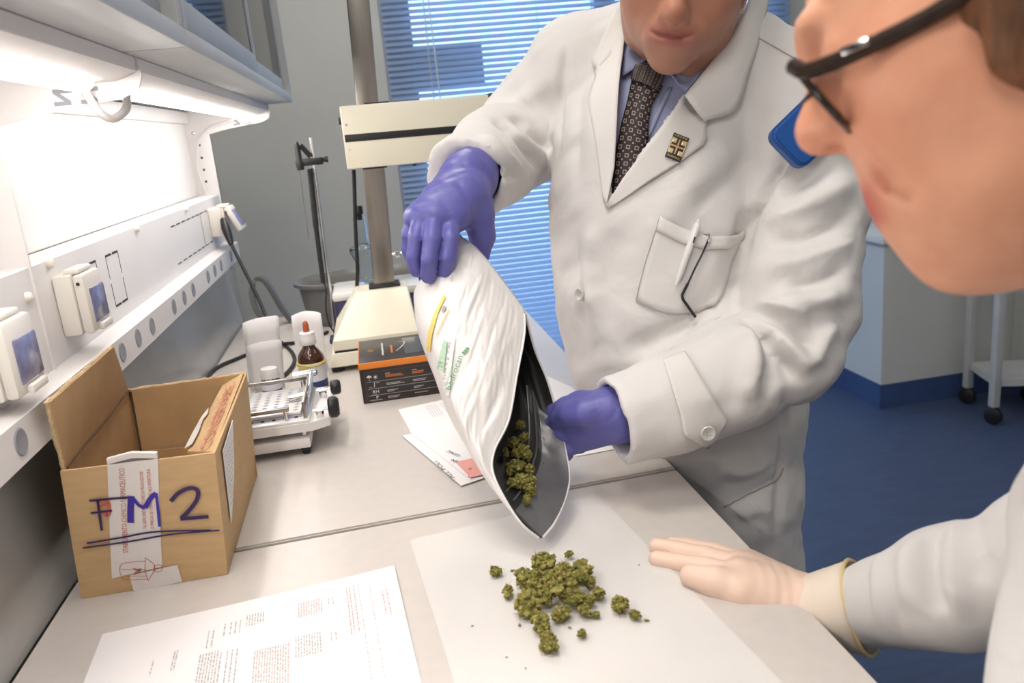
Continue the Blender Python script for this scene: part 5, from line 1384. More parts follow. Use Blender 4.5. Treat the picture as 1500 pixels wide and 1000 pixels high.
# ------------------------------------------------------------------ people: materials
def skin_mat(name, base, rough=0.5):
    m = bpy.data.materials.new(name); m.use_nodes = True; nt = m.node_tree; b = nt.nodes['Principled BSDF']
    at = nt.nodes.new('ShaderNodeVertexColor'); at.layer_name = 'tint'
    tc = nt.nodes.new('ShaderNodeTexCoord'); nz = nt.nodes.new('ShaderNodeTexNoise'); nz.inputs['Scale'].default_value = 45; nz.inputs['Detail'].default_value = 5
    nt.links.new(tc.outputs['Object'], nz.inputs[0])
    mx = nt.nodes.new('ShaderNodeMix'); mx.data_type = 'RGBA'; mx.blend_type = 'MULTIPLY'; mx.inputs[0].default_value = 0.28
    nt.links.new(at.outputs[0], mx.inputs[6])
    rp = nt.nodes.new('ShaderNodeValToRGB'); rp.color_ramp.elements[0].color = (0.75, 0.6, 0.55, 1); rp.color_ramp.elements[1].color = (1, 1, 1, 1)
    rp.color_ramp.elements[0].position = 0.35; rp.color_ramp.elements[1].position = 0.6
    nt.links.new(nz.outputs[0], rp.inputs[0]); nt.links.new(rp.outputs[0], mx.inputs[7]); nt.links.new(mx.outputs[2], b.inputs['Base Color'])
    b.inputs['Roughness'].default_value = rough; b.inputs['Subsurface Weight'].default_value = 0.12
    b.inputs['Subsurface Radius'].default_value = (0.010, 0.004, 0.002); b.inputs['Subsurface Scale'].default_value = 0.5
    bp = nt.nodes.new('ShaderNodeBump'); bp.inputs['Strength'].default_value = 0.12; bp.inputs['Distance'].default_value = 0.001
    n2 = nt.nodes.new('ShaderNodeTexNoise'); n2.inputs['Scale'].default_value = 420; nt.links.new(tc.outputs['Object'], n2.inputs[0])
    nt.links.new(n2.outputs[0], bp.inputs['Height']); nt.links.new(bp.outputs[0], b.inputs['Normal'])
    return m
M_skin = skin_mat('skin_tanned', None); M_skin2 = skin_mat('skin_fair', None)
M_coat = mat('white_cotton_coat', (0.68, 0.665, 0.655), 0.8, var=0.015, scale=6, bump=0.10, bscale=500, spec=0.3)
def soft_folds(m):
    nt = m.node_tree; bp0 = [n for n in nt.nodes if n.type == 'BUMP'][0]; tc = [n for n in nt.nodes if n.type == 'TEX_COORD'][0]
    nz = nt.nodes.new('ShaderNodeTexNoise'); nz.inputs['Scale'].default_value = 13; nz.inputs['Detail'].default_value = 2.5; nz.inputs['Distortion'].default_value = 1.2
    bp = nt.nodes.new('ShaderNodeBump'); bp.inputs['Strength'].default_value = 0.35; bp.inputs['Distance'].default_value = 0.012
    nt.links.new(tc.outputs['Object'], nz.inputs[0]); nt.links.new(nz.outputs[0], bp.inputs['Height']); nt.links.new(bp0.outputs[0], bp.inputs['Normal']); nt.links.new(bp.outputs[0], nt.nodes['Principled BSDF'].inputs['Normal'])
soft_folds(M_coat)
M_lapel = mat('white_cotton_lapel', (0.71, 0.69, 0.67), 0.8, var=0.015, scale=6, bump=0.10, bscale=500, spec=0.3)
M_thread = mat('grey_seam_thread', (0.40, 0.38, 0.37), 0.9, var=0.05)
M_shirt = mat('pale_blue_shirt', (0.30, 0.33, 0.50), 0.75, var=0.03, scale=8, bump=0.08, bscale=600)
M_nitrile = mat('violet_nitrile_glove', (0.12, 0.12, 0.39), 0.42, var=0.06, scale=14, bump=0.22, bscale=120, stretch=(1, 1, 3))
M_latex = mat('cream_latex_glove', (0.78, 0.58, 0.47), 0.42, var=0.05, scale=16, bump=0.15, bscale=90, sss=0.1)
M_latexc = mat('cream_latex_cuff', (0.78, 0.68, 0.57), 0.5, var=0.04, scale=16, bump=0.2, bscale=60)
M_trous = mat('dark_trousers', (0.03, 0.032, 0.04), 0.85, var=0.1)
M_shoe = mat('black_leather', (0.02, 0.018, 0.017), 0.35, var=0.1)
M_hair1 = mat('dark_grey_hair', (0.07, 0.06, 0.055), 0.6, var=0.3, scale=30, stretch=(1, 1, 6))
M_hair2 = mat('auburn_hair', (0.16, 0.065, 0.025), 0.55, var=0.4, scale=30, stretch=(6, 6, 1), bump=0.3, bscale=60)
M_button = mat('grey_pearl_button', (0.55, 0.54, 0.52), 0.25, var=0.1, coat=0.4)
M_eye = mat('eye_white', (0.75, 0.72, 0.70), 0.15, var=0.02, coat=0.5)
M_iris = mat('brown_iris', (0.06, 0.03, 0.02), 0.1, var=0.2)
# tie: dark brown with rows of small pale squares and dots
M_tie = bpy.data.materials.new('spotted_brown_tie'); M_tie.use_nodes = True
nt = M_tie.node_tree; b = nt.nodes['Principled BSDF']; b.inputs['Roughness'].default_value = 0.6
tc = nt.nodes.new('ShaderNodeTexCoord'); mp = nt.nodes.new('ShaderNodeMapping'); mp.inputs['Scale'].default_value = (14.0, 3.6, 1); nt.links.new(tc.outputs['UV'], mp.inputs[0])
def mnode(op, a, b_=None):
    n = nt.nodes.new('ShaderNodeMath'); n.operation = op
    for i, q in enumerate((a, b_)):
        if q is None: continue
        if isinstance(q, (int, float)): n.inputs[i].default_value = q
        else: nt.links.new(q, n.inputs[i])
    return n.outputs[0]
sx = nt.nodes.new('ShaderNodeSeparateXYZ'); nt.links.new(mp.outputs[0], sx.inputs[0])
fx_ = mnode('ABSOLUTE', mnode('SUBTRACT', mnode('FRACT', sx.outputs[0]), 0.5)); fy_2 = mnode('ABSOLUTE', mnode('SUBTRACT', mnode('FRACT', sx.outputs[1]), 0.5))
mxd = mnode('MAXIMUM', fx_, fy_2)
sq = mnode('MULTIPLY', mnode('LESS_THAN', mxd, 0.24), mnode('GREATER_THAN', mxd, 0.14))
gx = mnode('FRACT', mnode('ADD', sx.outputs[0], 0.5)); gy = mnode('FRACT', mnode('ADD', sx.outputs[1], 0.5))
dt = mnode('LESS_THAN', mnode('MAXIMUM', mnode('ABSOLUTE', mnode('SUBTRACT', gx, 0.5)), mnode('ABSOLUTE', mnode('SUBTRACT', gy, 0.5))), 0.10)
mk = mnode('MAXIMUM', sq, dt)
cm = nt.nodes.new('ShaderNodeMix'); cm.data_type = 'RGBA'; nt.links.new(mk, cm.inputs[0]); cm.inputs[6].default_value = (0.022, 0.011, 0.012, 1); cm.inputs[7].default_value = (0.30, 0.25, 0.23, 1)
nt.links.new(cm.outputs[2], b.inputs['Base Color'])

def head_field(F, o, Rm, q):
    """o origin between the ears, Rm columns = (forward, left, up) in world; q the head's measures"""
    L = lambda x, y, z: o+Rm @ np.array((x, y, z), float)
    A = Rm.T
    F.ell(L(-0.006, 0, q['skz']), (0.098, 0.076, 0.090), A, 0.0)
    F.ell(L(0.034, 0, q['fz']), (q['fx']-0.034, q['fw'], q['fh']), A, 0.03)
    F.ell(L(0.034, 0, q['jz']), (q['jx']-0.034, q['jw'], q.get('jh', 0.040)), A, 0.03)
    F.ell(L(q['chin'][0]-0.018, 0, q['chin'][1]), (0.020, 0.024, 0.018), A, 0.025)
    for s in (-1, 1):
        F.ell(L(q['ck'][0]-0.03, s*q['ck'][1], q['ck'][2]), (0.032, 0.024, 0.03), A, 0.025)
        F.cone(L(0.005, s*0.056, -0.03), L(0.0, s*0.052, -0.07), 0.016, 0.014, 0.03)
        F.ell(L(-0.012, s*0.079, 0.002), (0.017, 0.006, 0.030), A, 0.006)
    F.cone(L(q['brow'][0]-0.013, -0.03, q['brow'][1]-0.002), L(q['brow'][0]-0.013, 0.03, q['brow'][1]-0.002), 0.011, 0.011, 0.018)
    for s in (-1, 1):
        F.ball(L(q['eye'][0]+0.017, s*0.033, q['eye'][1]), 0.0165, 0.012, 'sub'); F.ball(L(q['eye'][0]-0.005, s*0.033, q['eye'][1]), 0.0134, 0.005)
        F.chain([L(q['eye'][0]+0.0065, s*0.022, q['eye'][1]-0.006), L(q['eye'][0]+0.009, s*0.033, q['eye'][1]-0.008), L(q['eye'][0]+0.005, s*0.045, q['eye'][1]-0.005)], [.0016, .0022, .0016], 0.002, 'sub')
    # nose
    F.cone(L(q['bridge'][0]-0.010, 0, q['bridge'][1]), L(q['tip'][0]-0.0135, 0, q['tip'][1]+0.001), 0.0085, 0.0125, 0.012)
    F.cone(L(q['tip'][0]-0.0135, 0, q['tip'][1]), L(q['tip'][0]-0.030, 0, q['tip'][1]-0.006), 0.0125, 0.010, 0.008)
    for s in (-1, 1):
        F.ball(L(q['tip'][0]-0.022, s*0.0125, q['tip'][1]-0.003), 0.0082, 0.007)
        F.ell(L(q['tip'][0]-0.019, s*0.006, q['tip'][1]-0.0145), (0.006, 0.0032, 0.004), A, 0.003, 'sub')
    # lips
    ux, uz = q['ul']; lx, lz = q['ll']
    F.ell(L((ux+lx)/2-0.020, 0, (uz+lz)/2), (0.022, 0.034, 0.024), A, 0.02)
    for s in (-1, 1):
        F.cone(L(ux-0.006, s*0.004, uz), L(ux-0.0105, s*0.026, uz-0.003), 0.0060, 0.0030, 0.005)
        F.cone(L(lx-0.007, s*0.001, lz), L(lx-0.0110, s*0.023, lz+0.004), 0.0068, 0.0034, 0.005)
        F.chain([L(ux+0.001, s*0.0005, (uz+lz)/2+0.0006), L(ux-0.0015, s*0.014, (uz+lz)/2+0.0002), L(ux-0.0060, s*0.030, (uz+lz)/2+q.get('smile', 0.001))], [0.0020, 0.0020, 0.0016], 0.003, 'sub')
        # fold from nostril past the mouth corner
        F.chain([L(q['tip'][0]-0.024, s*0.021, q['tip'][1]-0.002), L(ux-0.004, s*0.034, uz+0.008), L(ux-0.014, s*0.041, lz)], [0.0028, 0.0034, 0.002], 0.008, 'sub')
    # neck
    F.cone(L(-0.025, 0, -0.045), np.asarray(q['neck'], float), q.get('nr', 0.054), q.get('nr', 0.054)+0.004, 0.03)
def head_tint(V, o, Rm, q, base, lip, stub=None):
    l = (V-o)@Rm; c = np.tile(np.array(base), (len(V), 1)); ux, uz = q['ul']; lx, lz = q['ll']
    w = np.exp(-((l[:, 1]/0.028)**4)-(((l[:, 2]-(uz+lz)/2)/(abs(uz-lz)/2+0.0065))**4))*(l[:, 0] > ux-0.028)
    c = c*(1-w[:, None])+np.array(lip)*w[:, None]
    ck = np.exp(-(((l[:, 2]-q['ck'][2])/0.03)**2)-((np.abs(l[:, 1])-0.045)/0.025)**2)*(l[:, 0] > 0.03)*0.35
    nt_ = np.exp(-(np.linalg.norm(l-np.array((q['tip'][0], 0, q['tip'][1])), axis=1)/0.022)**2)*0.4
    r = np.clip(ck+nt_, 0, 0.5)[:, None]; c = c*(1-r)+c*np.array((1.10, 0.78, 0.72))*r
    if stub is not None:
        s_ = np.clip((-l[:, 2]-0.035)/0.03, 0, 1)*(l[:, 0] > -0.01)*0.45*(1-w); c = c*(1-s_[:, None])+np.array(stub)*s_[:, None]
    return c
def basis(fwd, left):
    f = fwd/np.linalg.norm(fwd); l = left-f*(left@f); l /= np.linalg.norm(l); return np.stack([f, l, np.cross(f, l)], -1)

# ================================================================== the man in the white coat
man = empty('person', (0.50, 1.14, 0.0), 'man in white lab coat and dark tie tipping the foil bag with violet gloves', 'person')
pd, yw = math.radians(29), math.radians(16)
fw = -CF*math.cos(pd)*math.cos(yw)-CU*math.sin(pd)-CR*math.sin(yw)*math.cos(pd)
MR = basis(fw, CR-0.06*CU)
MQ = dict(skz=0.045, fz=-0.004, fx=0.098, fw=0.068, fh=0.078, jz=-0.046, jx=0.088, jw=0.056, chin=(0.095, -0.082), ck=(0.086, 0.044, -0.004), brow=(0.100, 0.043),
          eye=(0.080, 0.026), bridge=(0.104, 0.024), tip=(0.126, -0.020), ul=(0.1035, -0.045), ll=(0.1015, -0.0555), smile=0.004, nr=0.056)
MO = P(986, 19, 0.955)-MR @ np.array((0.126, 0, -0.020))
MQ['neck'] = P(1012, 118, 1.13)
F = Field(MO-0.15, MO+0.15, 0.0026)
F.lo = np.minimum(F.lo, MQ['neck']-0.08)
F = Field(np.minimum(MO-0.135, MQ['neck']-0.075), np.maximum(MO+0.14, MQ['neck']+0.07), 0.0023)
head_field(F, MO, MR, MQ)
Vh, Qh = F.surf(); Vh = relax(Vh, Qh, 2, 0.4)
# core of the body under the clothes
F2 = Field((0.0, 0.75, 0.05), (0.85, 1.60, 1.45), 0.014)
HORR = np.array((math.cos(YAW), -math.sin(YAW), 0)); HORF = np.array((math.sin(YAW), math.cos(YAW), 0))
neck = MQ['neck']
shR = P(842, 92, 1.235); shL = P(1165, 125, 1.13)
chest = P(968, 260, 1.195); waist = P(1010, 500, 1.215); hip = P(1066, 680, 1.27)
elR = P(768, 205, 1.33); wrR = P(690, 262, 1.09); elL = P(1165, 500, 1.05); wrL = P(896, 607, 1.0)
F2.cone(neck, chest, 0.048, 0.085, 0.03); F2.cone(chest, waist, 0.085, 0.09, 0.05); F2.cone(waist, hip, 0.095, 0.075, 0.05)
F2.cone(shR, shL, 0.036, 0.036, 0.03); F2.chain([shR, elR, wrR], [0.036, 0.034, 0.026], 0.02); F2.chain([shL, P(1185, 300, 1.10), elL, wrL], [0.036, 0.036, 0.034, 0.026], 0.02)
ankles = [np.array((0.51, 0.99, 0.09)), np.array((0.52, 1.22, 0.09))]; knees = [np.array((0.475, 1.01, 0.47)), np.array((0.48, 1.20, 0.47))]
hips_ = [hip+np.array((0.0, -0.07, 0.0)), hip+np.array((0.0, 0.07, 0.0))]
for k in range(2): F2.chain([hips_[k], knees[k], ankles[k]], [0.07, 0.05, 0.036], 0.03)
Vb, Qb = F2.surf()
V = np.concatenate([Vh, Vb]); Q = np.concatenate([Qh, Qb+len(Vh)])
me = fast_mesh('body', V, Q); SK1 = (0.48, 0.235, 0.155)
paint(me, np.concatenate([head_tint(Vh, MO, MR, MQ, SK1, (0.36, 0.12, 0.095), (0.36, 0.20, 0.145)), np.tile(np.array(SK1), (len(Vb), 1))]))
link('body', me, M_skin, man)
def eyes(o, Rm, q, parent):
    for s in (-1, 1):
        c = o+Rm @ np.array((q['eye'][0]-0.005, s*0.033, q['eye'][1]))
        e = MB().lathe([(-0.0115*math.cos(a), 0.0115*math.sin(a)) for a in np.linspace(0, PI, 13)], c, c+Rm[:, 0], n=18).build('eye', M_eye, parent)
        MB().lathe([(0.0103, 0.0055), (0.0119, 0.003), (0.0121, 0)], c, c+Rm @ np.array((1, 0, -0.35)), n=16).build('iris', M_iris, e)
eyes(MO, MR, MQ, man)
def hair_cap(o, Rm, name, mt, parent, c, r, front, low, h=0.006):
    F = Field(o-0.17, o+0.17, h); A = Rm.T; L = lambda x, y, z: o+Rm @ np.array((x, y, z), float)
    F.ell(L(*c), r, A, 0.0)
    F.ell(L(0.115, 0, front), (0.085, 0.085, 0.075), A, 0.02, 'sub'); F.cut(L(0, 0, low), -Rm[:, 2])
    F.cut(L(0.02, 0, 0.0), Rm[:, 0]*0.75-Rm[:, 2]*0.65)
    V, Q = F.surf(); V = relax(V, Q, 1); N = vnormals(V, Q); V = V+N*(0.0022*wav(V, 160, 5))[:, None]
    me = fast_mesh(name, V, Q); return link(name, me, mt, parent)
hair_cap(MO, MR, 'hair', M_hair1, man, (-0.012, 0, 0.055), (0.104, 0.084, 0.093), 0.01, -0.03)
for s in (-1, 1):
    pts = [MO+MR @ np.array((MQ['brow'][0]-0.001-0.014*t_, s*(0.014+0.036*t_), MQ['brow'][1]+0.004*math.sin(PI*t_))) for t_ in np.linspace(0, 1, 6)]
    MB().tube(pts, [0.002, 0.0035, 0.0035, 0.003, 0.0025, 0.0012], 6).build('eyebrow', M_hair1, man)

# trousers and shoes
F = Field((0.30, 0.85, 0.06), (0.78, 1.42, 0.98), 0.011)
for k in range(2): F.chain([hips_[k], knees[k], ankles[k]], [0.076, 0.064, 0.056], 0.03)
F.ell(hip, (0.08, 0.13, 0.10), None, 0.03); F.cut((0, 0, 0.075), (0, 0, -1)); F.cut((0, 0, 0.93), (0, 0, 1))
V, Q = F.surf(); link('trousers', fast_mesh('trousers', relax(V, Q, 2), Q), M_trous, man)
for k in range(2):
    F = Field(ankles[k]-np.array((0.24, 0.08, 0.10)), ankles[k]+np.array((0.10, 0.08, 0.08)), 0.006)
    a = ankles[k]; F.cone(a+(0.02, 0, -0.05), a+(-0.15, -0.0, -0.055), 0.036, 0.032, 0.02); F.cone(a+(0.0, 0, 0.0), a+(0.0, 0, -0.04), 0.042, 0.045, 0.03); F.cut((0, 0, 0.002), (0, 0, -1))
    V, Q = F.surf(); link('shoe', fast_mesh('shoe', relax(V, Q, 1), Q), M_shoe, man)

# the coat: one continuous cloth surface
S_, T_ = HORR, HORF
secs = [((985, 135, 1.165), .105, .085), ((965, 215, 1.19), .148, .118), ((962, 320, 1.20), .150, .130), ((978, 420, 1.205), .160, .140), ((1000, 505, 1.215), .164, .150),
        ((1036, 600, 1.24), .132, .160), ((1060, 690, 1.262), .100, .168), ((1066, 800, 1.285), .094, .172), ((1068, 920, 1.31), .098, .178), ((1070, 1010, 1.33), .10, .18)]
F = Field((-0.04, 0.80, 0.42), (0.80, 1.55, 1.56), 0.0062)
for (a, ra, rb), (c, rc, rd) in zip(secs[:-1], secs[1:]): F.ecap(P(*a), P(*c), (ra, rb), (rc, rd), S_, T_, 0.035)
F.cone(P(900, 88, 1.215), P(852, 92, 1.23), 0.060, 0.066, 0.05); F.cone(P(1080, 100, 1.14), P(1165, 128, 1.125), 0.062, 0.068, 0.05)
F.cone(P(930, 70, 1.21), P(1080, 85, 1.16), 0.062, 0.062, 0.05)
# image-left sleeve
c0, c1, c2, c3 = P(842, 105, 1.232), P(800, 165, 1.29), P(762, 212, 1.30), P(672, 268, 1.085)
F.chain([c0, c1, c2], [0.074, 0.076, 0.074], 0.030); F.chain([P(762, 208, 1.285), P(724, 232, 1.20), c3], [0.072, 0.066, 0.057], 0.02)
dv = (c3-P(724, 232, 1.20)); dv /= np.linalg.norm(dv); cp = P(690, 262, 1.105)
F.cone(cp-dv*0.055, cp+dv*0.12, 0.038, 0.041, 0.0, 'sub'); F.cut(cp+dv*0.004, dv, 0.11)
# image-right sleeve
e0, e1, e2, e3 = P(1172, 140, 1.125), P(1185, 300, 1.095), P(1172, 440, 1.062), P(1148, 515, 1.04)
F.chain([e0, e1, e2, e3], [0.072, 0.0735, 0.072, 0.066], 0.022); F.chain([P(1150, 520, 1.04), P(1060, 560, 1.02), P(990, 588, 1.005), P(880, 622, 0.985)], [0.066, 0.064, 0.059, 0.056], 0.016)
dl = P(880, 622, 0.985)-P(990, 588, 1.005); dl /= np.linalg.norm(dl); cl_ = P(897, 616, 0.988)
F.cone(cl_-dl*0.06, cl_+dl*0.10, 0.042, 0.045, 0.0, 'sub'); F.cut(cl_, dl, 0.10)
F.cut((0, 0, 0.44), (0, 0, -1))
# room for the neck
F.cone(neck+np.array((0, 0, -0.005)), MO+MR @ np.array((-0.02, 0, -0.02)), 0.064, 0.075, 0.012, 'sub')
Vc, Qc = F.surf(); Vc = relax(Vc, Qc, 2, 0.5)
# broad cloth undulation, stronger on the sleeves
arm = np.minimum(np.linalg.norm(Vc-np.asarray(e3), axis=1), np.linalg.norm(Vc-np.asarray(c2), axis=1))
aw = np.exp(-(arm/0.16)**2)
Nc = vnormals(Vc, Qc)
warp = Vc*np.array((1.0, 1.0, 1.6))
Vc = Vc+Nc*((0.0022+0.0035*aw)*wav(warp, 42, 4, 6)+(0.0010+0.0016*aw)*wav(warp, 95, 9, 6))[:, None]
W1 = 0.011
Vc = strokes(Vc, Qc, [
    ([(1140, 238), (1112, 292), (1094, 330), (1078, 380), (1072, 430), (1080, 452)], 0.009, -0.0247), ([(1160, 210), (1145, 240), (1130, 262)], 0.008, -0.0145),
    ([(1082, 452), (1130, 462), (1175, 488), (1200, 520)], 0.008, -0.0159), ([(1085, 462), (1120, 490), (1150, 530), (1162, 560)], 0.008, -0.0174), ([(1095, 455), (1140, 452), (1190, 470)], 0.011, 0.0145),
    ([(1090, 470), (1105, 510), (1098, 560), (1085, 590)], 0.013, 0.0145), ([(1130, 490), (1165, 520), (1190, 548)], 0.010, 0.0159), ([(1112, 478), (1128, 530), (1120, 580)], 0.009, -0.0116),
    ([(1255, 262), (1200, 292), (1150, 318), (1115, 325)], 0.012, 0.0130), ([(1262, 300), (1215, 335), (1165, 352), (1125, 350)], 0.012, -0.0116), ([(1258, 345), (1210, 372), (1160, 388), (1115, 388)], 0.013, 0.0130),
    ([(1245, 390), (1200, 412), (1150, 420)], 0.011, -0.0116), ([(1235, 430), (1190, 440), (1140, 445)], 0.012, 0.0130), ([(1225, 470), (1205, 500), (1190, 540)], 0.010, 0.0116), ([(1225, 230), (1180, 262), (1140, 290)], 0.012, -0.0101),
    ([(722, 170), (748, 192), (772, 218), (795, 246)], 0.008, -0.0188), ([(735, 182), (765, 205), (806, 238)], 0.010, 0.0101), ([(745, 165), (780, 195), (812, 225)], 0.012, -0.0101), ([(706, 195), (735, 222), (770, 262)], 0.009, 0.0101), ([(762, 128), (790, 170), (812, 200)], 0.014, 0.0087), ([(700, 235), (735, 250), (770, 255)], 0.008, -0.0087),
    ([(1095, 190), (1030, 250), (970, 320), (930, 370)], 0.022, 0.0087), ([(1110, 215), (1060, 270), (1010, 310)], 0.014, -0.0072), ([(1068, 420), (1010, 470), (950, 500), (905, 520)], 0.016, -0.0145), ([(1070, 445), (1020, 490), (960, 520)], 0.013, 0.0101),
    ([(842, 330), (846, 420), (856, 500)], 0.010, -0.0058), ([(868, 320), (862, 400), (868, 470)], 0.014, 0.0058), ([(905, 330), (890, 420), (898, 500)], 0.016, -0.0058), ([(830, 60), (824, 120), (820, 180), (814, 240)], 0.006, -0.0072), ([(880, 110), (872, 180), (868, 260)], 0.014, 0.0043), ([(850, 120), (846, 200), (845, 280)], 0.010, -0.0043),
    ([(1060, 742), (1100, 722), (1140, 700), (1148, 685)], 0.005, -0.0058), ([(1152, 560), (1148, 640), (1142, 720), (1136, 800)], 0.007, -0.0087), ([(1080, 760), (1110, 745), (1130, 760)], 0.012, 0.0087), ([(1050, 680), (1090, 690), (1130, 670)], 0.014, 0.0087)])
pc = proj(Vc)
# open the front in a V for shirt and tie
VEE = [(911, 44), (904, 90), (896, 160), (894, 225), (894, 290), (908, 268), (957, 200), (1002, 138), (1048, 78), (1066, 40), (1040, 10), (940, 10)]
fc = Vc[Qc].mean(1); pf = proj(fc); fn = np.cross(Vc[Qc[:, 2]]-Vc[Qc[:, 0]], Vc[Qc[:, 3]]-Vc[Qc[:, 1]])
fn /= np.maximum(np.linalg.norm(fn, axis=1, keepdims=True), 1e-12)
opening = inside(VEE, pf[:, 0], pf[:, 1]) & (((CAM-fc)*fn).sum(1) > 0) & (pf[:, 2] < 1.22)
bv = bvh_of(Vc, Qc)
Qo = Qc[~opening]
used = np.unique(Qo); remap = np.full(len(Vc), -1); remap[used] = np.arange(len(used))
coat = link('lab_coat', fast_mesh('lab_coat', Vc[used], remap[Qo]), M_coat, man)
s_ = coat.modifiers.new('cloth', 'SOLIDIFY'); s_.thickness = 0.0018; s_.offset = -1
sub(coat, 1)
# shirt under the coat
F = Field((0.15, 0.90, 1.02), (0.72, 1.40, 1.50), 0.008)
for (a, ra, rb), (c, rc, rd) in zip(secs[:3], secs[1:4]): F.ecap(P(*a), P(*c), (ra-0.013, rb-0.013), (rc-0.013, rd-0.013), S_, T_, 0.035)
F.cone(P(900, 88, 1.215), P(1080, 100, 1.14), 0.046, 0.046, 0.05); F.cone(chest, neck+np.array((0, 0, 0.012)), 0.07, 0.062, 0.05)
F.cone(neck+np.array((0, 0, 0.0)), MO+MR @ np.array((-0.02, 0, -0.02)), 0.056, 0.06, 0.008, 'sub')
Vs, Qs = F.surf(); Vs = relax(Vs, Qs, 2); link('shirt', fast_mesh('shirt', Vs, Qs), M_shirt, man)
sbv = bvh_of(Vs, Qs)
# shirt collar, placket, tie
ca = dict(depth=1.08, smooth_pts=3)
drape(sbv, [(921, 48), (917, 85), (916, 116)], [(958, 70), (955, 82), (950, 92)], 8, 6, 0.008, 'shirt_collar', M_shirt, man, 0.002, **ca)
drape(sbv, [(1056, 60), (1030, 100), (1004, 136)], [(1005, 84), (992, 98), (979, 105)], 8, 6, 0.009, 'shirt_collar', M_shirt, man, 0.002, **ca)
drape(sbv, [(985, 128), (968, 165), (950, 205)], [(979, 128), (962, 165), (944, 205)], 8, 2, 0.0025, 'shirt_placket', M_shirt, man, 0.0012, **ca)
drape(sbv, [(930, 112), (921, 150), (911, 185), (903, 225), (899, 285)], [(972, 128), (956, 155), (951, 180), (950, 205), (938, 285)], 26, 10, 0.006, 'tie', M_tie, man, 0.004, lift=lambda u, v: 0.007*math.sin(PI*v), **ca)
drape(sbv, [(937, 100), (933, 108), (929, 122)], [(976, 106), (976, 116), (966, 136)], 6, 8, 0.011, 'tie_knot', M_tie, man, 0.006, lift=lambda u, v: 0.008*math.sin(PI*v), **ca)
# collar and lapels of the coat
la = dict(depth=1.15, smooth_pts=2)
drape(bv, [(917, 52), (915, 90), (909, 130), (905, 190), (902, 245), (891, 302)], [(905, 22), (868, 92), (877, 108), (864, 146), (872, 200), (886, 296)], 22, 7, 0.0050, 'lapel', M_lapel, man, 0.0022, lift=lambda u, v: 0.006*(1-v)*(1-u*0.7), **la)
drape(bv, [(1062, 62), (1034, 98), (1004, 139), (957, 203), (915, 262), (890, 303)], [(1100, 30), (1098, 95), (1077, 160), (1030, 177), (1036, 210), (996, 238), (940, 274), (893, 306)], 26, 9, 0.0050, 'lapel', M_lapel, man, 0.0022, lift=lambda u, v: 0.007*(1-v)*(1-u*0.7), **la)
drape(bv, [(905, 18), (893, 40), (882, 64), (869, 94)], [(916, 30), (910, 60), (899, 85), (880, 106)], 10, 5, 0.0080, 'collar', M_lapel, man, 0.002, **la)
def collar_band(inner, outer, name):
    a = resample(np.array(spline([np.array(q, float) for q in inner], 6)), 20); o2 = []
    for x, y, d in resample(np.array(spline([np.array(q, float) for q in outer], 6)), 20):
        o2.append(P(x, y, d))
    a3 = [P(*q) for q in a]; vs = []; nv = 7
    for k in range(nv+1):
        t_ = k/nv
        for i_ in range(20): vs.append(a3[i_]*(1-t_)+o2[i_]*t_+(CAM-a3[i_])/np.linalg.norm(CAM-a3[i_])*0.008*math.sin(PI*t_))
    me = mesh_from(name, vs, grid_faces(nv+1, 20), 180)
    o = link(name, me, M_lapel, man); q = o.modifiers.new('cloth', 'SOLIDIFY'); q.thickness = 0.002; q.offset = 0
def cdep(x, y, off=0.010): return float(proj(hit(bv, x, y, 1.12)[0])[2])-off
collar_band([(1102, -30, 1.085), (1094, 10, 1.072), (1078, 45, 1.062), (1054, 76, 1.058), (1030, 106, 1.056), (1003, 140, cdep(985, 175, 0.012))],
            [(1130, -20, 1.12), (1122, 20, 1.10), (1112, 62, 1.075), (1096, 106, cdep(1100, 112)), (1078, 160, cdep(1078, 160)), (1031, 177, cdep(1031, 177))], 'collar')
# breast pocket and what it holds
pk = drape(bv, [(967, 318), (1002, 338), (1035, 348), (1066, 346), (1092, 338)], [(931, 441), (955, 452), (985, 460), (1018, 458), (1050, 448)], 16, 12, 0.0032, 'breast_pocket', M_coat, man, 0.0015, depth=1.1, smooth_pts=2, lift=lambda u, v: 0.005*math.sin(PI*u)*(1-v))
drape(bv, [(967, 318), (1002, 338), (1035, 348), (1066, 346), (1092, 338)], [(961, 337), (996, 357), (1031, 367), (1062, 365), (1086, 356)], 16, 3, 0.0050, 'pocket_hem', M_lapel, man, 0.001, depth=1.1, smooth_pts=1, lift=lambda u, v: 0.005*math.sin(PI*u))
def thread(pts, r=0.0007, off=0.0036, mt=None, name='seam'):
    q = [hit(bv, x, y, 1.1) for x, y in resample(np.array(spline([np.array(p, float) for p in pts], 6)), 24)]
    MB().tube([p+n_*off*(1 if n_@(CAM-p) > 0 else -1) for p, n_ in q], r, 5).build(name, mt or M_thread, man)
thread([(966, 320), (947, 380), (932, 440)], 0.0005); thread([(932, 441), (980, 460), (1050, 450)], 0.0005)
def surf_pt(x, y, off): 
    p, n_ = hit(bv, x, y, 1.1); n_ = n_ if n_@(CAM-p) > 0 else -n_
    return p+n_*off, n_
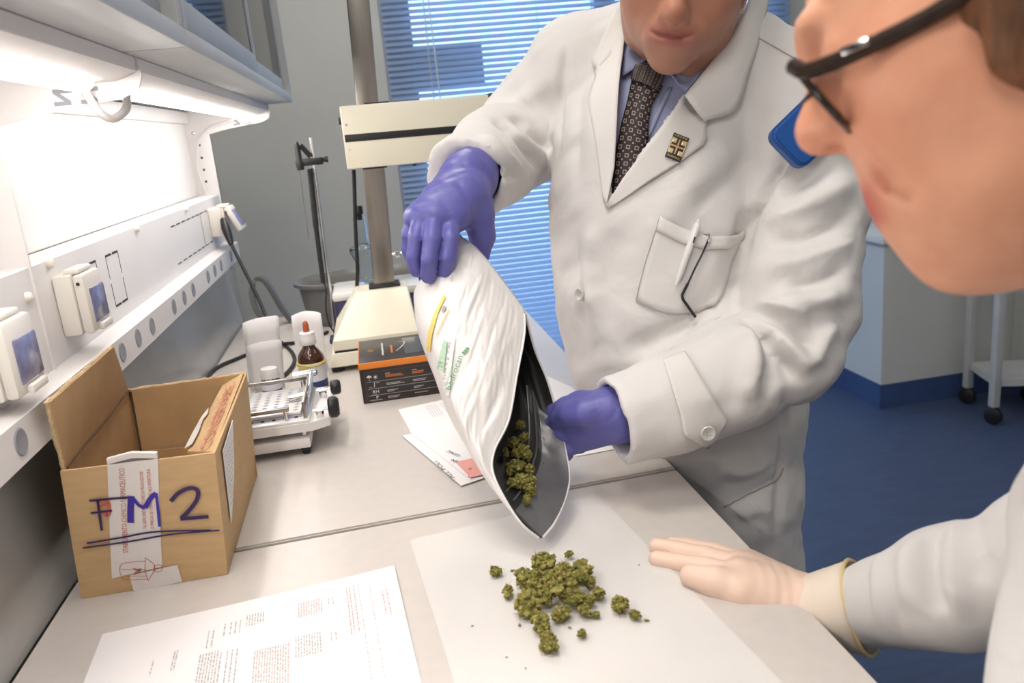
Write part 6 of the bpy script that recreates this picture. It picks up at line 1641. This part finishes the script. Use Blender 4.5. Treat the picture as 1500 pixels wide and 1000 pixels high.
def button(x, y, r, off, parent, name='button', d=None):
    p, n_ = surf_pt(x, y, off); n_ = n_+0.8*(CAM-p)/np.linalg.norm(CAM-p); n_ /= np.linalg.norm(n_)
    o = MB().lathe([(0, 0), (0, r), (0.0012, r*1.02), (0.0026, r*0.9), (0.0022, r*0.72), (0.0016, r*0.6), (0.0014, 0)], p, p+n_, n=24).build(name, M_button, parent)
    mb = MB(); s1 = np.cross(n_, (0, 0, 1)); s1 /= np.linalg.norm(s1); s2 = np.cross(n_, s1)
    for a, b_ in ((1, 1), (1, -1), (-1, 1), (-1, -1)):
        c = p+n_*0.0016+(s1*a+s2*b_)*r*0.22; mb.lathe([(0, 0), (0.0003, r*0.12)], c, c+n_, n=8)
    mb.build('button_holes', M_thread, o)
button(854, 431, 0.0085, 0.0045, man)
# cuff tab on the near sleeve
drape(bv, [(972, 529), (985, 572), (996, 608), (1001, 636), (1037, 655)], [(1004, 517), (1020, 543), (1038, 574), (1053, 598), (1064, 615)], 44, 10, 0.0040, 'cuff_tab', M_lapel, man, 0.0018, depth=1.0, smooth_pts=2)
button(1033, 631, 0.0088, 0.0062, man)
thread([(1104, 52), (1125, 64), (1150, 78), (1170, 90)], 0.0008, 0.0012)
thread([(1060, 742), (1100, 722), (1138, 702), (1147, 685)], 0.0010, 0.0015)
drape(bv, [(664, 238), (690, 231), (717, 239)], [(667, 257), (692, 258), (715, 268)], 12, 5, 0.0035, 'cuff_tab', M_lapel, man, 0.0016, depth=1.08, smooth_pts=2)
# gloves
F = Field(P(655, 330, 1.02)-0.12, P(655, 330, 1.02)+0.12, 0.0019)
wr = P(686, 262, 1.085)
kn = [P(660, 322, 1.005), P(637, 318, 0.998), P(618, 318, 1.003), P(606, 320, 1.015)]
for kp, r in zip(kn, (.0165, .0175, .0165, .014)): F.cone(wr, kp, 0.030, r, 0.012)
F.cone(wr-(kn[1]-wr)*0.5, wr, 0.034, 0.030, 0.02)
fin = [[kn[0], P(660, 350, 0.984), P(656, 378, 0.982), P(651, 399, 0.993)], [kn[1], P(633, 352, 0.976), P(629, 380, 0.975), P(627, 404, 0.987)],
       [kn[2], P(610, 348, 0.986), P(606, 374, 0.988), P(610, 396, 0.998)], [kn[3], P(599, 344, 1.012), P(598, 364, 1.018), P(604, 382, 1.028)]]
for f_, r in zip(fin, ((.0128, .0110, .0104, .0094), (.0130, .0110, .0104, .0095), (.0118, .0102, .0096, .0088), (.0104, .0092, .0086, .0078))):
    F.chain(f_, r, 0.0014)
F.chain([P(690, 285, 1.055), P(702, 318, 1.052), P(706, 345, 1.056), P(704, 372, 1.062)], [.024, .0175, .0145, .0118], 0.012)
F.cone(P(684, 290, 1.045), P(668, 312, 1.02), 0.026, 0.020, 0.02)
V, Q = F.surf(); V = relax(V, Q, 2, 0.4); N = vnormals(V, Q)
V = V+N*(0.0007*wav(V*np.array((1, 1, 2.2)), 220, 31, 5))[:, None]
link('glove', fast_mesh('glove', V, Q), M_nitrile, man)
F = Field(P(855, 615, 1.02)-0.10, P(855, 615, 1.02)+0.10, 0.0019)
wr = P(905, 606, 1.0)
kn = [P(848, 592, 1.022), P(844, 610, 1.016), P(845, 630, 1.016), P(848, 647, 1.022)]
for kp, r in zip(kn, (.0175, .018, .017, .015)): F.cone(wr, kp, 0.032, r, 0.012)
for kp, r, e in zip(kn, (.0125, .0125, .012, .0105), ((820, 598), (812, 618), (816, 640), (824, 658))):
    F.chain([kp, P(e[0]+8, e[1]-2, 1.022), P(e[0]-8, e[1]+4, 1.036), P(e[0]+6, e[1]+8, 1.060)], [r*1.12, r, r*0.95, r*0.85], 0.003)
F.chain([P(880, 600, 0.985), P(856, 604, 0.985), P(836, 606, 0.996), P(822, 610, 1.012)], [.020, .016, .0135, .0115], 0.010)
V, Q = F.surf(); V = relax(V, Q, 2, 0.4); N = vnormals(V, Q); V = V+N*(0.0008*wav(V*np.array((2.2, 1, 1)), 200, 33, 5))[:, None]
link('glove', fast_mesh('glove', V, Q), M_nitrile, man)

# enamel badge, pen and spectacles hang on the coat: things of their own
def surf_quad(pxs, off): return [surf_pt(x, y, off)[0] for x, y in pxs]
M_brass = mat('gold_enamel', (0.62, 0.52, 0.28), 0.3, metal=0.4, var=0.05); M_dkred = mat('dark_red_enamel', (0.22, 0.07, 0.05), 0.35, var=0.08)
bq = surf_quad([(971, 229), (993, 238), (1009, 207), (988, 198)], 0.0085)
ctr = sum(bq)/4; ex_ = (bq[1]-bq[0]+bq[2]-bq[3])/2; ey_ = (bq[3]-bq[0]+bq[2]-bq[1])/2
bw, bh = np.linalg.norm(ex_), np.linalg.norm(ey_); ex_ /= bw; ey_ -= ex_*(ey_@ex_); ey_ /= np.linalg.norm(ey_); nz__ = np.cross(ex_, ey_)
bd = empty('badge', tuple(ctr), 'small gold and dark red enamel badge pinned on the lapel', 'badge')
Mb = Matrix((ex_, ey_, nz__)).transposed()
def bbox(cx, cy, sx_, sy_, z, sz, mt, name): MB().box(ctr+ex_*cx*bw+ey_*cy*bh+nz__*z, (sx_*bw, sy_*bh, sz), 0.0001, M=Mb).build(name, mt, bd)
bbox(0, 0, 1, 1, -0.001, 0.0030, M_black, 'badge_plate')
for a in (-1, 1):
    for b_ in (-1, 1): bbox(a*0.29, b_*0.22, 0.26, 0.19, 0.0007, 0.0006, M_brass, 'badge_field')
bbox(0, 0.0, 0.16, 0.64, 0.0007, 0.0006, M_dkred, 'badge_cross'); bbox(0, 0, 0.86, 0.11, 0.0008, 0.0007, M_dkred, 'badge_cross'); bbox(0, 0, 0.05, 0.62, 0.0012, 0.0004, M_brass, 'badge_line'); bbox(0, 0, 0.80, 0.035, 0.0012, 0.0004, M_brass, 'badge_line')
for s in (-1, 1): bbox(0.455*s, 0, 0.05, 0.66, 0.0009, 0.0005, M_brass, 'badge_rim')
mb = MB(); write(mb, 'ORDINE', bh*0.13, ctr-ex_*bw*0.42+ey_*bh*0.375+nz__*0.0010, ex_, ey_, fit=bw*0.84); write(mb, 'FARMAC', bh*0.13, ctr-ex_*bw*0.42-ey_*bh*0.47+nz__*0.0010, ex_, ey_, fit=bw*0.84)
mb.build('badge_lettering', M_brass, bd, smooth=0, recalc=False)
pa, pn = surf_pt(1019, 322, 0.011); pb, _n = surf_pt(1003, 374, 0.011)
pen = empty('pen', tuple(pa), 'white ballpoint pen clipped in the breast pocket', 'pen'); dn = (pb-pa)/np.linalg.norm(pb-pa)
MB().lathe([(0, 0), (0, 0.0022), (0.004, 0.0024), (0.005, 0.0040), (0.008, 0.0046), (0.05, 0.0044), (0.075, 0.004), (0.09, 0.001), (0.09, 0)], pa, pb, n=16).build('barrel', M_plate, pen)
ca_ = pa+pn*0.0062+dn*0.006; MB().box((ca_+ca_+dn*0.042)/2, (0.0028, 0.0014, 0.042), 0.0004, M=Matrix((np.cross(pn, dn), pn, dn)).transposed()).build('clip', M_plate, pen)
MB().box(ca_+dn*0.022+pn*0.0008, (0.002, 0.0004, 0.008), 0.0, M=Matrix((np.cross(pn, dn), pn, dn)).transposed()).build('pen_print', M_dark, pen)
sg = empty('folded_spectacles', tuple(surf_pt(1034, 350, 0.01)[0]), 'dark spectacles hung in the pocket by one temple arm', 'spectacles')
pts = [surf_pt(x, y, 0.0115)[0] for x, y in resample(np.array([(1035, 346), (1032, 358), (1016, 392), (1000, 426), (997, 434), (999, 442), (1005, 450), (1012, 458)]), 22)]
for _ in range(12): pts = [pts[0]]+[(pts[i-1]+pts[i]*2+pts[i+1])/4 if i not in (15, 16, 17) else pts[i] for i in range(1, len(pts)-1)]+[pts[-1]]
MB().tube(spline(pts, 2), [0.0012]*26+[0.0019]*(len(spline(pts, 2))-26), 8).build('temple_arm', M_black, sg)
MB().tube([surf_pt(x, y, 0.0118)[0] for x, y in ((1034, 345), (1034, 351), (1033, 357))], 0.0022, 8).build('hinge', M_chrome, sg)
MB().tube([surf_pt(x, y, 0.006)[0] for x, y in ((1034, 346), (1022, 345), (1008, 341))], 0.0013, 8).build('front_frame', M_black, sg)

# blue plastic case held up against the man's shoulder
M_bluep = mat('blue_plastic', (0.01, 0.075, 0.30), 0.32, var=0.06)
c_ = P(1196, 184, 1.0); a_ = (CR*0.72+CU*0.70); a_ /= np.linalg.norm(a_); b2 = (CR*0.66-CU*0.75); b2 -= a_*(a_@b2); b2 /= np.linalg.norm(b2)
cpos = P(1187, 186, 1.02); nn_ = np.cross(a_, b2)
bm = bmesh.new(); pr_ = rrect(-0.048, -0.031, 0.048, 0.031, 0.013)[:-1]
f = bm.faces.new([bm.verts.new((x, y, 0.011)) for x, y in pr_]); r_ = bmesh.ops.extrude_face_region(bm, geom=[f])
for v in r_['geom']:
    if isinstance(v, bmesh.types.BMVert): v.co.z = -0.011
bmesh.ops.recalc_face_normals(bm, faces=bm.faces)
bmesh.ops.bevel(bm, geom=[e for e in bm.edges if abs(e.verts[0].co.z-e.verts[1].co.z) < 1e-6], offset=0.004, segments=3, affect='EDGES')
bmesh.ops.transform(bm, matrix=Matrix.Translation(Vector(cpos)) @ Matrix((a_, b2, nn_)).transposed().to_4x4(), verts=bm.verts)
bc = empty('plastic_case', tuple(cpos), 'rounded blue plastic case showing behind the woman\'s nose', 'case')
MB().bm(bm).build('shell', M_bluep, bc)
# ================================================================== the woman at the right
wom = empty('person', (0.78, 0.30, 0.0), 'woman with auburn hair and dark-framed spectacles leaning in from the right', 'person')
ti = math.radians(16)
ya = math.radians(28)
side = -CR*math.cos(ya)+CF*math.sin(ya)
fw = side*math.cos(ti)-CU*math.sin(ti)
WR = basis(fw, -CF*math.cos(ya)-CR*math.sin(ya))
WQ = dict(skz=0.050, fz=-0.020, fx=0.100, fw=0.066, fh=0.098, jz=-0.080, jx=0.082, jw=0.060, jh=0.046, chin=(0.080, -0.106), ck=(0.083, 0.042, -0.028), brow=(0.109, 0.022),
          eye=(0.088, 0.003), bridge=(0.108, 0.004), tip=(0.121, -0.021), ul=(0.0905, -0.066), ll=(0.0875, -0.078), smile=0.001, nr=0.052)
WO = P(1168, 205, 0.455)-WR @ np.array((0.121, 0, -0.021))
WQ['neck'] = WO+WR @ np.array((-0.060, 0, -0.145))+np.array((0.02, -0.01, -0.0))
F = Field(np.minimum(WO-0.15, WQ['neck']-0.06), np.maximum(WO+0.15, WQ['neck']+0.06), 0.0029)
head_field(F, WO, WR, WQ)
F.ell(WO+WR @ np.array((0.022, 0, -0.104)), (0.034, 0.040, 0.022), WR.T, 0.02)   # soft fold under the chin
Vh, Qh = F.surf(); Vh = relax(Vh, Qh, 2, 0.4)
nk = WQ['neck']; shc = nk+np.array((0.07, -0.01, -0.055))
cw = np.array((0.66, 0.30, 1.02)); hw = np.array((0.80, 0.27, 0.86))
shR2 = np.array((0.60, 0.47, 1.13)); shL2 = np.array((0.62, 0.13, 1.15))
wrW = P(1205, 895, 0.785); elW = P(1540, 800, 0.58); 
elW2 = elW
wrB = np.array((0.80, 0.02, 0.86)); elB = np.array((0.76, 0.02, 1.0))
F2 = Field((0.25, -0.15, 0.05), (1.05, 0.75, 1.40), 0.014)
F2.cone(nk, shc, 0.046, 0.06, 0.03); F2.cone(shc, cw, 0.08, 0.085, 0.05); F2.cone(cw, hw, 0.085, 0.09, 0.05); F2.cone(shR2, shL2, 0.04, 0.04, 0.04)
F2.chain([shR2, np.array((0.575, 0.44, 1.07)), P(1570, 815, 0.60), P(1400, 860, 0.67), wrW], [0.042, 0.036, 0.028, 0.024, 0.017], 0.02); F2.chain([shL2, elB, wrB], [0.042, 0.034, 0.024], 0.02)
ankW = [np.array((0.80, 0.40, 0.08)), np.array((0.83, 0.16, 0.08))]
for k in range(2): F2.chain([hw+np.array((0, 0.08-0.16*k, 0)), (hw+ankW[k])/2+np.array((0.0, 0.04-0.08*k, 0.03)), ankW[k]], [0.075, 0.05, 0.034], 0.03)
Vb, Qb = F2.surf()
me = fast_mesh('body', np.concatenate([Vh, Vb]), np.concatenate([Qh, Qb+len(Vh)])); SK2 = (0.72, 0.36, 0.225)
paint(me, np.concatenate([head_tint(Vh, WO, WR, WQ, SK2, (0.50, 0.085, 0.065)), np.tile(np.array(SK2), (len(Vb), 1))]))
link('body', me, M_skin2, wom)
eyes(WO, WR, WQ, wom)
for s in (-1, 1):
    pts = [WO+WR @ np.array((WQ['brow'][0]-0.014-0.014*t_, s*(0.014+0.036*t_), WQ['brow'][1]+0.010+0.004*math.sin(PI*t_))) for t_ in np.linspace(0, 1, 6)]
    MB().tube(pts, [0.0012, 0.002, 0.002, 0.002, 0.0015, 0.001], 6).build('eyebrow', M_hair2, wom)
# hair swept back from the face to the nape
F = Field(WO-0.19, WO+0.19, 0.006); L = lambda x, y, z: WO+WR @ np.array((x, y, z), float)
F.ell(L(-0.030, 0, 0.052), (0.108, 0.092, 0.105), WR.T, 0.0); F.ell(L(-0.07, 0, -0.02), (0.07, 0.075, 0.085), WR.T, 0.03); F.cone(L(-0.01, 0, 0.135), L(-0.06, 0, 0.13), 0.04, 0.045, 0.03)
F.ell(L(-0.012, 0, -0.010), (0.085, 0.096, 0.085), WR.T, 0.03)
F.cut(L(0.040, 0, -0.005), WR[:, 0]*0.97-WR[:, 2]*0.10); F.cut(L(0.02, 0, -0.064), WR[:, 0]*0.45-WR[:, 2]*0.9)
V, Q = F.surf(); V = relax(V, Q, 2); N = vnormals(V, Q); V = V+N*(0.0035*wav(V*np.array((1, 3, 1)), 120, 5))[:, None]
link('hair', fast_mesh('hair', V, Q), M_hair2, wom)
# spectacles worn by the woman
M_frameb = mat('dark_brown_acetate', (0.035, 0.022, 0.017), 0.25, var=0.3, scale=60)
M_lens = M_pane
sp = empty('spectacles', tuple(L(0.105, 0, 0.0)), 'dark rectangular spectacles worn by the woman', 'spectacles')
def rim_pt(s, a):
    yy = s*0.034+0.0235*math.copysign(abs(math.cos(a))**0.6, math.cos(a)); zz = 0.000+0.0185*math.copysign(abs(math.sin(a))**0.6, math.sin(a))
    return L(0.1005+0.38*zz+0.003*(abs(yy)/0.06)**2, yy, zz-0.014)
for s in (-1, 1):
    r_ = MB().tube([rim_pt(s, a) for a in np.linspace(0, 2*PI, 33)[:-1]], 0.0021, 8, closed=True).build('rim', M_frameb, sp)
    vs = [rim_pt(s, a) for a in np.linspace(0, 2*PI, 25)[:-1]]; mb = MB(); mb.add([sum(vs)/24]+vs, [(0, k+1, (k+1) % 24+1) for k in range(24)]); mb.build('lens', M_lens, r_, recalc=False)
    h0 = L(0.098, s*0.064, -0.009)
    arm_ = [rim_pt(s, 0.7 if s > 0 else PI-0.7), h0, L(0.05, s*0.0730, -0.010), L(0.0, s*0.083, -0.004), L(-0.02, s*0.083, -0.008), L(-0.035, s*0.079, -0.022)]
    a_ = MB().tube(spline(arm_, 5), 0.0042, 8).build('temple_arm', M_frameb, sp)
    MB().box(L(0.080, s*0.0735, -0.0095), (0.012, 0.0014, 0.004), 0.0005, M=Matrix(WR.tolist())).build('hinge_plate', M_chrome, a_)
MB().tube([rim_pt(1, PI-0.5), L(0.113, 0.0, -0.004), rim_pt(-1, 0.5)], 0.002, 8).build('bridge', M_frameb, sp)
# coat
F = Field((0.26, -0.12, 0.45), (1.08, 0.78, 1.30), 0.0075)
ex2 = np.array((0.45, 0.0, -0.2)); 
S2 = np.array((0.0, 1.0, 0.0)); T2 = np.array((0.8, 0, 0.6))
sec2 = [(shc+np.array((0.03, 0, 0.0)), .10, .075), (np.array((0.60, 0.31, 1.12)), .155, .100), (cw+np.array((0.03, 0, 0)), .155, .115), (np.array((0.77, 0.28, 0.90)), .155, .125), (np.array((0.83, 0.27, 0.70)), .165, .135), (np.array((0.84, 0.27, 0.50)), .18, .15)]
for (a, ra, rb), (c, rc, rd) in zip(sec2[:-1], sec2[1:]): F.ecap(a, c, (ra, rb), (rc, rd), S2, T2, 0.04)
F.chain([shR2, np.array((0.575, 0.44, 1.07)), P(1570, 815, 0.60), P(1400, 858, 0.67), P(1262, 888, 0.765)], [.070, .064, .052, .047, .038], 0.022)
F.chain([P(1625, 560, 0.52), P(1582, 760, 0.49), P(1548, 1040, 0.45)], [.035, .034, .036], 0.02)
F.chain([shL2, elB, wrB], [.068, .058, .045], 0.025)
F.cone(nk, WO, 0.062, 0.066, 0.01, 'sub'); F.cut((0, 0, 0.47), (0, 0, -1))
dW = P(1262, 886, 0.765)-P(1400, 852, 0.665); dW /= np.linalg.norm(dW); F.cut(P(1252, 888, 0.772), dW, 0.08)
Vw, Qw = F.surf(); Vw = relax(Vw, Qw, 2, 0.5); Nw = vnormals(Vw, Qw)
Vw = Vw+Nw*(0.0022*wav(Vw, 45, 14, 6)+0.001*wav(Vw, 100, 19, 6))[:, None]
Vw = strokes(Vw, Qw, [([(1375, 770), (1365, 820), (1372, 870), (1385, 905)], 0.008, -0.008), ([(1340, 780), (1330, 840), (1335, 900)], 0.012, 0.006), ([(1400, 760), (1392, 830), (1402, 900)], 0.010, 0.006), ([(1420, 740), (1432, 800), (1440, 860)], 0.010, -0.006), ([(1290, 800), (1285, 860), (1300, 930)], 0.008, 0.005), ([(1305, 810), (1305, 880), (1318, 935)], 0.007, -0.005)], 0.7)
wc_ = link('lab_coat', fast_mesh('lab_coat', Vw, Qw), M_coat, wom); sub(wc_, 1)
wbv = bvh_of(Vw, Qw)
# trousers, shoes
F = Field((0.62, 0.0, 0.06), (1.0, 0.56, 0.80), 0.011)
for k in range(2): F.chain([hw+np.array((0, 0.08-0.16*k, -0.1)), (hw+ankW[k])/2+np.array((0.0, 0.04-0.08*k, 0.03)), ankW[k]], [0.085, 0.065, 0.055], 0.02)
F.cut((0, 0, 0.075), (0, 0, -1)); V, Q = F.surf(); link('trousers', fast_mesh('trousers', relax(V, Q, 2), Q), M_trous, wom)
for k in range(2):
    a = ankW[k]; F = Field(a-np.array((0.24, 0.08, 0.09)), a+np.array((0.10, 0.08, 0.06)), 0.006)
    F.cone(a+(0.02, 0, -0.04), a+(-0.14, 0, -0.048), 0.036, 0.03, 0.02); F.cone(a, a+(0, 0, -0.03), 0.038, 0.042, 0.03); F.cut((0, 0, 0.002), (0, 0, -1))
    V, Q = F.surf(); link('shoe', fast_mesh('shoe', relax(V, Q, 1), Q), M_shoe, wom)
# latex glove: hand hovering flat above the sheet, thumb towards the camera
cz = P(1100, 870, 0.81)
F = Field(cz-0.145, cz+0.145, 0.0021)
wr = P(1190, 900, 0.795)
kn = [P(1082, 842, 0.825), P(1084, 828, 0.848), P(1090, 822, 0.868), P(1100, 822, 0.884)]
for kp, r in zip(kn, (.0155, .0150, .0140, .0125)): F.cone(wr, kp, 0.0270, r, 0.014)
F.cone(P(1235, 895, 0.775), wr, 0.030, 0.0275, 0.02)
fin = [[kn[0], P(1035, 831, 0.842), P(995, 824, 0.855), P(962, 818, 0.866)], [kn[1], P(1035, 814, 0.862), P(992, 805, 0.876), P(962, 799, 0.886)],
       [kn[2], P(1045, 808, 0.886), P(1010, 800, 0.900), P(985, 796, 0.908)], [kn[3], P(1062, 806, 0.906), P(1035, 800, 0.918), P(1015, 796, 0.924)]]
for f_, r in zip(fin, ((.0115, .0106, .0096, .0088), (.0112, .0104, .0096, .0086), (.0105, .0098, .009, .008), (.009, .0085, .0078, .007))): F.chain(f_, r, 0.0028)
F.chain([P(1140, 893, 0.795), P(1085, 868, 0.800), P(1048, 853, 0.808), P(1013, 843, 0.818)], [.022, .0165, .0140, .0118], 0.012)
F.cone(P(1120, 870, 0.805), P(1085, 850, 0.82), 0.020, 0.015, 0.015)
V, Q = F.surf(); V = relax(V, Q, 2, 0.4); N = vnormals(V, Q)
d_w = np.linalg.norm(V-np.asarray(P(1150, 885, 0.80)), axis=1)
V = V+N*(0.0006*np.exp(-(d_w/0.04)**2)*np.sin(((V-wr)@np.asarray(CR*0.9-CU*0.35))*520+2*wav(V, 60, 3)))[:, None]
gl_ = link('latex_glove', fast_mesh('latex_glove', V, Q), M_latex, wom)
# glove cuff with rolled edge
ax0, ax1 = P(1180, 897, 0.797), P(1262, 888, 0.765)
d, s, t, Lc = frame(ax0, ax1)
rr = [0.0305, 0.0345, 0.0375, 0.0400, 0.0425]; vs = []; n = 36
for j, r in enumerate(rr):
    for k in range(n):
        a = 2*PI*k/n; w_ = 1+0.03*math.sin(3*a+j)+0.02*math.sin(5*a-2*j)
        vs.append(ax0+d*Lc*j/(len(rr)-1)+r*w_*(math.cos(a)*s+math.sin(a)*t))
mb = MB(); mb.add(vs, [(j*n+k, j*n+(k+1) % n, (j+1)*n+(k+1) % n, (j+1)*n+k) for j in range(len(rr)-1) for k in range(n)])
co = mb.build('glove_cuff', M_latexc, wom, smooth=180); s_ = co.modifiers.new('rubber', 'SOLIDIFY'); s_.thickness = 0.0012
MB().tube([np.array(v) for v in vs[-n:]], 0.0019, 8, closed=True).build('rolled_edge', mat('yellowed_latex', (0.66, 0.52, 0.26), 0.45), wom)
